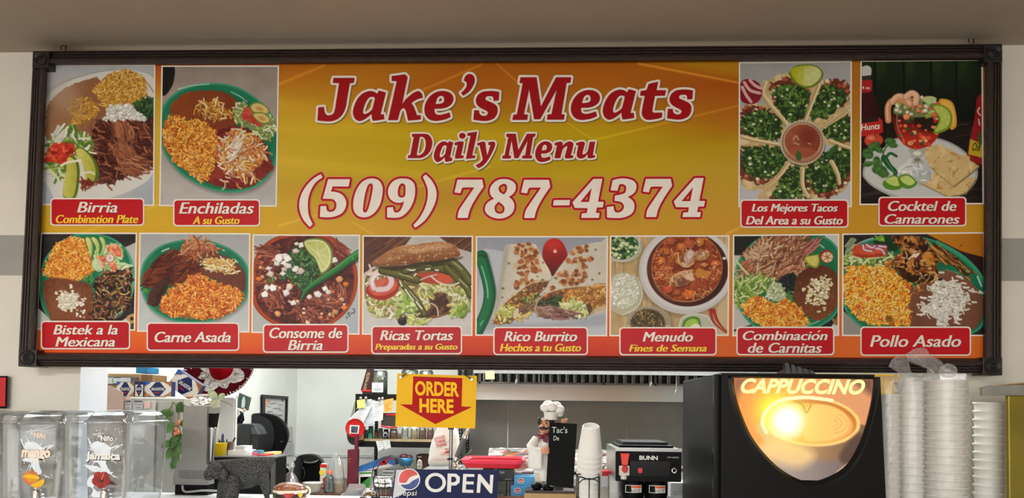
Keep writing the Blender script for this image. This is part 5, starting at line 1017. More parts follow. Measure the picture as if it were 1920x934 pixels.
rail('bottom_rail', (62,688),(1850,701),(62,661),(1850,672), WOOD)
rail('left_rail', (61,122),(35,660),(89,122),(68,660), WOODV)
rail('right_rail', (1879,112),(1878,674),(1846,112),(1843,674), WOODV)
for (x0, y0, x1, y1) in ((58.5,94,90,125),(1848,80.5,1881,114.5),(1845,670,1881,703.5),(32,655,67,687)):
    b = MB(); a = SP(x0, y1,.04); c_ = SP(x1, y0,.04)
    b.box(a[0], c_[0], -.036,.024, a[2], c_[2]); cx, cz, rad = (a[0] + c_[0]) / 2,(a[2] + c_[2]) / 2,(c_[0] - a[0]) * .42
    OR = Matrix.Translation((cx, -.036, cz)) @ Matrix.Rotation(R(90),4, 'X')
    b.lathe([(rad, -.001),(rad, .004),(rad * .9,.008),(rad * .8,.004),(rad * .62,.002),(rad * .5,.008),(rad * .38,.006),(rad * .3,.001),(rad * .2,.006),(.0005,.009)], 0,0,28,0, True, True, orient=OR)
    b.build('corner_block', BLK, sign, bevel=.0015)
STEELD = mat('blackened_steel', (60,56,54),.35,.9, noise=.1)
for x, y in ((119,94),(1821,80)):
    h = MB(); c_ = Vector(SP(x, y - 4,-.012)); u = U(0)
    h.tube([(c_.x + math.cos(t) * 5 * u, c_.y, c_.z + math.sin(t) * 6 * u) for t in np.arange(-.9,4.1,.3)], 1.1 * u, 6); h.tube([(c_.x, c_.y, c_.z + 5 * u),(c_.x + 2 * u, c_.y, ZC)], 1.0 * u, 6)
    h.build('eye_hook', STEELD, sign)
# ---------------------------------------------------------------- things on the serving counter
def proj(p):
    v = _M.transposed() @ (Vector(p) - CAM); return (PPX + F * v.x / -v.z, PPY - F * v.y / -v.z)
def base_row(px, Y, z):
    return proj((P(px, 900, Y).x, Y, z))[1]
class T(Thing):
    """a thing traced in photograph pixels: x is the column, z is minus the row, y the depth in pixels behind its front"""
    def __init__(s, name, label, cat, px, Y, py=None, z=None, yc=0, **kw):
        s.px = px; s.yc = yc; s.py = base_row(px, Y, z) if py is None else py
        super().__init__(name, label, cat, px, s.py, Y, **kw)
        if z is not None: s.o.location = (P(px, min(s.py, 870), Y).x, Y, z)
    def p(s, name, mb, mats, parent=None, label=None, **kw):
        if isinstance(parent, bpy.types.Object) or parent is None: pass
        mb.v = [(x - s.px, y - s.yc, z + s.py) for x, y, z in mb.v]
        return s.part(name, mb, mats, parent, label, **kw)
    def fl(s, name, mats, mb, **kw): return s.p(name, mb, mats, **kw)
ZCT = P(660,930,.26).z
def N(pts): return [(x, -y) for x, y in pts]
WHITE = mat('white_plastic', (232,232,228),.45, noise=.02); BLACK = mat('black_plastic', (12,12,14),.45, noise=.1, spec=.12); BLKM = mat('black_metal', (14,14,15),.4, noise=.1, spec=.25)
CHROME = mat('chrome', (215,216,218),.12,1.0, noise=.03); STEEL = mat('brushed_steel', (150,150,148),.32,.95, noise=.06, nscale=8, stretch=(1,1,30)); PAPER = mat('white_paper', (196,198,197),.7, noise=.03)
INK = mat('printed_grey_ink', (90,90,92),.7); CLEAR = mat_clear('clear_plastic', (236,238,240),.10,.05,.05); BAGC = mat_clear('clear_film', (250,250,250),.22,.12,.09,(245,245,245)); BAGW = mat_clear('cloudy_film', (253,253,253),.05,.2,.11,(250,248,248),.3)
FOIL = mat('aluminium_foil', (232,232,232),.2,.9, noise=.04); SKIN = mat('painted_skin', (214,158,128),.5, noise=.04); NAVY = mat('navy_print', (10,24,72),.35, noise=.05, spec=.2); REDP = mat('red_print', (190,30,34),.4, noise=.05)
KRAFT = mat('kraft_cardboard', (178,146,100),.75, noise=.05); CREAMP = mat('cream_print', (246,230,212),.5); BLUEB = mat('sky_blue_card', (70,150,200),.5, noise=.04); YEL = mat('yellow_card', (250,196,6),.45, noise=.03, nscale=10, spec=.2)

ct = bpy.data.objects.new('serving_counter', None); COL.objects.link(ct); ct.location = (0,0,0); tag(ct, 'white-topped serving counter running below the hanging menu sign', 'counter')
_w = MB(); _w.prism([(-3.1,-.5),(2.9,-.5),(2.9, YW - .005),(xr - .006, YW - .005),(xr - .006,.26),(xl + .006,.26),(xl + .006, YW - .005),(-3.1, YW - .005)], 0,.04); _w.move(lambda v: Vector((v.x, v.z, ZCT - v.y))); _w.f = [list(reversed(q)) for q in _w.f]
_w.build('worktop', mat('white_laminate', (238,240,242),.35, noise=.01), ct, bevel=.004)
MB().box(-3.05,2.85,-.42, YW - .01,0, ZCT - .04).build('body', mat('counter_body', (150,140,130),.5), ct)

def blob(pts, seed, amp, n=4):
    rg = random.Random(seed); d = catmull(pts, True, n); return [(x + rg.uniform(-amp, amp), y + rg.uniform(-amp, amp)) for x, y in d]
# --- three juice dispenser tanks
SPL = mat('splash_print', (226,234,242),.5); BRN = mat('brown_print', (150,84,50),.5)
def tank(x0, label, art):
    Y = -.2; t = T('juice_dispenser', label, 'drink dispenser', x0 + 46, Y, z=ZCT + .001, group=None); x1 = x0 + 93; D = 150; b = -t.py
    def ring(ix, z, r, dep=D, iy=0): return [(x, y, z) for x, y in rr(x0 + ix, x1 - ix, iy, dep - iy, r, 5)]
    m = MB(); m.loft([ring(9, b, 12), ring(2.5,-796,10), ring(1,-791,9)], 0, True, False); m.rect(list(reversed(ring(9, b + .5,12))),0)
    t.p('tank', m, CLEAR)
    m = MB(); m.loft([ring(1,-793,9), ring(-3,-792.5,9), ring(-3,-787,9), ring(1,-786,9)], 0, True, False); t.p('rim', m, CLEAR)
    m = MB(); m.loft([ring(2,-787,12), ring(4,-778,16), ring(7,-771,22, D, 4), ring(16,-766.5,24, D, 12), ring(34,-765.5,12, D, 30)], 0, True, True); t.p('lid', m, CLEAR)
    m = MB(); m.lathe([(8,-940),(8,-918),(7,-916),(.1,-915.6)], x0 + 53,-11,16); m.tube([(x0 + 53,-10,-930),(x0 + 53,6,-930)], 5,10); t.p('tap', m, CHROME, label='brushed metal tap')
    art(t, x0)
    return t
def splash(m, dx, k):
    for s_, pts in enumerate(([(44,836),(46,828),(56,826),(68,829),(80,836),(96,832),(84,842),(74,856),(72,868),(80,884),(70,890),(62,878),(56,866),(40,862),(52,854),(48,846)], [(34,818),(38,823),(42,831),(46,842),(43,840),(38,829)], [(80,842),(90,836),(104,831),(92,840)], [(82,888),(90,891),(97,895),(88,893)], [(66,913),(74,918),(80,925),(70,919)])):
        m.poly(N(blob([(x + dx, y) for x, y in pts], s_ + k, 1.0)),-.6,0)
    rg = random.Random(k)
    for i in range(44): m.poly(N(circ(dx + rg.uniform(34,104), rg.uniform(800,905), rg.uniform(.4,1.4), n=7)),-.7,0)
    for i in range(14):
        a, r0 = rg.uniform(0,6.28), rg.uniform(16,24); m.tube([(dx + 66 + math.cos(a) * q * 1.2,-.7,-(848 + math.sin(a) * q * 1.5)) for q in (r0 - 6, r0, r0 + rg.uniform(4,9))], [1.6,.9,.3], 5, flat=.2)
def brand(m, dx, dy):
    m.text('Aguas Frescas', 45 + dx, 68 + dx, -(808 + dy),-(803 + dy),-.9,1,.2,.01, rot=.12); m.text('El', 55 + dx, 60 + dx, -(812 + dy),-(807 + dy),-.9,1,0,.03); m.text('Ni\u00f1o', 61.5 + dx, 86.5 + dx, -(820 + dy),-(807 + dy),-.7,2,0,.05); m.text('Ni\u00f1o', 62 + dx, 86 + dx, -(819.5 + dy),-(808 + dy),-1.0,1,0,.035)
def art_mango(t, x0):
    m = MB(); splash(m, 0,3); brand(m, 0,0); m.text('mango', 37.5,96.5,-863.5,-840.5,-.9,2,.1,.06); m.text('mango', 38.5,95.5,-862.5,-841.5,-1.2,1,.1,.045); m.poly(N([(60,861),(70,857),(84,860),(86,864),(72,860),(62,866)]),-1.2,1)
    t.p('printed_label', m, [SPL, CREAMP, BRN])
    m = MB(); m.poly(N(circ(59,895,16,13.5,24)),-1.3,0); m.poly(N(catmull([(43,893),(56,888),(75,893),(74,897),(58,896)])),-1.5,1); m.poly(N(catmull([(50,896),(66,896),(74,892),(72,899),(60,904)])),-1.45,2); m.poly(N(catmull([(58,909,0),(84.5,896.5,0),(86,903),(80,911),(68,914)])),-1.6,1)
    t.p('mango_print', m, [mat('mango_skin', (206,120,74),.5, noise=.15, nscale=40), mat('mango_flesh', (240,186,24),.5, noise=.05), mat('mango_deep', (216,150,30),.5)], label='printed whole mango with a cut slice')
def art_jamaica(t, x0):
    m = MB(); splash(m, 127,9); brand(m, 126,6); m.text('Jamaica', 160,228.5,-867,-847,-.9,2,.05,.05); m.text('Jamaica', 159,227,-865.5,-845.5,-1.2,1,.05,.045)
    for s_, pts in enumerate(([(155,871,0),(170,872),(184,874),(198,882),(214,884),(206,888),(186,886),(170,882)], [(166,896),(176,890),(180,904),(176,914),(186,922),(196,916),(200,922),(194,932),(172,931),(176,918),(163,909)])): m.poly(N(blob(pts, s_, .8)),-.7,0)
    t.p('printed_label', m, [SPL, WHITE, BLACK])
    m = MB(); m.poly(N([(205,896),(222,909),(206,907)]),-1.2,1)
    for a in range(5): m.poly(N(circ(191 + 9.5 * math.cos(a * 1.2566 + .3),899 + 8.5 * math.sin(a * 1.2566 + .3),9,8.5,16)),-1.4 - a * .05,0)
    m.poly(N(circ(192,901,4,4,12)),-1.8,1); m.tube([(192,-1.9,-899),(197,-2,-885)], .5,6,2)
    t.p('hibiscus_print', m, [mat('hibiscus', (150,34,28),.5, noise=.3, nscale=60), mat('hibiscus_dark', (70,20,24),.5), mat('hibiscus_pink', (236,180,160),.5)], label='printed dark red hibiscus flower')
tank(-102, 'clear juice tank cut off by the left edge of the photo, beside the mango one', lambda t, x: None)
tank(25, 'clear lidded juice tank lettered mango with a mango printed on it', art_mango)
tank(152, 'clear lidded juice tank lettered Jamaica with a red hibiscus flower', art_jamaica)

# --- grey mixer with its back to us
GREYP = mat('grey_enamel', (142,142,138),.4, noise=.02, spec=.3)
t = T('drink_mixer', 'grey spindle drink mixer standing beside the Jamaica tank', 'mixer', 358,.2, z=ZCT)
m = MB().prism(N([(341,759),(387,759),(385,870),(392.5,878.5),(392.5,909),(324,909),(324,895),(330,870),(338,859)]),0,26,0); t.p('housing', m, GREYP, bevel=.003)
t.p('head', MB().prism(N(rr(384,403,759,773,2)),4,22,0), GREYP, bevel=.002)
t.p('motor', MB().prism(N([(386,773),(402,773),(398,800),(387,800)]),8,20), BLACK); t.p('spindle_cup', MB().lathe([(5,-868),(7.5,-802),(8.2,-800),(7,-799.5)], 391,14,18), CHROME)
m = MB()
for i in range(6): m.box(335 + (i % 2) * .5,383 - (i * 7) % 5,-.5,.1,-(883 + i * 2.8),-(882 + i * 2.8))
m.box(357,359,-.6,0,-892,-881,1); t.p('rating_plate', m, [INK, GREYP], label='small block of grey printed text')
t.p('foot', MB().box(327,390,3,30,-t.py, -909), BLACK)
t.p('cord', MB().tube(catmull([(345,910),(346,918),(352,922),(366,921),(384,919),(412,919)], False) and [(x, -4,-y) for x, y in catmull([(345,910),(346,918),(352,922),(366,921),(384,919),(412,919)], False)], 2.2,8), mat('grey_cord', (170,170,166),.4))
t.p('tube', MB().tube([(x, 20,-y) for x, y in catmull([(347,759),(348,748),(354,741),(366,738),(384,738)], False)], 2.2,8), mat('frosted_tube', (200,204,200),.3))
def crumpled(nm, lab, cat, x0, x1, y0, y1, Y, dep, matl, seed, amp=3.0, py=None, group=None, k=22, zz=None):
    t = T(nm, lab, cat, (x0 + x1) / 2, Y, py=y1 if zz is None else None, z=zz, group=group, yc=dep / 2); cr = crumple(seed, amp, .22); m = MB(); rg = random.Random(seed)
    def fn(p):
        d = cr(p.x, p.y, p.z); q = Vector((max(-1, min(1, p.x * 1.5)), max(-1, min(1, p.y * 1.5)), max(-1, min(1, p.z * 1.5))))
        return q
    m.ell(0,0,0,1,1,1, k * 2, k, 0, fn=fn); cx, cz, hx, hz = (x0 + x1) / 2,-(y0 + y1) / 2,(x1 - x0) / 2,(y1 - y0) / 2
    def mv(v):
        p = Vector((cx + v.x * hx, dep / 2 + v.y * dep / 2, cz + v.z * hz)); d = cr(p.x, p.y, p.z); d2 = cr(p.z + 40, p.x, p.y); return Vector((p.x + d2 * .6, p.y + d, p.z + d * .9))
    m.move(mv); m.sm = [False] * len(m.sm); t.p('crumpled_sheet', m, matl); return t
crumpled('foil_wrap', 'crumpled silver wrap sitting on top of the grey mixer', 'foil', 359,402,747,759,.225,24, FOIL, 3,2.0)

# --- stone pig mortar
STONE = mat('basalt_stone', (88,88,86),.85, noise=.42, nscale=230, bump=1.0, bscale=260, spec=.2)
t = T('stone_mortar', 'dark pig-shaped stone mortar on the counter by the mixer', 'mortar', 453,.16, z=ZCT, yc=40)
tilt = Matrix.Translation((453,40,-862)) @ Matrix.Rotation(R(4.3),4, 'Y').inverted() @ Matrix.Translation((-453,-40,862))
pr = [(.1,-55),(14,-54),(30,-48),(44,-36),(54,-22),(61,-8),(64.5,0),(62,1.5),(57,0),(46,-18),(28,-32),(.1,-38)]
t.p('bowl', MB().lathe([(r, z - 862) for r, z in pr], 453,40,40, sy=.62, orient=tilt), STONE)
b = -t.py
for pts, rr_ in (([(430,26,-898),(427,20,-912),(425,16, b)], [12,10,8]),([(449,14,-892),(449,6,-912),(449,2, b)], [13,15,13]),([(494,36,-890),(502,32,-908),(508,30, b)], [13,9,4])): t.p('leg', MB().tube(pts, rr_, 14), STONE)
m = MB().ell(420,6,-880,19,16,16); m.ell(410,-6,-886,9,8,10); m.ell(428,-6,-872,8,5,5); m.ell(437,-2,-886,8,7,11); m.ell(413,-10,-893,9,6,4); t.p('pig_head', m, STONE)

# --- burger mug
t = T('burger_mug', 'ceramic mug shaped like a hamburger with a white handle', 'mug', 545,.17, z=ZCT, yc=30)
m = MB().ell(545,30,-918,31,30,14.5,28,12); m.v = [(x, y, max(z, -919)) for x, y, z in m.v]
rg = random.Random(5)
t.p('bun_top', m, mat('glazed_brown', (150,94,66),.25, noise=.12, nscale=30))
m = MB()
for i in range(22):
    a, e = rg.uniform(3.3,6.1), rg.uniform(.15,1.0); m.ell(545 + math.cos(a) * math.cos(e) * 31,30 + math.sin(a) * math.cos(e) * 30,-918 + math.sin(e) * 14.5,.9,.9,.6,6,4)
t.p('sesame_seeds', m, CREAMP)
m = MB().lathe([(26,-t.py),(28,-937),(30,-934),(31,-931)], 545,30,32,2); m.lathe([(31,-931),(31.5,-924)], 545,30,32,1, cap=False); m.lathe([(31,-924),(32,-920),(31,-917.5)], 545,30,32,0, cap=False); t.p('body', m, [CREAMP, mat('glazed_dark_brown', (60,34,28),.3), mat('glazed_pink', (214,176,150),.3)])
for cx, w, k, nm_ in ((523,9,0, 'lettuce'),(553,9,1, 'tomato'),(571,5,2, 'cheese')):
    m = MB(); a0 = math.acos(max(-1, min(1,(cx - 545) / 31.8))); n = 10; top = [(545 + math.cos(-a) * 32,30 + math.sin(-a) * 32,-922) for a in np.linspace(a0 - w / 31, a0 + w / 31, n)]; bot = [(p[0], p[1], -922 - 8.5 * math.sqrt(max(0,1 - ((i - (n - 1) / 2) / (n / 2)) ** 2))) for i, p in enumerate(top)]
    m.add(top + bot, [(i, n + i, n + i + 1, i + 1) for i in range(n - 1)], k)
    t.p(nm_, m, [mat('glaze_green', (70,92,48),.3, noise=.2, nscale=60), mat('glaze_red', (176,40,40),.3), mat('glaze_yellow', (226,190,60),.3)])
t.p('handle', MB().tube([(576 + 8 * math.sin(a),28,-920 - 8 * math.cos(a) * -1) for a in np.linspace(0,3.14,12)], 1.7,8), WHITE)

# --- call bell, clear sign holder
t = T('call_bell', 'round chrome call bell on the counter in front of the wire basket', 'bell', 695,.19, z=ZCT, yc=18)
t.p('base', MB().lathe([(19,-t.py),(19,-t.py + 3),(17,-t.py + 4)], 695,18,24), BLACK); t.p('dome', MB().lathe([(17,-t.py + 4),(16.5,-t.py + 8),(13,-t.py + 14),(7,-t.py + 18),(.1,-t.py + 19)], 695,18,28), CHROME); t.p('button', MB().lathe([(2,-t.py + 18),(2,-t.py + 22),(.1,-t.py + 22.6)], 695,18,10), CHROME)
t = T('card_holder', 'low clear plastic holder lying beside the call bell', 'holder', 662,.2, z=ZCT)
t.p('back_plate', MB().add([(645,6,-930),(683,6,-930),(682,22,-910),(650,22,-910)], [(0,1,2,3)]), mat('smoky_plate', (150,148,152),.25, noise=.04), solid=.003); t.p('front_plate', MB().add([(638,-2,-931),(676,8,-928),(684,8,-914),(646,16,-924)], [(0,1,2,3)]), CLEAR, solid=.002)

# --- ORDER HERE sign on chains
def flat_map(Y): return lambda x, y, z: tuple(P(x, -z, Y + y))
class FB(MB):
    def out(s, name, mats, parent, Y, **kw):
        inv = parent.matrix_world.inverted() if False else Matrix.Translation(-parent.location)
        s.v = [tuple(inv @ P(x, -z, Y + y)) for x, y, z in s.v]; return s.build(name, mats, parent, **kw)
def root(name, label, cat, loc, group=None):
    o = bpy.data.objects.new(name, None); COL.objects.link(o); o.location = loc; o.empty_display_size = .05; return tag(o, label, cat, group)
o = root('order_sign', 'yellow ORDER HERE sign with a red down arrow, hung on chains', 'sign', P(818,803,0))
def quadpt(q, u, v): return tuple((1 - u) * (1 - v) * q[0][k] + u * (1 - v) * q[1][k] + u * v * q[2][k] + (1 - u) * v * q[3][k] for k in (0,1))
OQ = [(744.9,700.4),(894.4,705),(890.8,803.7),(741.3,799.6)]
m = FB()
nb = 64
for i in range(nb):
    a, b_ = i / nb, (i + .82) / nb; c_ = (i + 1) / nb
    for u0, u1, d0, d1 in ((a, b_, 0,0),(b_, c_, .0006,.0006)):
        p = [quadpt(OQ, u0,0), quadpt(OQ, u1,0), quadpt(OQ, u1,1), quadpt(OQ, u0,1)]; m.add([(p[3][0], d0,-p[3][1]),(p[2][0], d1,-p[2][1]),(p[1][0], d1,-p[1][1]),(p[0][0], d0,-p[0][1])], [(0,1,2,3)], 0 if d0 == 0 else 1)
m.add([(x, .004,-y) for x, y in OQ], [(0,1,2,3)], 0); m.add([(x, d, -y) for d in (0,.004) for x, y in OQ], [(0,1,5,4),(1,2,6,5),(2,3,7,6),(3,0,4,7)], 0)
m.out('corrugated_panel', [YEL, mat('yellow_card_groove', (226,160,6),.5)], o, 0)
f = lambda p: (700 + p[0] / 3.679,680 + p[1] / 3.679)
m = FB().poly(N([f(p) for p in ((275,95),(614,107),(608,302),(680,307),(428,425),(184,288),(268,290))]),-.0006,0)
def skewtext(m, s_, x0, x1, y0, y1, sl, y, k, bold):
    st = len(m.v); m.text(s_, x0, x1,-y1,-y0, y, k, 0, bold); m.v[st:] = [(x, yy, z - (x - x0) * sl) for x, yy, z in m.v[st:]]
a = f((288,126)); b_ = f((592,233)); skewtext(m, 'ORDER', a[0], b_[0], a[1], b_[1] - 1.5,.03,-.0012,1,.035)
a = f((318,247)); b_ = f((553,348)); skewtext(m, 'HERE', a[0], b_[0], a[1], b_[1] - 1,.03,-.0012,1,.035)
m.out('arrow_print', [mat('arrow_red', (176,4,8),.45, noise=.02, spec=.15), YEL], o, 0)
for (gx, gy),(tx, ty) in ((f((190,100)),(775,692)),(f((678,115)),(860,694))):
    m = FB(); u = U(0)
    g = MB(); c_ = P(gx, gy, -.002) - o.location; OR = Matrix.Translation(c_) @ Matrix.Rotation(R(90),4, 'X'); g.lathe([(3.6 * u, 0),(3.4 * u, 1.4 * u),(1.8 * u, 1.6 * u),(1.6 * u, .4 * u)], 0,0,16, orient=OR); g.build('grommet', CHROME, o)
    ch = MB(); A, B = P(gx, gy, -.006) - o.location, P(tx, ty, -.012) - o.location; n = 9
    for i in range(n):
        p0 = A.lerp(B, (i - .15) / n); p1 = A.lerp(B, (i + 1.15) / n); dr = (p1 - p0).normalized(); sd = Vector((0,1,0)).cross(dr) if i % 2 else Vector((0,1,0)); mid = (p0 + p1) / 2; L = (p1 - p0).length / 2
        ch.tube([mid + dr * math.cos(q) * L + sd * math.sin(q) * 1.7 * u for q in np.linspace(0,6.283,11)[:-1]], .55 * u, 5, closed=True)
    ch.build('chain', STEELD, o)

# --- OPEN sign and the metal pole behind it
t = T('metal_pole', 'slim steel pole rising behind the OPEN sign', 'pole', 845,.1, z=ZCT)
t.p('tube', MB().tube([(845,0,-t.py),(845,0,-804)], 3.6,14), STEEL); t.p('bracket', MB().box(839.5,850,-5,5,-806,-802), STEELD); t.p('clamp', MB().tube([(845,0,-863),(845,0,-859)], 4.4,14).box(839,842,-6,-2,-863,-859), STEELD)
YO = -.06
o = root('open_sign', 'blue and white OPEN sign with a round soda logo standing on the counter', 'sign', Vector((P(835,930, YO).x, YO, ZCT)))
OP = [(742,880),(936,881),(931,948),(732,948)]
m = FB().prism(N(OP),0,.012,0); m.out('panel', NAVY, o, YO, bevel=.001)
f = lambda x, y: (700 + x / 3.679,680 + y / 3.679)
WORN = mat('worn_white_print', (206,210,216),.5, noise=.08, nscale=30)
m = FB().poly(N([(743,881),(772,881),(764,893),(768,910),(760,922),(740,934),(735,946)]),-.0006,0); m.out('worn_print', WORN, o, YO)
m = FB(); cx, cy = f(246,806); r = 20
m.poly(N(circ(cx, cy, r + 1, r + .6)),-.0012,0)
def band(lo, hi, k): 
    top = [(cx + r * .94 * math.cos(a), cy - r * .94 * math.sin(a)) for a in np.linspace(R(lo), R(hi),16)]
    return top
m.poly(N(band(28,200,1) + catmull([(cx - 17, cy + 6,0),(cx - 6, cy + 6),(cx + 2, cy - 4),(cx + 17, cy - 9,0)], False)),-.0018,1); m.poly(N(band(-148,8,2) + catmull([(cx + 18.6, cy - 3,0),(cx + 8, cy + 2),(cx - 2, cy + 9),(cx - 16, cy + 10,0)], False)),-.0018,2)
m.text('pepsi', 746,781.5,-932.5,-920,-.0015,0,.1,.0)
m.out('logo', [WHITE, mat('faded_red_print', (214,84,78),.5, noise=.1), mat('faded_blue_print', (60,84,150),.5, noise=.1)], o, YO)
m = FB(); Ox, Oy = f(429,828); m.poly([N(circ(Ox, Oy, 19.5,18.2,32)), N(circ(Ox, Oy, 13.2,12.4,32))], -.0012); 
m.poly([N([f(*p) for p in ((513,765),(572,767),(597,790),(595,828),(570,848),(537,848),(535,894),(508,893))]), N([f(*p) for p in ((538,786),(562,788),(572,800),(570,818),(556,826),(537,826))])], -.0012)
for q in (((620,768),(697,770),(697,789),(643,788),(641,820),(692,821),(691,841),(640,840),(638,877),(690,878),(690,899),(612,897)),((722,770),(738,770),(803,848),(806,775),(829,775),(820,903),(806,902),(742,822),(736,899),(712,898))): m.poly(N([f(*p) for p in q]),-.0012)
m.out('lettering', WHITE, o, YO)

# --- chef figurine with blackboard
t = T('chef_figurine', 'moustached chef figurine in white holding a blackboard', 'figurine', 1035,.06, z=ZCT)
CW = mat('glazed_white', (228,226,220),.35, noise=.02); HAIR = mat('glazed_black_hair', (36,26,24),.4); WINE = mat('glazed_wine', (110,20,36),.35); DBR = mat('dark_brown_wood', (58,42,38),.5, noise=.15)
f = lambda x, y: (900 + x / 3.677,680 + y / 3.677)
t.p('stand', MB().box(986,1078,2,60,-t.py, -921).box(1041,1057,20,30,-921,-912), DBR, bevel=.001)
t.p('stand_front', MB().box(984,1080,-2,2,-t.py, -926), KRAFT)
bd = MB()   # jacket and body: one continuous lathe-like loft
secs = [(-905,1022,18,13),(-895,1020,19,14),(-880,1021,20,15),(-862,1022,19,15),(-846,1022,19,14),(-832,1023,18,13),(-822,1023,14,11),(-816,1022,9,8),(-810,1021,6.5,7)]
bd.loft([[(cx + math.cos(6.283 * i / 24) * rx, 30 + math.sin(6.283 * i / 24) * ry, z) for i in range(24)] for z, cx, rx, ry in secs], 0)
t.p('body', bd, CW)
t.p('trousers', MB().tube([(1012,26,-890),(1011,26,-912)], [9,8], 14).tube([(1029,28,-890),(1030,28,-914)], [9,8], 14), mat('cream_trousers', (206,198,180),.5))
for x, y in ((1007,-914),(1029,-917)): t.p('shoe', MB().ell(x, 16, y, 11,16,7.5), BLACK)
hd = MB().ell(1022,26,-802,13.5,13,17,24,16, fn=lambda p: Vector((p.x * (1 - .012 * max(0,-p.z)), p.y, p.z))); hd.ell(1015.5,11.5,-800,4,4.5,4,12,8); hd.ell(1018,14.5,-811,5,4,3,12,8); hd.ell(1012.5,14.5,-803,4,3,3.5,12,8); hd.ell(1024,13.5,-803,4,3,3.5,12,8); hd.ell(1034.5,26,-801,3,3,5,10,8)
t.p('head', hd, SKIN)
m = MB()
for x in (1014,1024): m.ell(x, 12.6,-795.5,1.5,1.2,1.8,10,6)
for p, q in (((1010,-790),(1017,-791)),((1020,-791),(1029,-789))): m.tube([(p[0], 12.5, p[1] - 1.5),((p[0] + q[0]) / 2,11.5,(p[1] + q[1]) / 2 + 1),(q[0], 12.5, q[1] - 1.5)], [.8,1.3,.7], 6)
m.ell(1010,22,-792,3.4,6,8); m.ell(1034,20,-790,6,7,6); m.ell(1010,20,-800,1.6,3,5); m.ell(1024,34,-795,14,8,12)
m.tube([(1009.5,11,-803),(1012,9.5,-805.5),(1016,8.5,-804),(1019,9,-804),(1024,9.5,-806),(1028.5,11,-803)], [.8,2.2,2.4,2.4,2.2,.8], 8); t.p('hair', m, HAIR)
m = MB().ell(1016,11.2,-808.5,3,1.2,.9,10,6); t.p('mouth', m, mat('lip_red', (160,60,56),.4))
m = MB().lathe([(13,-789),(12.5,-780),(14,-774)], 1032,26,20)
for a, b_, c_, r in ((1021,18,-766,9.5),(1034,14,-764,11),(1048,20,-769,10),(1027,30,-761,11),(1042,32,-763,11),(1049,28,-777,7)): m.ell(a, b_, c_, r, r, r * .85,16,10)
t.p('hat', m, CW)
m = MB().ell(1016,13,-822,5,3,3); m.add([(1008,14,-818),(1016,12,-822),(1009,12,-833)], [(0,2,1)]); m.add([(1016,12,-820),(1028,14,-816),(1026,12,-832),(1018,11,-830)], [(0,3,2,1)]); m.tube([(1008,20,-816),(1016,14,-820),(1028,16,-816),(1033,22,-814)], 2.6,8); t.p('neckerchief', m, WINE, solid=.001)
am = MB().tube([(1006,28,-826),(996,20,-840),(998,8,-852),(1012,0,-849)], [9,10,8.5,6.5], 14); t.p('sleeve', am, CW)
t.p('sleeve', MB().tube([(1038,30,-826),(1050,30,-812),(1054,26,-800)], [8,7,5], 12), CW)
def hand(cx, cy, cz, s_, up):
    h = MB().ell(cx, cy, cz, 6 * s_, 5 * s_, 6.5 * s_, 14,10)
    for k in range(4):
        z = cz + (4.2 - k * 2.7) * s_
        if up: h.tube([(cx - (4 - k * 3.2) * s_, cy + 2, cz + 4 * s_),(cx - (4 - k * 3.2) * s_, cy - 4, cz + 5.5 * s_),(cx - (4 - k * 3.2) * s_, cy - 6, cz + 1 * s_)], [1.5 * s_, 1.5 * s_, 1.2 * s_], 7)
        else: h.tube([(cx, cy - 3.5 * s_, z),(cx + 7 * s_, cy - 4.5 * s_, z),(cx + 9.5 * s_, cy - 1 * s_, z)], [1.5 * s_, 1.5 * s_, 1.2 * s_], 7)
    h.tube([(cx, cy - 3, cz + 4 * s_),(cx + 4 * s_, cy - 5.5 * s_, cz + 7 * s_),(cx + 8 * s_, cy - 4, cz + 6.5 * s_)], [1.8 * s_, 1.6 * s_, 1.2 * s_], 7)
    return h
t.p('hand', hand(1019,-3,-846,1.05, False), SKIN); t.p('hand', hand(1056,8,-793,.9, True), SKIN)
m = MB().loft([[(x + dx, y, z) for x, y in ((990,4),(998,-4),(1006,-2),(1011,-6),(1017,-2),(1012,10),(1000,16))] for z, dx in ((-840,2),(-856,0),(-874,0),(-879,1))], 0); m.move(lambda v: v); t.p('towel', m, CW)
BQ2 = [(1030,793),(1081,795.6),(1075,916),(1024.6,910)]
m = MB().prism(N(BQ2),0,4); t.p('blackboard', m, mat('blackboard', (8,9,10),.6, noise=.1, spec=.15), bevel=.0006)
CHALK = mat('chalk', (214,218,216),.8)
m = MB(); m.text("Tac's", 1034,1063,-813,-801.5,-.5,0,.05,.0); m.text('De', 1037,1047.5,-827,-818.5,-.5,0,.1,0); t.p('chalk_writing', m, CHALK)

# --- foam cups leaning in a wire holder
FOAM = mat('foam', (236,234,228),.6, noise=.015, bump=.05, bscale=300)
yb = base_row(1106,.0, ZCT)
TILT = Matrix.Rotation(R(24),4, 'X')
cup0 = None; K = 9.9; nC = 9
for i in range(nC):
    rowy = 850 + i * K
    lab = 'topmost upside-down white foam cup of the tall stack in the wire holder' if i == 0 else 'white foam cup rim nested below the top cup in the wire holder'
    if cup0 is None:
        c_ = T('foam_cup', lab, 'cup', 1106,-.02, py=rowy, group=None)
        m = MB(); pr = [(24,0),(24.2,2.5),(22.6,3.4),(22.2,6),(15.8,55),(14.6,56),(13.2,55.5),(12.6,53),(.1,52.5)]
        m.lathe([(r, z) for r, z in pr], 0,0,36, cap=False, orient=TILT); c_.part('shell', m, FOAM); cup0 = c_.o
    else:
        c2 = copy_tree(cup0); c2.location = cup0.location - TILT.to_3x3() @ Vector((0,0,1)) * (i * 10.7 * U(-.02)); c2['label'] = lab; c2['group'] = 'nested foam cups below the top one'
t = T('cup_holder', 'black wire holder around the foam cup stack', 'holder', 1105,-.08, z=ZCT)
WR = mat('black_wire', (18,18,18),.35)
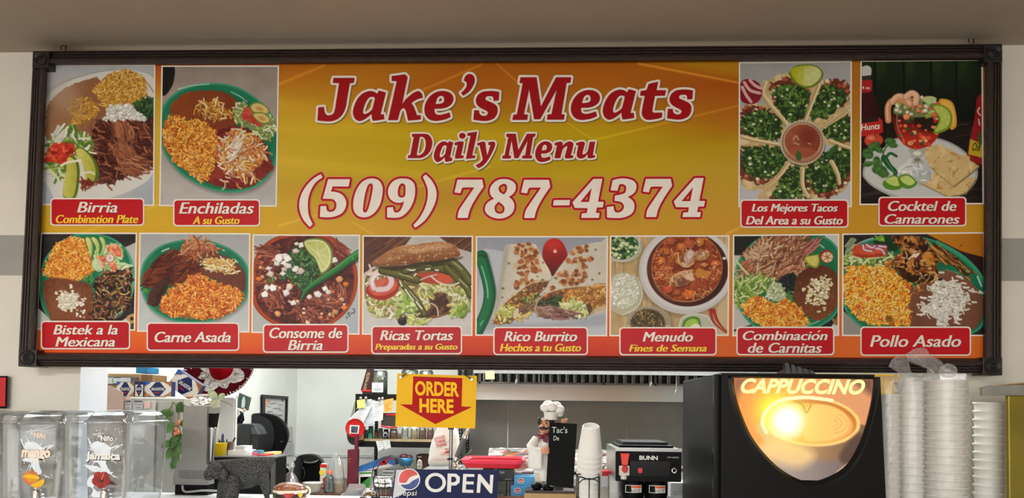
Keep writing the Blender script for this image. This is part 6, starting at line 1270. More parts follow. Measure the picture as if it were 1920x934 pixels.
m = MB(); m.tube([(1085,0,-t.py),(1085,0,-896)], 1.3,8); m.tube([(1124,0,-t.py),(1124,0,-896)], 1.3,8); m.tube([(1105,-2,-t.py),(1105,-2,-899)], 1.1,8)
m.tube([(x, -1,-y) for x, y in catmull([(1085,897),(1090,895.5),(1105,900),(1119,896),(1124,895)], False)], 1.3,8); m.tube([(1085,-1,-908),(1092,-1,-901),(1105,-1,-898),(1118,-1,-901),(1124,-1,-906)], 1.1,8)
m.tube([(1085,0,-896),(1084,40,-894),(1126,40,-894),(1124,0,-895)], 1.2,8); m.tube([(1084,40,-894),(1084,40,-t.py)], 1.2,8); m.tube([(1126,40,-894),(1126,40,-t.py)], 1.2,8); t.p('wire_frame', m, WR)

# --- coffee brewer
t = T('coffee_brewer', 'stainless and black BUNN coffee brewer with a red faucet switch', 'coffee maker', 1215,.0, z=ZCT)
D = 190
t.p('top_housing', MB().box(1154,1277,2, D, -899,-843), STEEL, bevel=.002)
t.p('front_panel', MB().prism(N(rr(1155,1276,849,904,2.5)),-3,3), BLACK, bevel=.001)
t.p('trim', MB().box(1153.5,1277.5,-4,4,-848.5,-842), STEEL, bevel=.001)
t.p('lid', MB().box(1163,1266,20, D - 20,-843,-838,0,(.98,.96)).box(1170,1258,30, D - 30,-838,-832,0,(.96,.9)), BLACK, bevel=.002)
m = MB().text('BUNN', 1198.5,1232.5,-864,-856,-3.3,0,0,.03); m.text('CW SERIES', 1250,1271,-859.5,-857.5,-3.3,0); t.p('lettering', m, WHITE)
m = MB().prism(N([(1163,852),(1180,852),(1176.5,874),(1166,874)]),-9,-5,0,1,1); m.prism(N(circ(1171.5,881,5.5,7,18)),-11,-6,1,1,1.5); t.p('faucet_handle', m, [mat('red_handle', (226,60,40),.35), mat('dark_red_handle', (186,20,16),.35)], label='red hot water tap handle')
t.p('faucet_plate', MB().prism(N(rr(1161,1180,875,893,1)),-6,-3), mat('cream_plastic', (206,200,188),.4), bevel=.0006); t.p('spout', MB().tube([(1170,-4,-893),(1170,-4,-900)], 6,12), mat('cream_plastic'))
t.p('window', MB().prism(N(rr(1182,1255,866,894,2)),-3.8,-3), mat('gloss_black', (8,8,9),.2, spec=.2)); t.p('lamp', MB().prism(N(rr(1196,1204,879,888,2)),-4.6,-3.5), mat('pink_lamp', (206,30,60),.3), label='small red indicator lamp')
m = MB(); OR = Matrix.Translation((1263,-3,-882.6)) @ Matrix.Rotation(R(90),4, 'X'); m.lathe([(5.2,0),(5.2,1.2),(3.2,1.2),(3,.4)], 0,0,20,0, orient=OR); t.p('knob_ring', m, CHROME)
m = MB(); m.lathe([(3,0),(2.6,1.4),(.1,2)], 0,0,16,0, orient=OR); t.p('knob', m, BLACK)
for cx in (1190,1234):
    m = MB().lathe([(19,-t.py + 15),(22,-930),(22.5,-912),(21,-906),(20,-903)], cx, 30,28); f_ = t.p('filter_funnel', m, BLACK)
    m = MB(); n = 8
    for k, (a, b_, z0, z1, dr) in enumerate(((-.72,.72,-926,-912,.3),(-.66,-.2,-925,-913,.5),(-.18,.66,-917.5,-913,.6))):
        pts = [(cx + math.sin(a + (b_ - a) * i / n) * (22.6 + dr),30 - math.cos(a + (b_ - a) * i / n) * (22.6 + dr)) for i in range(n + 1)]; m.add([(x, y, z0) for x, y in pts] + [(x, y, z1) for x, y in pts], [(i, i + 1, n + 2 + i, n + 1 + i) for i in range(n)], (0,2,1)[k])
    m.text('HOT', cx - 4, cx + 13,-925,-919,30 - 23.6,2); t.p('warning_label', m, [WHITE, mat('orange_label', (226,100,40),.4), BLACK], parent=None)
t.p('column', MB().box(1150,1168,60, D, -t.py, -899), STEEL); t.p('column', MB().box(1252,1259,40, D, -t.py, -899), STEEL); t.p('base', MB().box(1154,1276,-2, D, -t.py, -t.py + 14), BLACK)

# --- cappuccino machine
t = T('cappuccino_machine', 'big black cappuccino machine with a backlit cup picture', 'coffee machine', 1500,-.22, z=ZCT)
g = lambda x, y: (1290 + x / 3.177,640 + y / 3.177)
MBK = mat('satin_black', (16,16,18),.38, noise=.08, spec=.2); GBK = mat('gloss_black_trim', (18,18,20),.15)
# side runs back to the left
b = -t.py
t.p('cabinet', MB().add([(1347,14, b),(1652,14, b),(1652,330, b),(1347,330, b),(1347,14,-709),(1644,14,-711),(1644,330,-711),(1347,330,-709)], [(0,3,2,1),(4,5,6,7),(0,1,5,4),(1,2,6,5),(2,3,7,6),(3,0,4,7)]), MBK, bevel=.002)
t.p('edge_trim', MB().box(1344,1351,6,16, b, -709), GBK, bevel=.001); t.p('top_ledge', MB().box(1355,1634,-4,60,-711,-706.5), GBK, bevel=.001)
LENS = [g(*p) for p in ((285,235),(1095,235),(1093,300),(1070,430),(1020,600),(940,740),(830,815),(730,840),(640,820),(520,740),(400,600),(330,450),(292,320))]
LENS = [(x, y, 0) if i < 2 else (x, y) for i, (x, y) in enumerate(LENS)]
lens = catmull(LENS, True, 5)
lx, ly = g(690,470)
big = [(lx + (x - lx) * 1.085, ly + (y - ly) * 1.07 + (6 if y > 716 else -1)) for x, y in lens]; big = [(x, max(y, 709)) for x, y in big]
door = [(1356,708),(1645.7,711),(1656,960),(1356,960)]
m = MB().poly([N(door), N([(x, max(y, 712)) for x, y in big])], 0,0); m.add([(x, d, -y) for d in (0,16) for x, y in door], [(0,1,5,4),(1,2,6,5),(3,0,4,7)], 0); t.p('door', m, MBK)
n = len(lens); m = MB(); rings = [[(x, d, -max(y, 712)) for x, y in big] for d in (0,)] + [[((x + bx) / 2,-4,-(max(y, 712) + by) / 2) for (bx, by),(x, y) in zip(lens, big)]] + [[(x, 2,-y) for x, y in lens]] + [[(x, 10,-y) for x, y in lens]]
for a_, b_ in zip(rings, rings[1:]): m.add(a_ + b_, [(i, n + i, n + (i + 1) % n, (i + 1) % n) for i in range(n)], 0, True)
t.p('bezel', m, GBK)
def capp():
    c = Canvas(1290,640,3.177, [(1378,712),(1637,712),(1637,906),(1378,906)], (214,132,66),31); A = np.ones((c.H, c.W))
    c.grad(A, (226,140,60),(300,400),(206,140,96),(1090,380)); c.fill(c.poly([(280,230,0),(420,230,0),(330,300),(285,420)], soft=26),(120,70,50),.8); c.fill(c.poly([(960,225,0),(1100,225,0),(1100,330),(1020,280)], soft=26),(90,56,40),.85)
    cup = c.poly([(455,500),(470,620),(440,660),(520,760),(730,850),(950,760),(1040,600),(1015,500)], soft=3); c.grad(cup, (206,160,110),(500,640),(120,84,60),(980,640)); c.grad(c.poly([(520,720),(650,700),(860,720),(960,700),(830,840),(640,850)], soft=22),(150,140,140),(560,760),(110,100,100),(900,760),.8); c.fill(c.poly([(430,660),(520,610),(700,640),(760,700),(680,760),(560,740)], soft=30),(236,190,130),.8)
    c.fill(c.ell(740,490,282,146,4,3),(250,196,110)); c.fill(c.ell(744,488,258,128,4,3),(190,112,40)); k = c.ell(738,502,244,118,4,4); c.grad(k, (236,160,60),(500,480),(226,158,84),(980,520)); c.fill(c.poly([(705,420),(760,390),(860,400),(940,450),(950,540),(850,600),(700,600),(720,500)], soft=6),(240,184,100)); c.stroke([(640,370),(690,395),(710,440),(740,390)], 9,(150,84,24),.8)
    for r in (30,55,85): c.stroke([(860 + r * math.cos(a),500 + r * .7 * math.sin(a)) for a in np.linspace(-1.2,1.4,8)], 4,(196,120,44),.6)
    for cx, cy, r, w in ((600,490,210,.9),):
        d = np.hypot(c.XX - c.pt((cx, cy))[0], c.YY - c.pt((cx, cy))[1]) / c.f
        gl = np.exp(-(d / 150.) ** 2); d2 = np.hypot(c.XX - c.pt((520,420))[0], c.YY - c.pt((520,420))[1]) / c.f
        c.img += (np.array((1., .96,.1)) - c.img) * (np.exp(-(d2 / 95.) ** 2) * .95)[..., None]; c.img += (np.array((1., .95,.45)) - c.img) * (np.clip(gl * 1.0,0,1))[..., None] * .75
        c.img += (np.array((1., 1., 1.)) - c.img) * np.clip(1.5 - d / 85., 0,1)[..., None]
    c.stroke([(480,560),(455,500),(480,430),(560,370),(700,350),(860,365)], 20,(255,244,190),.85)
    c.fill(c.poly([(900,690),(1000,560),(1050,600),(960,740)], soft=14),(70,50,40),.8); c.stroke([(1028,600),(980,700),(880,790)], 6,(226,190,150),.8)
    return c
cc = capp(); cs = canvas_sampler(cc)
pts = [(x, y) for x, y in lens]; mb = MB(); NX, NZ = 170,130
xs = np.linspace(1378,1637, NX + 1); zs = np.linspace(712,906, NZ + 1)
def inside(x, y):
    c = False
    for i in range(len(pts)):
        (ax, ay),(bx, by) = pts[i], pts[(i + 1) % len(pts)]
        if (ay > y) != (by > y) and x < (bx - ax) * (y - ay) / (by - ay) + ax: c = not c
    return c
vs = []; fs = []; rows = []
for y in zs:
    xi = sorted((bx - ax) * (y - ay) / (by - ay) + ax for (ax, ay),(bx, by) in zip(pts, pts[1:] + pts[:1]) if (ay > y) != (by > y))
    rows.append((xi[0], xi[-1]) if len(xi) >= 2 else None)
rows = [(i, r_) for i, r_ in enumerate(rows) if r_]
for i, (a_, b_) in rows:
    for k in range(NX + 1): vs.append((a_ + (b_ - a_) * k / NX, 6,-zs[i]))
for j in range(len(rows) - 1):
    for k in range(NX): o_ = j * (NX + 1) + k; fs.append((o_, o_ + NX + 1, o_ + NX + 2, o_ + 1))
mb.add(vs, fs); va = np.array(vs); col = np.clip(cs(va[:, 0], -va[:, 2]),0,1); lc = np.where(col <= .04045, col / 12.92,((col + .055) / 1.055) ** 2.4)
pic = t.p('backlit_picture', mb, mat_attr('backlit_print', .3, emit=1.25), label='glowing picture of a cup of cappuccino')
at = pic.data.color_attributes.new('print', 'FLOAT_COLOR', 'POINT'); at.data.foreach_set('color', np.concatenate([lc, np.ones((len(lc),1))], 1).reshape(-1).astype(np.float32))
m = MB(); q0, q1 = g(328,330), g(1050,240); m.text('CAPPUCCINO', q0[0], q1[0], -q0[1], -q1[1], 5.2,0,.35,.035); lt = mat('lit_lettering', (255,226,150),.4, emit=(255,222,140), estr=.9); t.p('lettering', m, lt, parent=None)
# dark ridged piece lying on the machine
t = T('ridged_clip', 'black ridged plastic clip lying on top of the cappuccino machine', 'clip', 1500,-.16, py=708)
m = MB(); 
m.loft([[(1462 + 76 * k / 14,20 + math.cos(a) * 18,-708 + max(0, math.sin(a)) * 20 * math.sin(math.pi * min(1,(k + 1.2) / 15.5)) ** .7) for a in np.linspace(0,3.14,9)] for k in range(15)], 0); CLIP = mat('clip_plastic', (84,84,88),.3); t.p('shell', m, CLIP)
for i, x in enumerate((1480,1492,1504,1516,1528)): t.p('ridge', MB().loft([[(x - 6,2,-707),(x + 6,2,-707),(x + 2,20,-707),(x - 4,20,-707)], [(x - 5 - i, 6,-682 - i * 3.4 + 2),(x - i, 2,-684 - i * 3.2 + 2),(x - 3,20,-684 - i * 3.2),(x - 5,20,-683 - i * 3.2)]], 0, False), CLIP)

# --- bagged stacks of foam containers
def foam_stack(x0, x1, top, Y, where, seed, lean=0.0, bag=True, neck=None):
    n = int((960 - top) / 15.6); r = (x1 - x0) / 2; cx = (x0 + x1) / 2; first = None
    for i in range(n):
        y = top + 3 + i * 15.6
        if first is None:
            c_ = T('foam_container', 'white foam container in ' + where, 'container', cx, Y, py=y, group='foam containers in ' + where)
            m = MB().lathe([(r * .86,-13.8),(r * .93,-2.6),(r * .955,-2.2),(r * 1.0,-1.6),(r * 1.0,1.2),(r * .97,1.8),(r * .9,1.0),(.1,.6)], 0, r, 36, cap=False); c_.part('shell', m, FOAM); first = c_.o
        else: k = copy_tree(first); k.location = P(cx + lean * i, y, Y)
    if not bag: return
    t = T('plastic_bag', 'clear plastic bag pulled around ' + where, 'bag', cx, Y, z=ZCT); cr = crumple(seed, 1.5,.09); m = MB(); rows = []
    bot = -t.py + 1; zs_ = np.linspace(bot, -top + 1,26); nn = 44
    for z in zs_: rows.append([(cx + lean * (-z - top) / 15.6 + math.cos(6.283 * i / nn) * (r + .8 + .7 * cr(math.cos(6.283 * i / nn) * 40, math.sin(6.283 * i / nn) * 40, z * .5)), r + math.sin(6.283 * i / nn) * (r + .8 + .7 * cr(math.cos(6.283 * i / nn) * 40, math.sin(6.283 * i / nn) * 40, z * .5)), z) for i in range(nn)])
    if neck:
        for k, (nx, nz, nr, ny) in enumerate(neck): rows.append([(nx + math.cos(6.283 * i / nn) * (nr + cr(i * 9, k * 17,3) * nr * .3), r + math.sin(6.283 * i / nn) * (ny + cr(i * 7, k * 23,9) * ny * .3),-nz + cr(i * 13, k * 5,1) * 2.2) for i in range(nn)])
    m.loft(rows, 0, False, True); t.p('film', m, BAGW)
foam_stack(1654,1697,738,-.13, 'the bagged stack touching the cappuccino machine', 1, neck=[(1676,720,20,20),(1672,714,18,14),(1668,712,6,6)])
foam_stack(1694,1752,715,-.10, 'the middle bagged stack of three', 2, neck=[(1716,711,20,16),(1712,704,10,8),(1702,694,18,12),(1704,682,14,9),(1704,674,4,3)])
foam_stack(1756,1831,711,-.16, 'the widest bagged stack, right of the middle one', 3, neck=[(1790,706,24,16),(1778,698,16,9),(1758,684,26,12),(1744,672,20,10),(1748,662,12,6),(1752,659,3,2)])
t = T('plastic_knot', 'puff of clear bag film bulging over the widest foam stack', 'bag', 1785,-.2, py=710); cr = crumple(8,2.2,.2); m = MB().ell(1783,10,-695,16,12,13,26,16); m.move(lambda v: Vector((v.x + cr(v.x, v.y, v.z), v.y, v.z + cr(v.z, v.x, v.y)))); m.sm = [False] * len(m.sm); t.p('film', m, BAGW)
foam_stack(1843,1893,753,-.04, 'the short unbagged stack at the right edge', 4, bag=False)
OLIVE = mat('olive_metal', (140,126,48),.35,.5, noise=.12, nscale=5, bump=.05, bscale=20)
t = T('metal_sheet', 'olive metal sheet cut off by the right edge of the photo', 'sheet', 1905,-.12, z=ZCT)
t.p('body', MB().box(1892,1990,0,10,-t.py, -749), OLIVE, bevel=.004); t.p('strap', MB().prism(N([(1852,735),(1870,731),(1990,728),(1990,749),(1852,750)]),11,18), mat('grey_strap', (150,150,146),.4,.4), bevel=.001); t.p('flap', MB().add([(1878,14,-731),(1920,6,-726),(1990,14,-727),(1990,30,-729)], [(0,1,2,3)]), KRAFT, solid=.002)
# red framed panel on the left wall
o = root('red_poster', 'red dark-framed poster on the wall at the left edge', 'picture', P(0,764, YW))
m = FB().prism(N([(-70,706),(14.5,705),(12.5,766),(-70,766)]),-.02,0); m.out('frame', BLACK, o, YW, bevel=.001); FB().prism(N([(-66,708),(11,708),(9.5,762),(-66,762)]),-.022,-.019).out('panel', mat('panel_red', (196,30,40),.4, noise=.04), o, YW)
# ---------------------------------------------------------------- the kitchen behind the opening
ZK = .918
ZPT = P(900,884,.75).z
o = root('prep_table', 'steel prep table behind the serving counter holding the foil trays', 'table', (P(1000,800,.5).x, .5,0)); a, b_ = P(768,800,.5).x - o.location.x, P(1420,800,.5).x - o.location.x
MB().box(a, b_, 0,.62, ZPT - .03, ZPT).build('tabletop', STEEL, o, bevel=.003)
for x in (a + .03, b_ - .03):
    for y in (.03,.59): MB().tube([(x, y, 0),(x, y, ZPT - .03)], .02,12).build('leg', STEEL, o)
KW = mat('brown_worktop', (84,50,40),.35, noise=.1)
o = root('kitchen_counter', 'dark brown work counter along the kitchen back wall', 'counter', (0,3.2,0))
MB().box(xk + .002,3.35,2.75 - 3.2, YB - .004 - 3.2, ZK - .04, ZK).build('worktop', KW, o, bevel=.004); MB().box(xk + .02,3.3,2.8 - 3.2, YB - .03 - 3.2,0, ZK - .04).build('body', mat('counter_front', (190,186,178),.5), o)
# stainless back wall and hood
SSW = mat('stainless_sheet', (128,129,126),.38,.5, noise=.07, nscale=3, bump=.03, bscale=30); SSB = mat('bright_stainless', (196,198,197),.3,.55, noise=.04, stretch=(1,1,20))
ys = YB - .012
def wallquad(name, x0, x1, y0, y1, Y, m, th=.01, kind='structure'):
    a, b = P(x0, y1, Y), P(x1, y0, Y); mb = MB().box(a.x, b.x, Y, Y + th, a.z, b.z); o = mb.build(name, m, bevel=.001); tag(o, kind=kind); return o
for i, (x0, x1) in enumerate(((858,950.5),(951.7,1174.5),(1175.7,1420))): wallquad('trim_%d' % (i + 2), x0, x1,752,940, ys, SSW)
o = root('range_hood', 'stainless kitchen hood with a row of baffle filters', 'hood', P(1100,752,3.0))
def hp(name, mb, m, **kw): mb.v = [(x - o.location.x, y - o.location.y, z - o.location.z) for x, y, z in mb.v]; return mb.build(name, m, o, **kw)
a = P(888,702,2.75); b_ = P(1420,702,2.75); z0 = P(1100,702,2.75).z
hp('front_lip', MB().box(a.x, b_.x, 2.75,2.79, z0, z0 + .03).box(a.x, b_.x, 2.79,2.80, z0 + .03, z0 + .35), mat('lip_steel', (160,162,164),.4,.4))
hp('canopy', MB().box(a.x, b_.x, 2.80, YB - .02, z0 + .34, z0 + .36), STEEL)
a = P(868,752,3.55); b_ = P(1420,752,3.55); zt0, zt1 = P(1100,752,3.55).z, P(1100,728,3.55).z
hp('rear_trough', MB().box(a.x, b_.x, 3.55, YB - .02, zt0, zt1).box(a.x, b_.x, 3.56,3.6, zt1, P(1100,721,3.56).z), SSB)
DKM = mat('dark_gap', (16,16,16),.5); BAF = mat('baffle_steel', (120,120,118),.35,.9, noise=.15)
for x0, x1 in ((858,899),(900,1010),(1011,1131),(1132,1228),(1229,1330)):
    Yf = 3.45; u = U(Yf); zb_, zu_ = P(1000,720, Yf).z, P(1000,700, Yf).z; m = MB(); A, B = P(x0,720, Yf).x, P(x1,720, Yf).x
    m.box(A, B, Yf + .03, Yf + .04, zb_, zu_ + .03,1); m.box(A, B, Yf - .01, Yf + .02, zb_, zb_ + .012,0); m.box(A, A + .006, Yf - .01, Yf + .02, zb_, zu_ + .03,0); m.box(B - .006, B, Yf - .01, Yf + .02, zb_, zu_ + .03,0)
    n = max(2, int((x1 - x0) / 14.6))
    for k in range(n):
        c_ = A + (B - A) * (k + .5) / n; w = 4.6 * u; m.loft([[(c_ + math.cos(q) * w, Yf + .012 + math.sin(q) * w * .8, z) for q in np.linspace(0,5.4,8)] for z in (zb_ + .014, zb_ + .018, zu_ + .03)], 0)
    hp('baffle_filter', m, [BAF, DKM])
for x, y0, y1 in ((969,704,722),(1221,702,726),(1268,712,739)):
    Yn = 3.2; p0, p1 = P(x, y0 - 6, Yn), P(x, y1, Yn); u = U(Yn); m = MB(); m.tube([(p0.x, Yn, p0.z + .04),(p1.x, Yn, p1.z + 9 * u)], 1.1 * u, 8); m.tube([(p1.x, Yn, p1.z + 10 * u),(p1.x - 1 * u, Yn, p1.z + 6 * u),(p1.x - 2 * u, Yn, p1.z)], [2.6 * u, 2.6 * u, 1.4 * u], 10); hp('spray_nozzle', m, CHROME)
o = root('sticky_note', 'pale yellow note clipped to the hood lip above the steel wall', 'note', P(918,711,2.72)); FB().prism(N([(910,697),(927,696),(927.5,711),(910.5,711.5)]),0,.002).out('paper', mat('pale_note', (226,232,150),.7), o, 2.72)
o = root('yellow_board', 'yellow board standing behind the cappuccino machine', 'board', P(1560,730,.34)); a, b_ = P(1500,800,.34), P(1690,702.5,.34)
MB().box(a.x - o.location.x, b_.x - o.location.x, 0,.03, ZCT - .3 - o.location.z, b_.z - o.location.z).build('panel', mat('board_yellow', (236,206,28),.5, noise=.05), o, bevel=.002)

# --- left: cabinets, cracker boxes, plant
def boxed(name, lab, cat, x0, x1, y0, Y, dep, m, zb=None, py=None, mesh='body', group=None, bevel=.002):
    t = T(name, lab, cat, (x0 + x1) / 2, Y, py=py, z=zb, group=group); b = t.p(mesh, MB().box(x0, x1,0, dep / t.u, -t.py, -y0), m, bevel=bevel); return t
GCAB = mat('pale_cabinet', (204,204,196),.5, noise=.02); GCAB2 = mat('grey_cabinet', (176,176,168),.5, noise=.03)
t = T('storage_cabinet', 'grey storage cabinet with cracker boxes on top', 'cabinet', 270,.8, z=0)
t.p('body', MB().box(196,345,0,.35 / t.u, 0 - t.py, -744), [GCAB2], bevel=.003); t.p('door', MB().box(200,292,-6,-.5,-t.py + 20,-749), GCAB, bevel=.002); t.p('door', MB().box(297,343,-6,-.5,-t.py + 20,-749), GCAB2, bevel=.002)
t = boxed('white_partition', 'white upright panel showing behind the mixer', 'panel', 385,437,744,1.36,.02, mat('white_enamel', (240,246,255),.35, noise=.01), zb=0); t.p('edge_strip', MB().box(437,440,1,8,-t.py, -746), WHITE)
def crackers(x0, x1, y0, y1, lab, Y, rot=0, narrow=False):
    t = T('cracker_box', lab, 'box', (x0 + x1) / 2, Y, py=y1); w, h = x1 - x0, y1 - y0; f = lambda u, v: (x0 + w * u, -(y0 + h * v))
    t.p('carton', MB().box(x0, x1,0,16,-y1,-y0), mat('cracker_carton', (30,40,96),.4, noise=.05), bevel=.001)
    m = MB(); m.poly([f(.0,.02), f(1,.02), f(1,1), f(0,1)], -.15,0)
    if narrow: m.poly([f(0,0), f(1,0), f(1,.22), f(0,.22)], -.25,1); m.poly([f(.5,.1), f(1,.5), f(.5,1), f(0,.5)], -.3,1)
    else:
        for a, b_ in (((0,.02),(.0,.4)),((1,.02),(1,.4)),((0,.98),(0,.62)),((1,.98),(1,.62))):
            m.poly([f(*a), f(abs(a[0] - .3), a[1]), f(abs(a[0] - .12),(a[1] + b_[1]) / 2), f(*b_)], -.25,2)
        m.poly([f(.2,.5), f(.42,.04), f(.58,.04), f(.8,.5), f(.58,.98), f(.42,.98)], -.3,1); m.poly([f(0,0), f(.2,.0), f(.18,.2), f(0,.24)], -.35,3)
    a, b_ = f(.27 if not narrow else .05,.6), f(.74 if not narrow else .95,.4); m.text('SALADITAS', a[0], b_[0], a[1], b_[1], -.5,0,.1,.03); a, b_ = f(.36,.78), f(.56,.72); m.box(a[0], b_[0], -.5,-.3, a[1], b_[1], 4)
    t.p('front_print', m, [mat('cracker_white', (222,216,206),.5, noise=.04), mat('cracker_navy', (20,30,86),.4), mat('cracker_brown', (166,110,66),.5, noise=.3, nscale=60), mat('cracker_blue', (30,90,170),.4), REDP]); t.o.rotation_euler = (0, R(rot),0); return t
crackers(217,252,715,743.5, 'navy cracker box with its left end over the cardboard box', .84); crackers(252.8,268.2,714.5,743.5, 'narrow end-on cracker box between two wider ones', .83, narrow=True); crackers(268.8,322,715,743.5, 'wide cracker box facing front, right of the narrow one', .84); crackers(308,366,701,738, 'tilted cracker box propped against the sombrero brim', .95,33)
t = boxed('cardboard_box', 'brown cardboard box behind the cracker boxes', 'box', 195,264,700,.98,.15, KRAFT, py=743.8); t.p('side_flap', MB().box(264,285,4,60,-743.8,-701), mat('shaded_kraft', (140,110,70),.75), bevel=.001)
t = boxed('clear_tray', 'shallow tray of white items in front of the cardboard box', 'tray', 197,249,706,.92,.05, mat('dark_tray', (90,84,84),.4), py=722); m = MB()
for i, (a, b_) in enumerate(((199,213),(212,228),(228,246))): m.box(a, b_, -3,4,-720 + i % 2,-708 - i % 2)
t.p('white_items', m, mat('pale_packet', (206,212,210),.4, noise=.08))
boxed('blue_bin', 'blue plastic bin on top of the cardboard box', 'bin', 254,277,688,.99,.1, mat('bin_blue', (40,130,180),.4), py=699.8)
t = T('tan_board', 'pinkish tan cardboard sheet leaning on the grey cabinet', 'board', 212,.76, py=800); t.p('sheet', MB().prism(N([(193,720),(212,726),(228,734),(232,800),(193,800)]),0,3), mat('pinkish_card', (190,160,146),.7, noise=.03))
for i, (x0, x1, lab) in enumerate(((234.5,246, 'small white printed tag left of its twin on the grey cabinet'),(250,267.5, 'wider white printed tag with a black header on the grey cabinet'))):
    t = T('paper_tag', lab, 'tag', (x0 + x1) / 2,.775, py=767); t.p('paper', MB().box(x0, x1,0,1,-767,-750.5), PAPER); t.p('print', MB().box(x0 + .6, x1 - .6,-.3,0,-754,-751).text('VGCIO', x0 + 1.5, x1 - 1.5,-760,-756,-.3).box(x0 + 4, x1 - 3,-.3,0,-765,-764), INK)
for i, (x0, y0, x1, y1, lab) in enumerate(((230,743.5,246,751, 'pink paper slip above the small tag'),(269,752,281,767, 'pale pink paper slip right of the wide tag'))):
    t = T('pink_slip', lab, 'paper', (x0 + x1) / 2,.78, py=y1); t.p('paper', MB().prism(N([(x0, y0 + 1),(x1, y0),(x1 + 1, y1 - 2),(x0 + 1, y1)]),0,1), mat('pink_paper', (232,196,188),.7))
# sombrero, facing out
t = T('sombrero', 'dark red sombrero with silver embroidery hanging below the big sign', 'hat', 415,1.28, py=742, yc=22)
OR = Matrix.Translation((415,22,-694)) @ Matrix.Rotation(R(62),4, 'X')
VEL = mat('wine_velvet', (74,4,16),.85, noise=.1, spec=.1); SILV = mat('silver_embroidery', (196,194,190),.35,.5, noise=.25, nscale=90, bump=.6, bscale=200); VELR = mat('red_velvet', (150,4,26),.8, noise=.08, spec=.1)
t.p('brim', MB().lathe([(16,1),(40,0),(60,4),(66,12),(67.5,14),(66.5,11),(60,1),(40,-3),(16,-2)], 0,0,60, cap=False, orient=OR), VEL)
t.p('crown', MB().lathe([(22,0),(20.5,10),(17,26),(11,36),(.1,40)], 0,0,30, orient=OR), VELR)
m = MB(); hz = lambda r: .6 if r < 40 else .6 + (r - 40) / 20 * 4
for k in range(8):
    a = R(45 * k + 22); L = 52 if k % 2 else 44; w = .5 if k % 2 else .36
    pts = catmull([(20,-w * .9),(32,-w),(L * .86,-w * .55),(L, 0,0),(L * .86, w * .55),(32, w),(20, w * .9)], True, 4)
    m = MB(); m.add([tuple(OR @ Vector((math.cos(a + b_) * r, math.sin(a + b_) * r, hz(r) + .5))) for r, b_ in pts] + [tuple(OR @ Vector((math.cos(a) * 34, math.sin(a) * 34,2)))], [(i, (i + 1) % len(pts), len(pts)) for i in range(len(pts))], 0, False)
    for rr_, w_ in ((9,1.1),(5,.9)): m.tube([OR @ Vector((math.cos(a) * (35 + rr_ * math.cos(q)) - math.sin(a) * rr_ * .8 * math.sin(q), math.sin(a) * (35 + rr_ * math.cos(q)) + math.cos(a) * rr_ * .8 * math.sin(q),2.4)) for q in np.linspace(0,5.2,12)], w_, 5)
    t.p('petal', m, SILV)
m = MB()
for k in range(18): a = R(20 * k); m.ell(*(OR @ Vector((math.cos(a) * 58, math.sin(a) * 58,5.2))),1.7,1.7,1.7,6,4)
t.p('embroidery', m, SILV)
m = MB()
for k in range(72): a = R(5 * k); p0, p1 = OR @ Vector((math.cos(a) * 63.5, math.sin(a) * 63.5,9.5)), OR @ Vector((math.cos(a + .03) * 68, math.sin(a + .03) * 68,15)); m.tube([p0, p1], 1.1,5)
t.p('edge_cord', m, mat('white_cord', (226,220,216),.6))
# plant
LEAF = mat('leaf_green', (70,104,44),.45, noise=.25, nscale=30); LEAFP = mat('pale_leaf', (170,184,150),.5, noise=.2, nscale=40)
def leaf(m, x, z, L, w, ang, y=0, k=0, droop=.3):
    a = R(ang); n = 8; vs = []
    for i in range(n + 1):
        t_ = i / n; ww = w * math.sin(math.pi * min(1, t_ * .92 + .06)) ** .8; cx, cz, cy = x + math.cos(a) * L * t_, z + math.sin(a) * L * t_, y - droop * L * t_ * t_
        for s_ in (-1,0,1): vs.append((cx - math.sin(a) * ww * s_, cy - abs(s_) * -1.2, cz + math.cos(a) * ww * s_))
    m.add(vs, [(i * 3 + j, i * 3 + j + 1, i * 3 + j + 4, i * 3 + j + 3) for i in range(n) for j in (0,1)], k, True)
t = T('trailing_plant', 'leafy green plant trailing between the juice tanks and the mixer', 'plant', 325,.77, py=880); rg = random.Random(4); m = MB()
for x, y, L, w, a, k in ((322,775,22,8,170,0),(330,772,24,8,60,0),(334,768,20,7,20,0),(318,782,26,9,200,0),(322,790,22,9,250,0),(328,800,26,9,280,0),(324,816,26,9,260,0),(330,826,28,9,290,0),(322,836,26,8,250,0),(328,846,28,8,280,0),(326,860,20,7,265,0),(332,812,20,8,300,0),(316,826,18,7,230,0),(336,790,18,7,-20,0)): leaf(m, x, -y, L, w, a, rg.uniform(-4,4), k)
t.p('foliage', m, LEAF); m = MB().tube([(x, 3,-y) for x, y in catmull([(305,772),(316,762),(320,752),(330,770),(328,800),(324,840),(328,880)], False)], 1.0,6); t.p('stem', m, mat('vine_stem', (110,110,60),.6))
m = MB()
for i in range(7): m.ell(332 + rg.uniform(-4,5),-6,-(800 + rg.uniform(-12,14)),4,3,4.5,8,6)
t.p('blossom', m, mat('coral_petals', (206,120,90),.5, noise=.15, nscale=40))
t = T('pale_plant', 'pale green leaves hanging in front of the sombrero brim', 'plant', 404,.17, py=768); m = MB()
for x, y, L, w, a in ((406,746,15,8,150),(404,748,18,8,262),(408,748,18,6,35),(407,746,17,6,15),(398,744,14,8,110),(402,752,14,7,300)): leaf(m, x, -y, L, w, a)
t.p('foliage', m, LEAFP); t.p('stem', MB().tube([(406,2,-746),(416,2,-752),(430,3,-757),(436,3,-762)], .8,6), mat('vine_stem'))
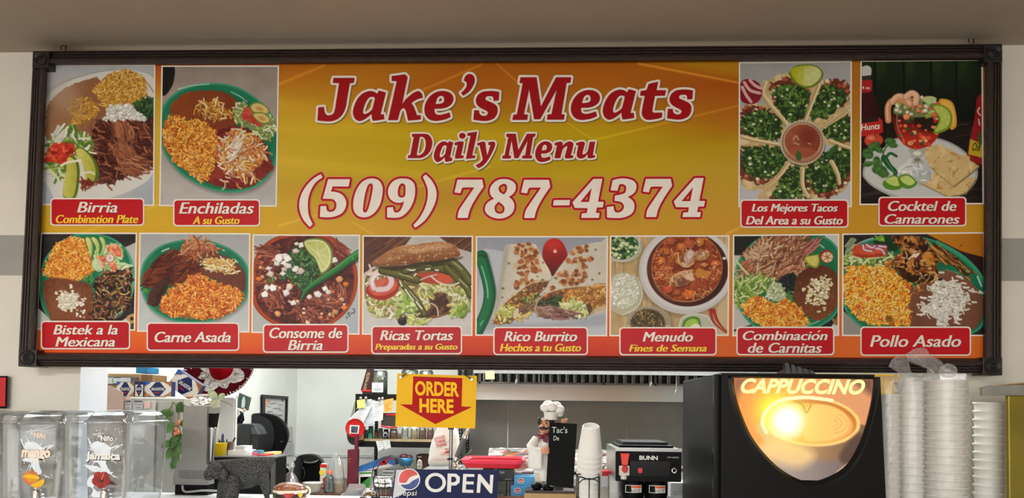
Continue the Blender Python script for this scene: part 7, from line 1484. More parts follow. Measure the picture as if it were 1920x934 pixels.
# framed picture and figurine
o = root('wall_shelf', 'small dark shelf on the side wall under the black napkin box', 'shelf', (xk, 2.2, P(460,850,2.35).z)); MB().box(.004, P(492,850,2.35).x - xk, 0,.5,-.02,-.001).build('board', BLKM, o, bevel=.001)
zws = P(460,850,2.35).z
t = T('small_picture', 'small tilted picture with a pale figure on dark green', 'picture', 456,2.62, py=774); q = [(447.5,736),(469.5,745),(464,770),(442,764)]
t.p('frame', MB().prism(N(q),0,5), mat('picture_green', (44,66,66),.4, noise=.15, nscale=30)); cx, cy = 456,754; t.p('border', MB().poly([N(q), N([(cx + (x - cx) * .9, cy + (y - cy) * .9) for x, y in q])], -.5), mat('old_gold', (120,110,80),.4,.4)); t.p('pale_figure', MB().poly(N([(456,742),(459,746),(460,756),(458,765),(452,764),(453,750)]),-.4), mat('pale_paint', (176,182,180),.5, noise=.2, nscale=60))
t = T('dancer_figurine', 'small black and white robed figurine by the towel dispenser', 'figurine', 452,2.5, z=zws, yc=10); m = MB().lathe([(11.5,-t.py),(11,-816),(10,-806),(7,-794),(4,-780),(3,-772)], 452,10,20); t.p('robe', m, mat('robe_white', (206,204,206),.5)); t.p('shawl', MB().tube([(443,4,-812),(440,2,-800),(447,2,-788),(455,2,-776),(452,3,-770)], [3,4,4,3,2], 8).tube([(452,0,-796),(458,0,-786),(456,2,-774)], [3,3.4,2], 8), BLACK); t.p('head', MB().ell(457,8,-768,2.6,2.6,3.2,10,8), SKIN); t.p('arm', MB().tube([(440,3,-767),(448,2,-766),(455,2,-771)], [.8,1.2,1.4], 6), mat('robe_white')); t.p('bag', MB().ell(459,2,-802,5,4,9,12,8), mat('tan_robe', (150,100,64),.6))
# black cabinet with the pen pots
t = T('black_cabinet', 'low black cabinet holding pens and notes behind the stone mortar', 'cabinet', 460,1.05, z=0); t.p('body', MB().box(392,518,0,62,-t.py, -860), BLKM, bevel=.003); t.p('top', MB().box(390,519,-2,64,-860,-857.5), mat('grey_top', (120,120,118),.3,.3), bevel=.001); t.p('door_trim', MB().box(511,518.5,-4,0,-t.py, -866), mat('grey_trim', (96,98,102),.4,.4))
zbc = P(460,857.5,1.05).z
def pot(lab, x0, x1, xb0, xb1, y0, Y, m, seed, npen):
    t = T('pen_pot', lab, 'pot', (x0 + x1) / 2, Y, z=zbc, yc=(x1 - x0) / 2); r0, r1 = (x1 - x0) / 2,(xb1 - xb0) / 2; cx = (x0 + x1) / 2
    t.p('bucket', MB().lathe([(.1,-t.py + .5),(r1,-t.py),(r0 - .3,-y0 - 1),(r0 + .8,-y0),(r0 - .6,-y0),(r1 - .5,-t.py + 2)], cx, r0,26, cap=False), m)
    return t
t = pot('yellow metal bucket full of pens', 397,425.5,400,423,830.5,1.1, mat('bucket_yellow', (240,206,20),.35, noise=.03),1,8); t2 = pot('mauve pot of pens behind the yellow bucket', 424,438,426,437,828,1.14, mat('mauve_pot', (130,110,116),.5),2,3)
PC = [mat('pen_black', (24,24,28),.3), mat('pen_white', (220,222,226),.3), mat('pen_blue', (60,70,110),.3), mat('pen_grey', (120,124,130),.3)]
rg = random.Random(9)
for i, (x, tx, ty, r) in enumerate(((401,398,818,2.6),(404,401,813,1.6),(408,406,822,1.8),(412,411,824,2.2),(416,417,813,3.6),(419,420,825,1.8),(422,425,823,1.8),(414,414,826,1.6))):
    k = T('pen', ['white pen at the left of the yellow bucket', 'tall dark pen leaning left in the yellow bucket', 'white pen in the middle of the yellow bucket', 'black pen in the middle of the yellow bucket', 'thick dark marker standing tallest in the yellow bucket', 'grey pen right of the thick marker', 'dark pen at the right rim of the yellow bucket', 'short black pen in front of the thick marker'][i], 'pen', x, 1.14, py=845)
    k.p('barrel', MB().tube([(x, 0,-845),(tx, 0,-ty - 4),(tx, 0,-ty)], [r * .7, r * .7, r * .4], 8), PC[(1,2,1,0,2,3,0,0)[i]])
k = T('pen', 'black marker leaning right in the mauve pot', 'pen', 431,1.16, py=840); k.p('barrel', MB().tube([(431,0,-840),(440,0,-822),(441,0,-820)], [1.6,1.8,1.2], 8), PC[0])
def slab(name, lab, cat, pts, Y, hgt, m, zb=zbc, group=None):
    """a thin thing lying flat: front edge pts (x0, x1), depth px"""
    x0, x1, d, sk = pts; t = T(name, lab, cat, (x0 + x1) / 2, Y, z=zb, group=group); b = -t.py
    t.p('body', MB().add([(x0,0, b),(x1,0, b),(x1 + sk, d, b),(x0 + sk, d, b),(x0,0, b + hgt),(x1,0, b + hgt),(x1 + sk, d, b + hgt),(x0 + sk, d, b + hgt)], [(0,3,2,1),(4,5,6,7),(0,1,5,4),(1,2,6,5),(2,3,7,6),(3,0,4,7)]), m, bevel=.0008); return t
slab('plastic_tub', 'white translucent tub beside the yellow bucket', 'tub', (426,462,40,3),1.12,11, mat('tub_white', (226,228,230),.4))
for i, (x0, x1, h, lab, c_) in enumerate(((440,468,2.4, 'lowest', (214,214,216)),(438,464,2.4, 'middle', (226,226,228)),(441,458,2.4, 'topmost', (206,206,210)))):
    t = slab('paper_pad', lab + ' white paper pad of the loose pile behind the tub', 'pad', (x0, x1,30,4),1.125, h + i * 3.4, mat('pad_%d' % i, c_, .6), zb=zbc + .012 * i + .03 * 0)
for x0, x1, d, Y, h, c_, lab in ((466,484,40,1.2,3,(224,224,228), 'white notepad between the tub and the red pad'),(472,481,16,1.12,8,(232,120,150), 'pink notepad behind the white notepad'),(480,497,40,1.1,4,(206,50,44), 'red notepad at the front of the cabinet top'),(474,488,12,1.13,11,(90,160,180), 'pale blue notepad behind the red pad'),(491,508,50,1.2,5,(240,222,130), 'yellow notepad at the right end of the cabinet')): slab('notepad', lab, 'notepad', (x0, x1, d, 3), Y, h, mat('pad_' + lab[:6], c_, .6))
# towel dispenser
t = T('towel_dispenser', 'large black paper towel dispenser on the side wall', 'dispenser', 500,2.9, py=851); out = catmull([(464,776,0),(490,774),(513,779),(528,790),(536,805),(537.5,821),(531,840),(525,852,0),(464,852,0)], True, 5)
t.p('cover', MB().prism(N(out),0,14,0,3,4, True), BLACK); t.p('side_cap', MB().prism(N(catmull([(464,778,0),(486,778),(505,788),(514,806),(514,832),(506,850,0),(464,850,0)], True, 5)),-3,2), mat('deep_black', (13,14,18),.3)); m = MB().text('tork', 526,531,-828,-826,-.6); t.p('maker_mark', m, mat('grey_mark', (120,122,124),.5))
t = T('napkin_box', 'smaller black box in front of the towel dispenser', 'box', 462,2.35, z=zws); t.p('body', MB().prism(N(catmull([(442,800),(446,795),(470,795),(480,802),(486,814,0),(470,816,0),(468,850,0),(441,850,0)], True, 4)),0,40,0,2,3), mat('soft_black', (34,36,38),.4, noise=.1)); t.p('chute', MB().prism(N([(470,800),(478,801),(487,814),(474,814)]),-4,2), mat('grey_chute', (70,72,74),.35))
# things on the kitchen side wall
class WB(MB):
    def out(s, name, m, parent, X, **kw):
        s.v = [tuple(PX(x, -z, X + y) - parent.location) for x, y, z in s.v]; return s.build(name, m, parent, **kw)
Xs = xk + .004
o = root('framed_notice', 'black framed notice board of white papers on the side wall', 'frame', PX(515,770, Xs)); q = [(491,740),(539.5,743.5),(537.5,798),(491,798)]; qi = [(496,746),(537,748.5),(535.5,795),(496,795)]
WB().poly([N(q), N(qi)], .012).out('frame', BLKM, o, Xs, solid=.012); WB().poly(N(qi),.003).out('papers', PAPER, o, Xs); m = WB()
for x, y, s_ in ((509,757, 'FOCO'),(521,766, 'VOTE'),(507,772, 'NOTICE'),(524,779, 'SAFE')): m.text(s_, x - 5, x + 5,-y - 1.4,-y + 1.4,.005,0)
for i in range(12): x, y = 500 + (i % 3) * 11,752 + i * 3.4; m.poly(N([(x, y),(x + 8, y + .3),(x + 8, y + 1),(x, y + .7)]),.005)
m.poly(N([(498,748),(506,750),(501,762),(498,760)]),.0048,1); m.poly(N([(528,748.5),(532,749),(530,754)]),.006,0); m.out('print', [INK, mat('pinkish_print', (220,160,150),.6)], o, Xs)
for x0, y0, x1, y1, lab in ((526,799,549,828, 'upper loose paper sheet pinned below the framed notice'),(525,829,551,854, 'lower loose paper sheet pinned below the framed notice')):
    o = root('paper_sheet', lab, 'paper', PX(x0, y1, Xs)); WB().poly(N([(x0, y0),(x1, y0 + 1),(x1 + .5, y1),(x0 - 1, y1 - 1)]),.004).out('sheet', PAPER, o, Xs, solid=.001); m = WB(); [m.poly(N([(x0 + 3, y),(x1 - 3, y + .3),(x1 - 3, y + 1),(x0 + 3, y + .7)]),.0055) for y in np.arange(y0 + 4, y1 - 3,3)]; m.out('print', mat('faint_print', (176,176,176),.7), o, Xs)

# --- on the kitchen back counter
def kit(name, lab, cat, px, Y, **kw): return T(name, lab, cat, px, Y, z=ZK, **kw)
t = kit('pod_brewer', 'glossy black pod coffee brewer on the back counter', 'coffee maker', 577,3.5); b = -t.py; GB = mat('gloss_black_body', (13,13,14),.22)
t.p('body', MB().prism(N(catmull([(549,-b - 2,0),(549,872),(553,858),(564,853),(580,852),(592,856),(600,866),(601,885),(600.5,-b, 0),(549,-b, 0)], True, 5)),6,26,0,3,4, True), GB); t.p('handle', MB().tube([(568,3,-864),(572,0,-867),(582,-2,-868),(592,0,-866),(597,3,-862)], [1,2.2,2.4,2.2,1], 10), mat('satin_grey', (110,110,108),.3,.6)); t.p('front_face', MB().prism(N(rr(568,598,868,903,3)),3,8), BLACK); t.p('water_tank', MB().prism(N([(549,867),(560,856),(566,870),(564,905),(549,905)]),2,40), mat('smoked_tank', (34,36,36),.15)); t.p('side_arc', MB().tube([(565 + 6 * math.cos(a),1,-888 + 12 * math.sin(a)) for a in np.linspace(-1,1.2,8)], .5,6), mat('satin_grey'))
t = kit('glass_bowl', 'cloudy plastic bowl below the pod brewer', 'bowl', 588,2.8, yc=20); b = -t.py; t.p('shell', MB().lathe([(11, b),(15, b + 4),(18.5,-906),(19.5,-904.5),(17.5,-905.5),(14, b + 5),(.1, b + 1)], 588,20,30, cap=False), mat('cloudy_plastic', (196,192,186),.3, noise=.03)); 
t = kit('water_bottle', 'clear ribbed plastic bottle with an orange cap', 'bottle', 618,2.8, yc=10); b = -t.py; pr = [(8, b),(9, b + 2)]
for k in range(6): pr += [(9.2, b + 4 + k * 3.4),(8.4, b + 5.4 + k * 3.4)]
pr += [(9.2, b + 25),(8.6, b + 29),(5, b + 34),(4.4, b + 36)]; t.p('body', MB().lathe(pr, 618,10,24), mat_clear('bottle_plastic', (190,196,198),.2,.06,.12,(160,166,170))); t.p('cap', MB().lathe([(5, b + 36),(5, b + 41),(4.4, b + 42),(.1, b + 42)], 618,10,16), mat('orange_cap', (226,104,66),.4)); t.p('contents', MB().lathe([(7.6, b + 1),(8, b + 22),(.1, b + 22)], 618,10,18), mat('grey_contents', (140,146,150),.25, noise=.2, nscale=80))
t = kit('chip_bag', 'yellow and red snack bag between the brewer and the bottle', 'bag', 606,3.05); b = -t.py; t.p('packet', MB().prism(N([(599,-b),(599,872),(602,869),(613,870),(614,-b)]),0,12,0,2,4), mat('packet_white', (216,210,190),.35, noise=.1, nscale=40)); m = MB().poly(N([(600,870),(613,870.5),(613,877),(600,876)]),-.5,0); m.poly(N(circ(603.5,886,4.6,5.6)),-.5,1); m.poly(N([(606,898),(612,892),(613,912),(607,914)]),-.5,0); t.p('print', m, [REDP, mat('lemon', (236,206,50),.4)])
t = kit('cookie_bag', 'tall clear bag with round biscuits in its bottom', 'bag', 634,2.85, yc=14); b = -t.py; cr = crumple(12,1.6,.14); m = MB(); m.loft([[(634 + (w + cr(math.cos(q) * 30, z, 2)) * math.cos(q) + sh, 14 + (d + cr(math.sin(q) * 30, z, 7)) * math.sin(q), z) for q in np.linspace(0,6.283,29)[:-1]] for z, w, d, sh in ((b, 13,10,0),(b + 16,13.5,10,0),(b + 36,12.5,8,-1),(b + 52,11.5,5,-2),(b + 66,8,2,-5),(b + 74,4,.8,-8))], 0, False); t.p('film', m, BAGC)
for i in range(6):
    k = kit('biscuit', 'round golden biscuit in the pile inside the clear bag', 'biscuit', 633,2.85, yc=8, group='biscuits in the clear bag'); k.p('disc', MB().lathe([(6,-k.py + i * 3.0),(6.8,-k.py + 1.3 + i * 3.0),(6,-k.py + 2.6 + i * 3.0),(.1,-k.py + 2.8 + i * 3.0)], 633 + (i % 3 - 1) * .8,8,20), mat('biscuit', (206,164,84),.7, noise=.15, nscale=50))
t = kit('tied_bag', 'knotted clear bag of pink and purple sweets behind the burger mug', 'bag', 545,2.8, yc=16); b = -t.py; cr = crumple(15,1.8,.2)
m = MB().loft([[(545 + w * math.cos(q) + cr(q * 9, z, 1) * .8,16 + d * math.sin(q), z) for q in np.linspace(0,6.283,25)[:-1]] for z, w, d in ((b, 17,14),(b + 14,18,14),(b + 26,13,10),(b + 36,6,5),(-885,2.6,2.4),(-881,3,3),(-874,8,4),(-868,7,2),(-866,3,.6))], 0, False); t.p('film', m, BAGC)
for x, z, r, c_, lab in ((536,8,8,(206,160,190), 'pale pink'),(552,12,8.5,(176,30,80), 'magenta'),(545,6,7,(196,40,90), 'deep pink'),(528,10,7,(70,84,130), 'blue'),(560,7,6.5,(232,216,110), 'lemon yellow')): k = kit('sweet_packet', lab + ' sweet packet inside the knotted clear bag', 'sweet', x, 2.80, yc=8); k.p('wrapper', MB().ell(x, 8,-k.py + z, r, 6, r * .9,12,8), mat('sweet_' + lab.split()[0], c_, .35, noise=.1, nscale=60))
t = kit('wall_gadget', 'small white and black gadget beside the knotted bag', 'gadget', 536,3.3); t.p('body', MB().box(532,538,0,10,-t.py, -871).box(531,546,0,10,-t.py, -878), BLACK, bevel=.002); t.p('switch', MB().box(532.5,538,-2,0,-877,-871), WHITE)
t = kit('burgundy_box', 'tall burgundy box leaning by the shelf rack', 'box', 660,2.88); b = -t.py; BUR = mat('burgundy_card', (92,18,36),.5, noise=.06); t.p('carton', MB().prism(N([(651,843.5),(669.3,842.4),(669,-b),(651.4,-b)]),0,18), BUR, bevel=.001); t.p('neck', MB().box(663,668.5,4,14,-843,-815), BUR); t.p('gold_mark', MB().box(652.5,658,-.5,0,-861.5,-860.5).box(653,657,-.5,0,-866.5,-865.5), mat('gold_foil', (190,150,70),.3,.8))
# --- shelf rack
YS = 3.0
o = root('shelf_rack', 'black metal shelf rack of spices against the back wall', 'shelf', (P(740,900, YS).x, YS, ZK))
def ra(name, x0, x1, y0, y1, d0, d1, m, **kw): a, b = P(x0, y1, YS), P(x1, y0, YS); return MB().box(a.x - o.location.x, b.x - o.location.x, d0, d1, a.z - o.location.z, b.z - o.location.z).build(name, m, o, **kw)
ra('shelf', 667,868,741,749,0,.42, BLKM); ra('shelf', 670,862,827,838,0,.42, BLKM); ra('shelf_liner', 670,862,825.5,827,-.002,.41, mat('tan_liner', (150,130,100),.6)); 
zr = ZK - o.location.z
for x, d in ((666.5,0),(680,.40),(862,0),(864,.40)):
    a = P(x, 745, YS); m = MB().box(a.x - o.location.x, a.x - o.location.x + .022, d - .001, d + .022,0, P(x, 739, YS).z - o.location.z)
    for k in range(26): z = .02 + k * .022; m.box(a.x - o.location.x + .006, a.x - o.location.x + .015, d - .0025, d - .001, z, z + .011,1)
    m.build('post', [BLKM, mat('slot_grey', (110,110,106),.5)], o)
zs1_, zs2_ = P(740,741, YS).z, P(740,825.5, YS).z
def jar(name, lab, x0, x1, y0, Y, zb, m, capm=None, caph=3, fill=None, ff=.7, group=None, shoulder=True):
    t = T(name, lab, 'jar', (x0 + x1) / 2, Y, z=zb, group=group, yc=(x1 - x0) / 2); b = -t.py; r = (x1 - x0) / 2; cx = (x0 + x1) / 2; top = -y0 - caph
    t.p('body', MB().lathe([(r * .92, b),(r, b + 1),(r, top - 2.5),(r * .86, top - .5),(r * .8, top)], cx, r, 22), m)
    if capm: t.p('lid', MB().lathe([(r * .86, top),(r * .9, top + caph * .7),(r * .8,-y0),(.1,-y0)], cx, r, 20), capm)
    if fill: t.p('contents', MB().lathe([(r * .86, b + .6),(r * .92, b + 1.4),(r * .92, b + (top - b) * ff),(.1, b + (top - b) * ff + .3)], cx, r, 20), fill)
    return t
GL = mat_clear('jar_glass', (222,226,222),.12,.04,.03); SP = lambda n, c_: mat('spice_' + n, c_, .8, noise=.2, nscale=150)
t = jar('glass_jug', 'big square glass jar of dried herbs on top of the rack', 698,726.5,690,3.06, zs1_, GL, mat('clear_lid', (180,184,180),.3),5, SP('herbs', (96,100,78)),.72); t.p('label', MB().box(700.5,721.5,-1.5,-1,-736,-718), PAPER); t.p('print', MB().text('Herbs', 707,715,-726,-723,-1.7).box(704,718,-1.8,-1.5,-729,-728.4).box(704,719,-1.8,-1.5,-731,-730.4).box(705,717,-1.8,-1.5,-733,-732.4), INK)
jar('glass_jug', 'large glass jar partly hidden by the left of the order sign', 752,784,688,3.15, zs1_, GL, mat('clear_lid'),5, SP('green', (120,126,96)),.6); jar('glass_jug', 'large glass jar showing above the order sign beside the chain', 786,812,690,3.15, zs1_, GL, mat('clear_lid'),5, SP('straw', (150,146,110)),.6)
t = T('bottle_box', 'dark wine-red bottle box leaning beside the herb jar', 'box', 688,3.05, z=zs1_); m = MB().prism(N([(687,690),(701,690),(697.5,739),(680,739),(676,731)]),0,26); t.p('carton', m, mat('oxblood_card', (50,18,20),.4, noise=.1), bevel=.001); m = MB().text('REMY MARTIN', 667.5,700.5,-717,-711,-.6,0,0,.01, rot=R(77)); m.v = [(x + 3.2, y, z - .5) for x, y, z in m.v]; t.p('gold_lettering', m, mat('gold_ink', (176,150,110),.4,.3)); t.p('red_foot', MB().box(678,697,-.6,0,-734,-731), REDP)
for i, (x0, x1, y0, c_, cc_, lab) in enumerate(((684,690,806,(60,70,66),(30,30,30), 'slim dark spice bottle at the left end of the lower shelf'),(690,700,799,(30,90,70),(40,44,90), 'green-labelled bottle with a blue cap on the lower shelf'),(701,708,806,(96,60,44),(40,30,26), 'brown spice jar beside the green-labelled bottle'),(708.5,718,803,(72,74,66),(90,88,80), 'grey herb jar left of the dark can'),(719,728.5,805,(34,34,50),(20,20,24), 'dark can with a round white and blue mark'),(730,745.5,804,(130,72,50),(96,84,74), 'wide jar of red-brown spice behind the red rim'),(746,752,809,(150,110,90),(200,190,180), 'small pinkish spice bottle'),(769.5,783.5,801,(196,182,140),(190,188,180), 'jar of beige powder right of the white-based jar'),(784.6,799,800,(130,66,34),(150,120,100), 'jar of orange-brown spice left of the plastic bag'),(800.5,813,800,(126,64,36),(160,130,110), 'jar of orange-brown spice half behind the plastic bag'))):
    t = jar('spice_jar', lab, x0, x1, y0,3.06, zs2_, GL if i > 4 else SP(str(i) + 'b', c_), mat('spice_lid_%d' % i, cc_, .5),3.4, SP(str(i), c_),.86 if i != 5 else .8)
    if i == 1: t.p('label', MB().box(691.5,698.5,-1,-.4,-822,-812), mat('green_label', (60,130,100),.5))
    if i == 4: m = MB().poly(N(circ(723.6,814.5,4,5)),-.6,0); m.poly(N(circ(723.6,816,2.8,3)),-.9,1); t.p('round_mark', m, [WHITE, NAVY])
t = jar('glass_jar', 'clear jar with a white base on the lower shelf', 752.5,765.5,800.5,3.06, zs2_, GL, mat('clear_lid'),3, WHITE, .28)
# papers clipped on the rack edge
def paper(name, lab, cat, pts, Y, m, th=.0015, lines=(), ink=INK):
    o2 = root(name, lab, cat, P(sum(p[0] for p in pts) / len(pts), max(p[1] for p in pts), Y)); FB().prism(N(pts),0, th).out('sheet', m, o2, Y)
    if lines:
        mb = FB(); [mb.poly(N(q),-.0008) for q in lines]; mb.out('print', ink, o2, Y)
    return o2
def rows(pts, n, lo=.15, hi=.85, a=.12, b=.75):
    q = lambda u, v: quadpt(pts, u, v); out = []
    for i in range(n): v = lo + (hi - lo) * i / n; out.append([q(a, v), q(b - (i % 3) * .12, v), q(b - (i % 3) * .12, v + .02), q(a, v + .02)])
    return out
g3 = lambda *ps: [(640 + x / 8.493,690 + y / 8.493) for x, y in ps]
FP = mat('print_mid_grey', (140,142,146),.7)
q = g3((415,500),(485,495),(535,895),(340,890)); paper('receipt', 'white receipt hanging straight behind the slanted one', 'receipt', q, 2.975, mat('receipt_grey', (176,180,184),.7), lines=rows(q, 9), ink=FP)
q = g3((300,640),(490,600),(330,925),(108,832)); paper('receipt', 'long white receipt hanging slanted below the yellow note', 'receipt', q, 2.965, PAPER, lines=rows(q, 8), ink=FP)
q = g3((500,530),(676,525),(660,832),(512,856)); paper('order_slip', 'white order slip hanging under a pair of magnets', 'paper', q, 2.975, PAPER, lines=rows(q, 6), ink=FP)
q = g3((248,515),(368,498),(378,628),(255,645)); paper('sticky_note', 'bright yellow note at the left end of the rack', 'note', q, 2.955, mat('yellow_note', (240,232,110),.7), lines=rows(q, 2,.3,.6), ink=FP)
q = g3((680,510),(830,482),(805,690),(676,710)); paper('snack_packet', 'orange snack packet hanging beside the order sign', 'packet', q, 2.97, mat('packet_orange', (226,150,70),.4, noise=.15, nscale=60), th=.01, lines=rows(q, 4,.35,.9), ink=mat('dark_red_ink', (150,40,24),.5))
q = g3((420 / 1,0),(0,0)); 
g4 = lambda *ps: [(640 + x / 6.486,790 + y / 6.486) for x, y in ps]
q = g4((420,240),(520,240),(540,310),(450,368)); paper('receipt', 'crumpled white receipt stuck on the lower shelf edge', 'receipt', q, 2.975, PAPER, lines=rows(q, 3), ink=INK); q = g4((500,235),(588,228),(604,320),(530,345)); paper('receipt', 'white receipt beside the crumpled one on the lower shelf edge', 'receipt', q, 2.97, mat('receipt_white', (190,191,190),.7), lines=rows(q, 4,.2,.7,.5,.9), ink=INK)
for i, (x, y, lab) in enumerate(((308,480, 'leftmost'),(392,478, 'larger ringed'),(603,492, 'third'),(657,486, 'fourth'))):
    x, y = g3((x, y))[0]; k = root('magnet_clip', lab + ' silver magnet clip along the upper rack edge, counting from its left end', 'magnet', P(x, y, 2.95)); u = U(2.95); MB().ell(0,0,0,2.8 * u, 2 * u, 2.8 * u, 14,10).build('knob', CHROME, k)
    if i in (1,2): MB().box(-2.4 * u, 2.4 * u, -.5 * u, .5 * u, -11 * u if i == 1 else -6 * u, 0).build('clip_arm', CHROME, k, bevel=.002)
t = T('red_plate', 'red round plate with a square picture beside the rack', 'plate', 665,2.93, py=822); OR = Matrix.Translation((665,4,-803)) @ Matrix.Rotation(R(90),4, 'X'); t.p('disc', MB().lathe([(.1,0),(14,0),(18,2.5),(18.4,3),(14,-1),(.1,-1)], 0,0,36, orient=OR), REDP); t.p('photo', MB().prism(N([(656.5,797),(674.5,797.5),(673,813),(656,813)]),-4,-3), mat('photo_border', (206,200,196),.5)); t.p('photo_image', MB().prism(N([(659,799),(672,799.5),(671,811),(659,811)]),-4.6,-4), mat('photo_dark', (50,60,70),.4, noise=.6, nscale=90))
t = T('dark_pan', 'dark pan hanging behind the red plate', 'pan', 664,2.97, py=836); t.p('pan', MB().prism(N(catmull([(649,800,0),(682,800,0),(681,824),(672,833),(660,834),(651,824)], True, 4)),0,12), mat('dark_pan_metal', (46,36,32),.4, noise=.2)); t.p('towel', MB().prism(N([(668,819),(682,812),(682,824),(670,826)]),-3,-1), mat('tan_cloth', (170,130,100),.8))
t = T('grey_folder', 'grey board tucked behind the left rack post', 'board', 660,3.05, py=800); t.p('board', MB().prism(N([(664,754),(668,750),(668,800),(652,800)]),0,4), mat('folder_grey', (140,142,138),.6))
t = T('wire_rack_tray', 'dark red-rimmed basket hanging under the upper shelf', 'basket', 735,2.99, py=800); m = MB().prism(N([(715,775),(742,774),(742,800),(714,799)]),0,40,0); t.p('basket', m, mat('dark_weave', (50,40,36),.5, noise=.5, nscale=120)); t.p('red_rim', MB().tube([(714,-1,-799),(728,-2,-802),(745,-1,-801)], 1.6,8), REDP); t.p('label_strip', MB().box(722,742,-1,0,-779,-776), REDP)
# boxes below the shelf
def printed(name, lab, cat, pts, Y, dep, m, marks, mm):
    t = T(name, lab, cat, sum(p[0] for p in pts) / len(pts), Y, py=max(p[1] for p in pts)); t.p('carton', MB().prism(N(pts),0, dep), m, bevel=.001); mb = MB()
    for k, q in enumerate(marks): mb.poly(N(q[1]),-.5, q[0])
    if marks: t.p('print', mb, mm)
    return t
printed('bag_carton', 'blue and red carton of storage bags slanting on the rack', 'box', g4((190,560),(540,425),(650,450),(655,530),(540,560),(200,620)),3.05,40, mat('carton_blue', (50,100,160),.4, noise=.08), [(0, g4((300,600),(560,505),(640,540),(560,560))),(1, g4((450,510),(545,430),(560,520),(470,540))),(2, g4((500,490),(530,480),(532,505),(503,512))),(1, g4((560,440),(640,455),(640,470),(570,460)))], [mat('carton_grey', (190,176,176),.5), REDP, WHITE])
printed('rice_carton', 'white carton with a green and red picture under the rack', 'box', g4((195,625),(370,612),(372,856),(200,856)),3.0,20, mat('carton_white', (222,222,216),.5), [(0, g4((228,680),(355,672),(352,805),(230,805))),(1, g4((228,680),(345,672),(235,760))),(0, g4((215,622),(365,615),(365,632),(215,640))),(2, g4((275,770),(295,755),(310,775),(290,790)))], [mat('carton_green', (50,130,50),.5), mat('carton_red', (206,40,40),.5), WHITE])
printed('grey_carton', 'grey carton with a dark top band behind the wire basket', 'box', g4((495,606),(640,606),(640,680),(495,680)),2.98,40, mat('carton_mid_grey', (150,150,148),.6), [(0, g4((505,615),(630,615),(630,635),(505,635)))], [INK])
t = T('blue_bowl', 'blue bowl on the rack behind the OPEN sign', 'bowl', 760,3.02, py=874, yc=14); t.p('shell', MB().lathe([(9,-874),(13,-866),(14.5,-858),(13.4,-858),(12,-866),(.1,-872)], 760,14,28, cap=False), mat('bowl_blue', (36,110,150),.3)); t.p('dark_fruit', MB().ell(757,14,-857,9,8,6).ell(767,14,-858,7,7,5), mat('plum', (70,20,34),.4, noise=.15))
t = T('brown_case', 'dark brown case with a white label behind the salt shaker', 'box', 790,3.1, py=882); t.p('case', MB().box(780,802,0,40,-882,-853), mat('case_brown', (70,40,34),.5), bevel=.002); t.p('label', MB().box(783,790,-1,0,-858,-856), WHITE)
t = T('salt_shaker', 'small faceted glass shaker just above the OPEN sign', 'shaker', 786,.7, z=ZPT); t.p('glass', MB().lathe([(5,-880),(5.4,-872),(4.6,-868),(5,-867)], 786,5,8, smooth=False), mat('shaker_glass', (176,190,184),.15, noise=.2, nscale=80)); t.p('cap', MB().lathe([(4.6,-867),(3.4,-863.5),(1.2,-862),(.1,-861.6)], 786,5,12), CHROME)
# wire basket with foil
t = T('wire_basket', 'round black wire basket with a tall arched handle', 'basket', 720,.19, z=ZCT, yc=22); m = MB()
for z, r in ((-t.py + 1,12),(-915,17),(-905,20),(-894,21)): m.tube([(720 + r * math.cos(a),22 + r * math.sin(a), z) for a in np.linspace(0,6.283,29)[:-1]], .9,6, closed=True)
for a in np.linspace(0,6.283,11)[:-1]: m.tube([(720 + r * math.cos(a),22 + r * math.sin(a), z) for z, r in ((-t.py + 1,12),(-915,17),(-905,20),(-894,21))], .7,6)
t.p('bowl', m, WR); m = MB()
for d in (0,5): m.tube([(x + d * .6,10 + d * 4,-y - d * .4) for x, y in catmull([(699,918),(699.5,894),(704,874),(714,861),(727,855.5),(744,858),(756,866),(764,880)], False)], .9,6)
t.p('handle', m, WR)
crumpled('foil_ball', 'crumpled foil parcel inside the wire basket', 'foil', 704,737,895,912,.19,28, FOIL, 21,2.2)

# --- right: bag, sprayer, tray, foil, cartons
t = T('thank_you_bag', 'white plastic bag with red printing behind the metal pole', 'bag', 830,.75, z=ZPT); cr = crumple(30,1.5,.12)
out = [(802,874),(801,856),(805,834),(811,816),(817,802),(824,792),(838,790),(852,803),(858,816),(859,836),(857,858),(852,872),(826,876)]
m = MB(); o1 = catmull(out, True, 4); cx, cz = 830,838
rings = [[(cx + (x - cx) * s_ + cr(x, y, k * 9) * .5, d + cr(x, y, 5),-(cz + (y - cz) * s_)) for x, y in o1] for k, (s_, d) in enumerate(((.12,1),(.5,0),(.8,3),(.95,8),(1,16),(.95,26),(.7,32)))]; m.loft(rings, 0, True); m.f = [list(reversed(q)) for q in m.f]; t.p('bag', m, mat('bag_white', (232,234,232),.5, noise=.02))
m = MB(); m.text('HAVE A NICE', 813,834,-824,-818,-4,0,0,.02, rot=.22); m.text('THANK', 815,836,-831,-824.5,-4,0,0,.02, rot=.22); m.text('THANK', 817,838,-838,-831.5,-4,0,0,.02, rot=.22); m.text('YOU', 834,842,-848,-840,-4,0,0,.02, rot=.1); m.poly(N([(828,849),(842,846),(842,850)]),-4); m.text('THANK YOU', 826,842,-854,-850.5,-4,0); t.p('red_printing', m, REDP); m = MB().text('PLEASE RECYCLE', 813,841,-863.5,-860,-4,0); t.p('faint_printing', m, mat('pink_print', (226,170,176),.6))
t = T('rinse_sprayer', 'grey-gripped chrome rinse sprayer beside the white bag', 'sprayer', 860,.6, z=ZPT); GREYR = mat('rubber_grey', (92,94,98),.45, noise=.05)
ax = lambda k: (856 + 13 * k, 6,-(858 - 34 * k))
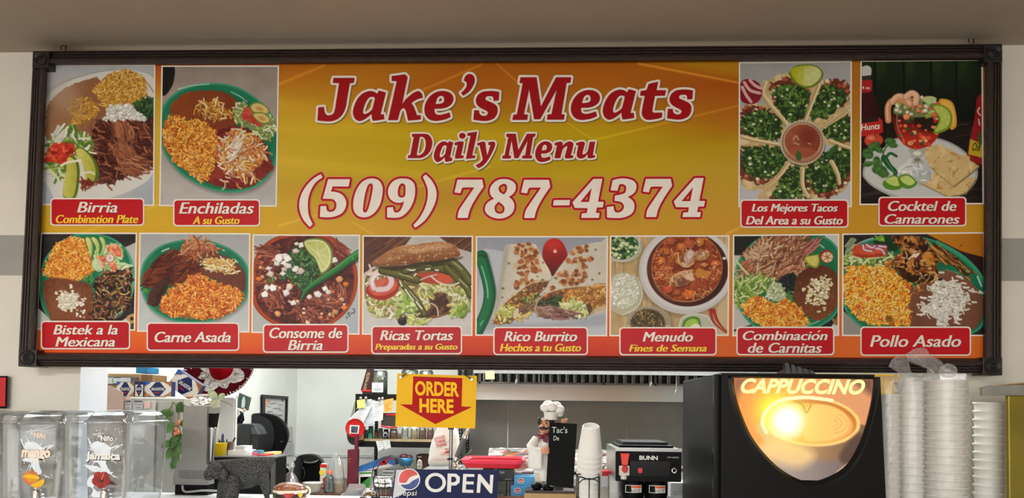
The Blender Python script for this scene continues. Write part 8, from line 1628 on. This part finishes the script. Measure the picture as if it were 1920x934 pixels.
t.p('grip', MB().tube([ax(0), ax(.5), ax(1)], [5.2,5.4,5.4], 18), GREYR); t.p('tip', MB().tube([ax(1.05), ax(1.2), ax(1.3), ax(1.5), ax(1.75)], [5.6,5.6,4.4,3.6,2.6], 16), CHROME); t.p('collar', MB().tube([ax(-.02), ax(-.1), ax(-.2), ax(-.3)], [6,6.4,6.4,4.4], 16), CHROME); t.p('valve', MB().ell(853,6,-874,6,6,7).tube([(848,6,-882),(856,4,-874),(866,2,-882)], 3,10).ell(864,0,-876,3,3,4), CHROME); t.p('lever', MB().tube([(x, 4,-y) for x, y in catmull([(884.5,844),(877,851),(870.5,859),(871,868),(876,879)], False)], 1.6,8), mat('lever_steel', (110,108,104),.35,.8))
PLK = mat('tray_red', (232,56,86),.35, noise=.02); PLD = mat('tray_red_dark', (200,16,40),.35)
t = T('red_tray', 'bright red plastic tray resting on the dark foil cartons', 'tray', 922,.2, py=879); m = MB()
def trr(ix, z, r): return [(x, y, z) for x, y in rr(862 + ix, 985 - ix, 0 + ix * .3,120 - ix * .3, r, 6)]
m.loft([trr(10,-878.5,14), trr(3,-870,16)], 1); m.loft([trr(3,-870,16), trr(0,-865,16), trr(0,-863,16), trr(2,-862.5,15), trr(8,-868,12)], 0, True, False); t.p('tray', m, [PLK, PLD], bevel=0)
def foil_carton(lab, x0, x1, y0, y1, Y, m, big):
    t = T('foil_carton', lab, 'box', (x0 + x1) / 2, Y, py=y1); t.p('carton', MB().box(x0, x1,0,70,-y1,-y0), m, bevel=.001); mb = MB(); cx, cy = x0 - 4, y0 - 4
    for k in range(3):
        r0 = (30 if big else 24) + k * 2.2; arc = [(cx + r0 * math.cos(a) * (.9 if big else .85), cy + r0 * math.sin(a) * .85) for a in np.linspace(.05,1.3,14)]; arc = [(min(x1, max(x0, x)), min(y1, max(y0, y))) for x, y in arc]; mb.tube([(x, -.3,-y) for x, y in arc], .45,5)
    if big: mb.text('Foil', 937,945,-888,-883.5,-.4)
    mb.text('HEAVY', x1 - 16 if big else x0 + 3, x1 - 4 if big else x1 - 4,-y1 + 2,-y1 + 3.6,-.4); t.p('print', mb, mat('silver_ink', (200,202,200),.4)); return t
foil_carton('upper dark navy foil carton behind the right end of the OPEN sign', 905,962.5,879.5,901.5,.22, mat('carton_darknavy', (30,34,40),.4, noise=.1), True); foil_carton('lower dark green foil carton behind the right end of the OPEN sign', 905,949,902,931,.2, mat('carton_darkgreen', (44,54,36),.4, noise=.1), False)
t = T('maroon_carton', 'maroon carton between the dark green carton and the blue boxes', 'box', 957,.23, py=930); t.p('carton', MB().box(950,963.5,0,60,-930,-902), mat('carton_maroon', (96,54,64),.4, noise=.05), bevel=.001); t.p('stripe', MB().box(951,953.5,-.5,0,-930,-903), mat('carton_mid_grey')); t.p('print', MB().text('Wrap', 951,957,-928,-926,-.6), WHITE)
for lab, x0, x1, y0, y1, Y in (('upper sky-blue carton with an oval badge beside the chef', 964,1004.5,894,911.8,.16),('lower sky-blue carton with an oval badge beside the chef', 958,998,912,930,.15)):
    t = T('blue_carton', lab, 'box', (x0 + x1) / 2, Y, py=y1); t.p('carton', MB().box(x0, x1,0,60,-y1,-y0), BLUEB, bevel=.001); cx, cy = x0 + 12.4,(y0 + y1) / 2 - .8; m = MB().poly(N(circ(cx, cy, 6.2,4.8)),-.3,0); m.poly(N(circ(cx, cy, 5.2,3.9)),-.5,1); m.box(cx - 3.6, cx + 3.6,-.9,-.6,-cy - 1.2,-cy + .2,0); m.box(x0 + 4, x0 + 18,-.4,0,-y1 + 2,-y1 + 2.5,2); t.p('oval_badge', m, [WHITE, REDP, mat('blue_ink', (40,90,160),.5)])
t = T('paper_wrap', 'curl of white deli paper rising from the upper blue carton', 'paper', 984,.2, py=894); m = MB().grid(lambda u, v: (969 + 28 * u + 2 * v, 6 + 20 * v, -893.5 + 13 * math.sin(min(1, u * 1.15) * 1.9) ** .8 * (.75 + .25 * v)),14,6); t.p('sheet', m, mat('deli_paper', (214,214,222),.6), solid=.001)
crumpled('foil_tray', 'long foil-covered tray behind the red tray and chef', 'tray', 917,1060,843,884,.75,60, FOIL, 41,4.0, k=26, zz=ZPT); crumpled('foil_tray', 'shorter foil-covered tray behind the foam cups', 'tray', 1062,1152,846,886,.75,60, FOIL, 43,4.0, k=24, zz=ZPT)
for i, (y0, y1, c_, lab) in enumerate(((884,893,(214,40,50), 'red packet on top of the papers left of the brewer'),(893,913,(216,218,224), 'pile of white papers left of the brewer'),(913,934,(190,184,172), 'pile of beige cartons left of the brewer'))): t = T('paper_stack', lab, 'paper', 1136,.16, py=y1); t.p('stack', MB().box(1126,1144,0,40,-y1,-y0), mat('stack_%d' % i, c_, .6, noise=.12, nscale=60, stretch=(1,1,12)), bevel=.001)
t = T('white_tub', 'white plastic tub at the right of the brewer', 'tub', 1278,.3, py=945); t.p('tub', MB().box(1258,1306,0,60,-945,-906), mat('tub_white'), bevel=.004); t.p('sheet', MB().prism(N([(1262,922),(1300,918),(1302,924),(1264,930)]),-3,-1), PAPER)
t = T('steel_shelf', 'grey steel shelf stand showing right of the brewer', 'shelf', 1290,.9, z=ZPT); [t.p('shelf', MB().box(1264,1340,0,60,-y - 8,-y), STEEL, bevel=.001) for y in (878,892)]; t.p('upright', MB().box(1330,1338,10,50,-t.py, -880), STEEL)
t = T('striped_cloth', 'greenish white cloth hanging beside the cappuccino machine', 'cloth', 1297,.4, py=921); t.p('cloth', MB().grid(lambda u, v: (1293 + 9 * u + 2.5 * math.sin(v * 9),4 + 3 * math.sin(u * 9 + v * 3),-(874 + 47 * v)),8,14), mat('cloth_green', (170,184,174),.8, noise=.25, nscale=40, stretch=(1,1,6)), solid=.003); t.p('white_tip', MB().ell(1297,6,-859,3,3,6,10,8).tube([(1297,6,-864),(1297,6,-876)], 1.4,8), WHITE)
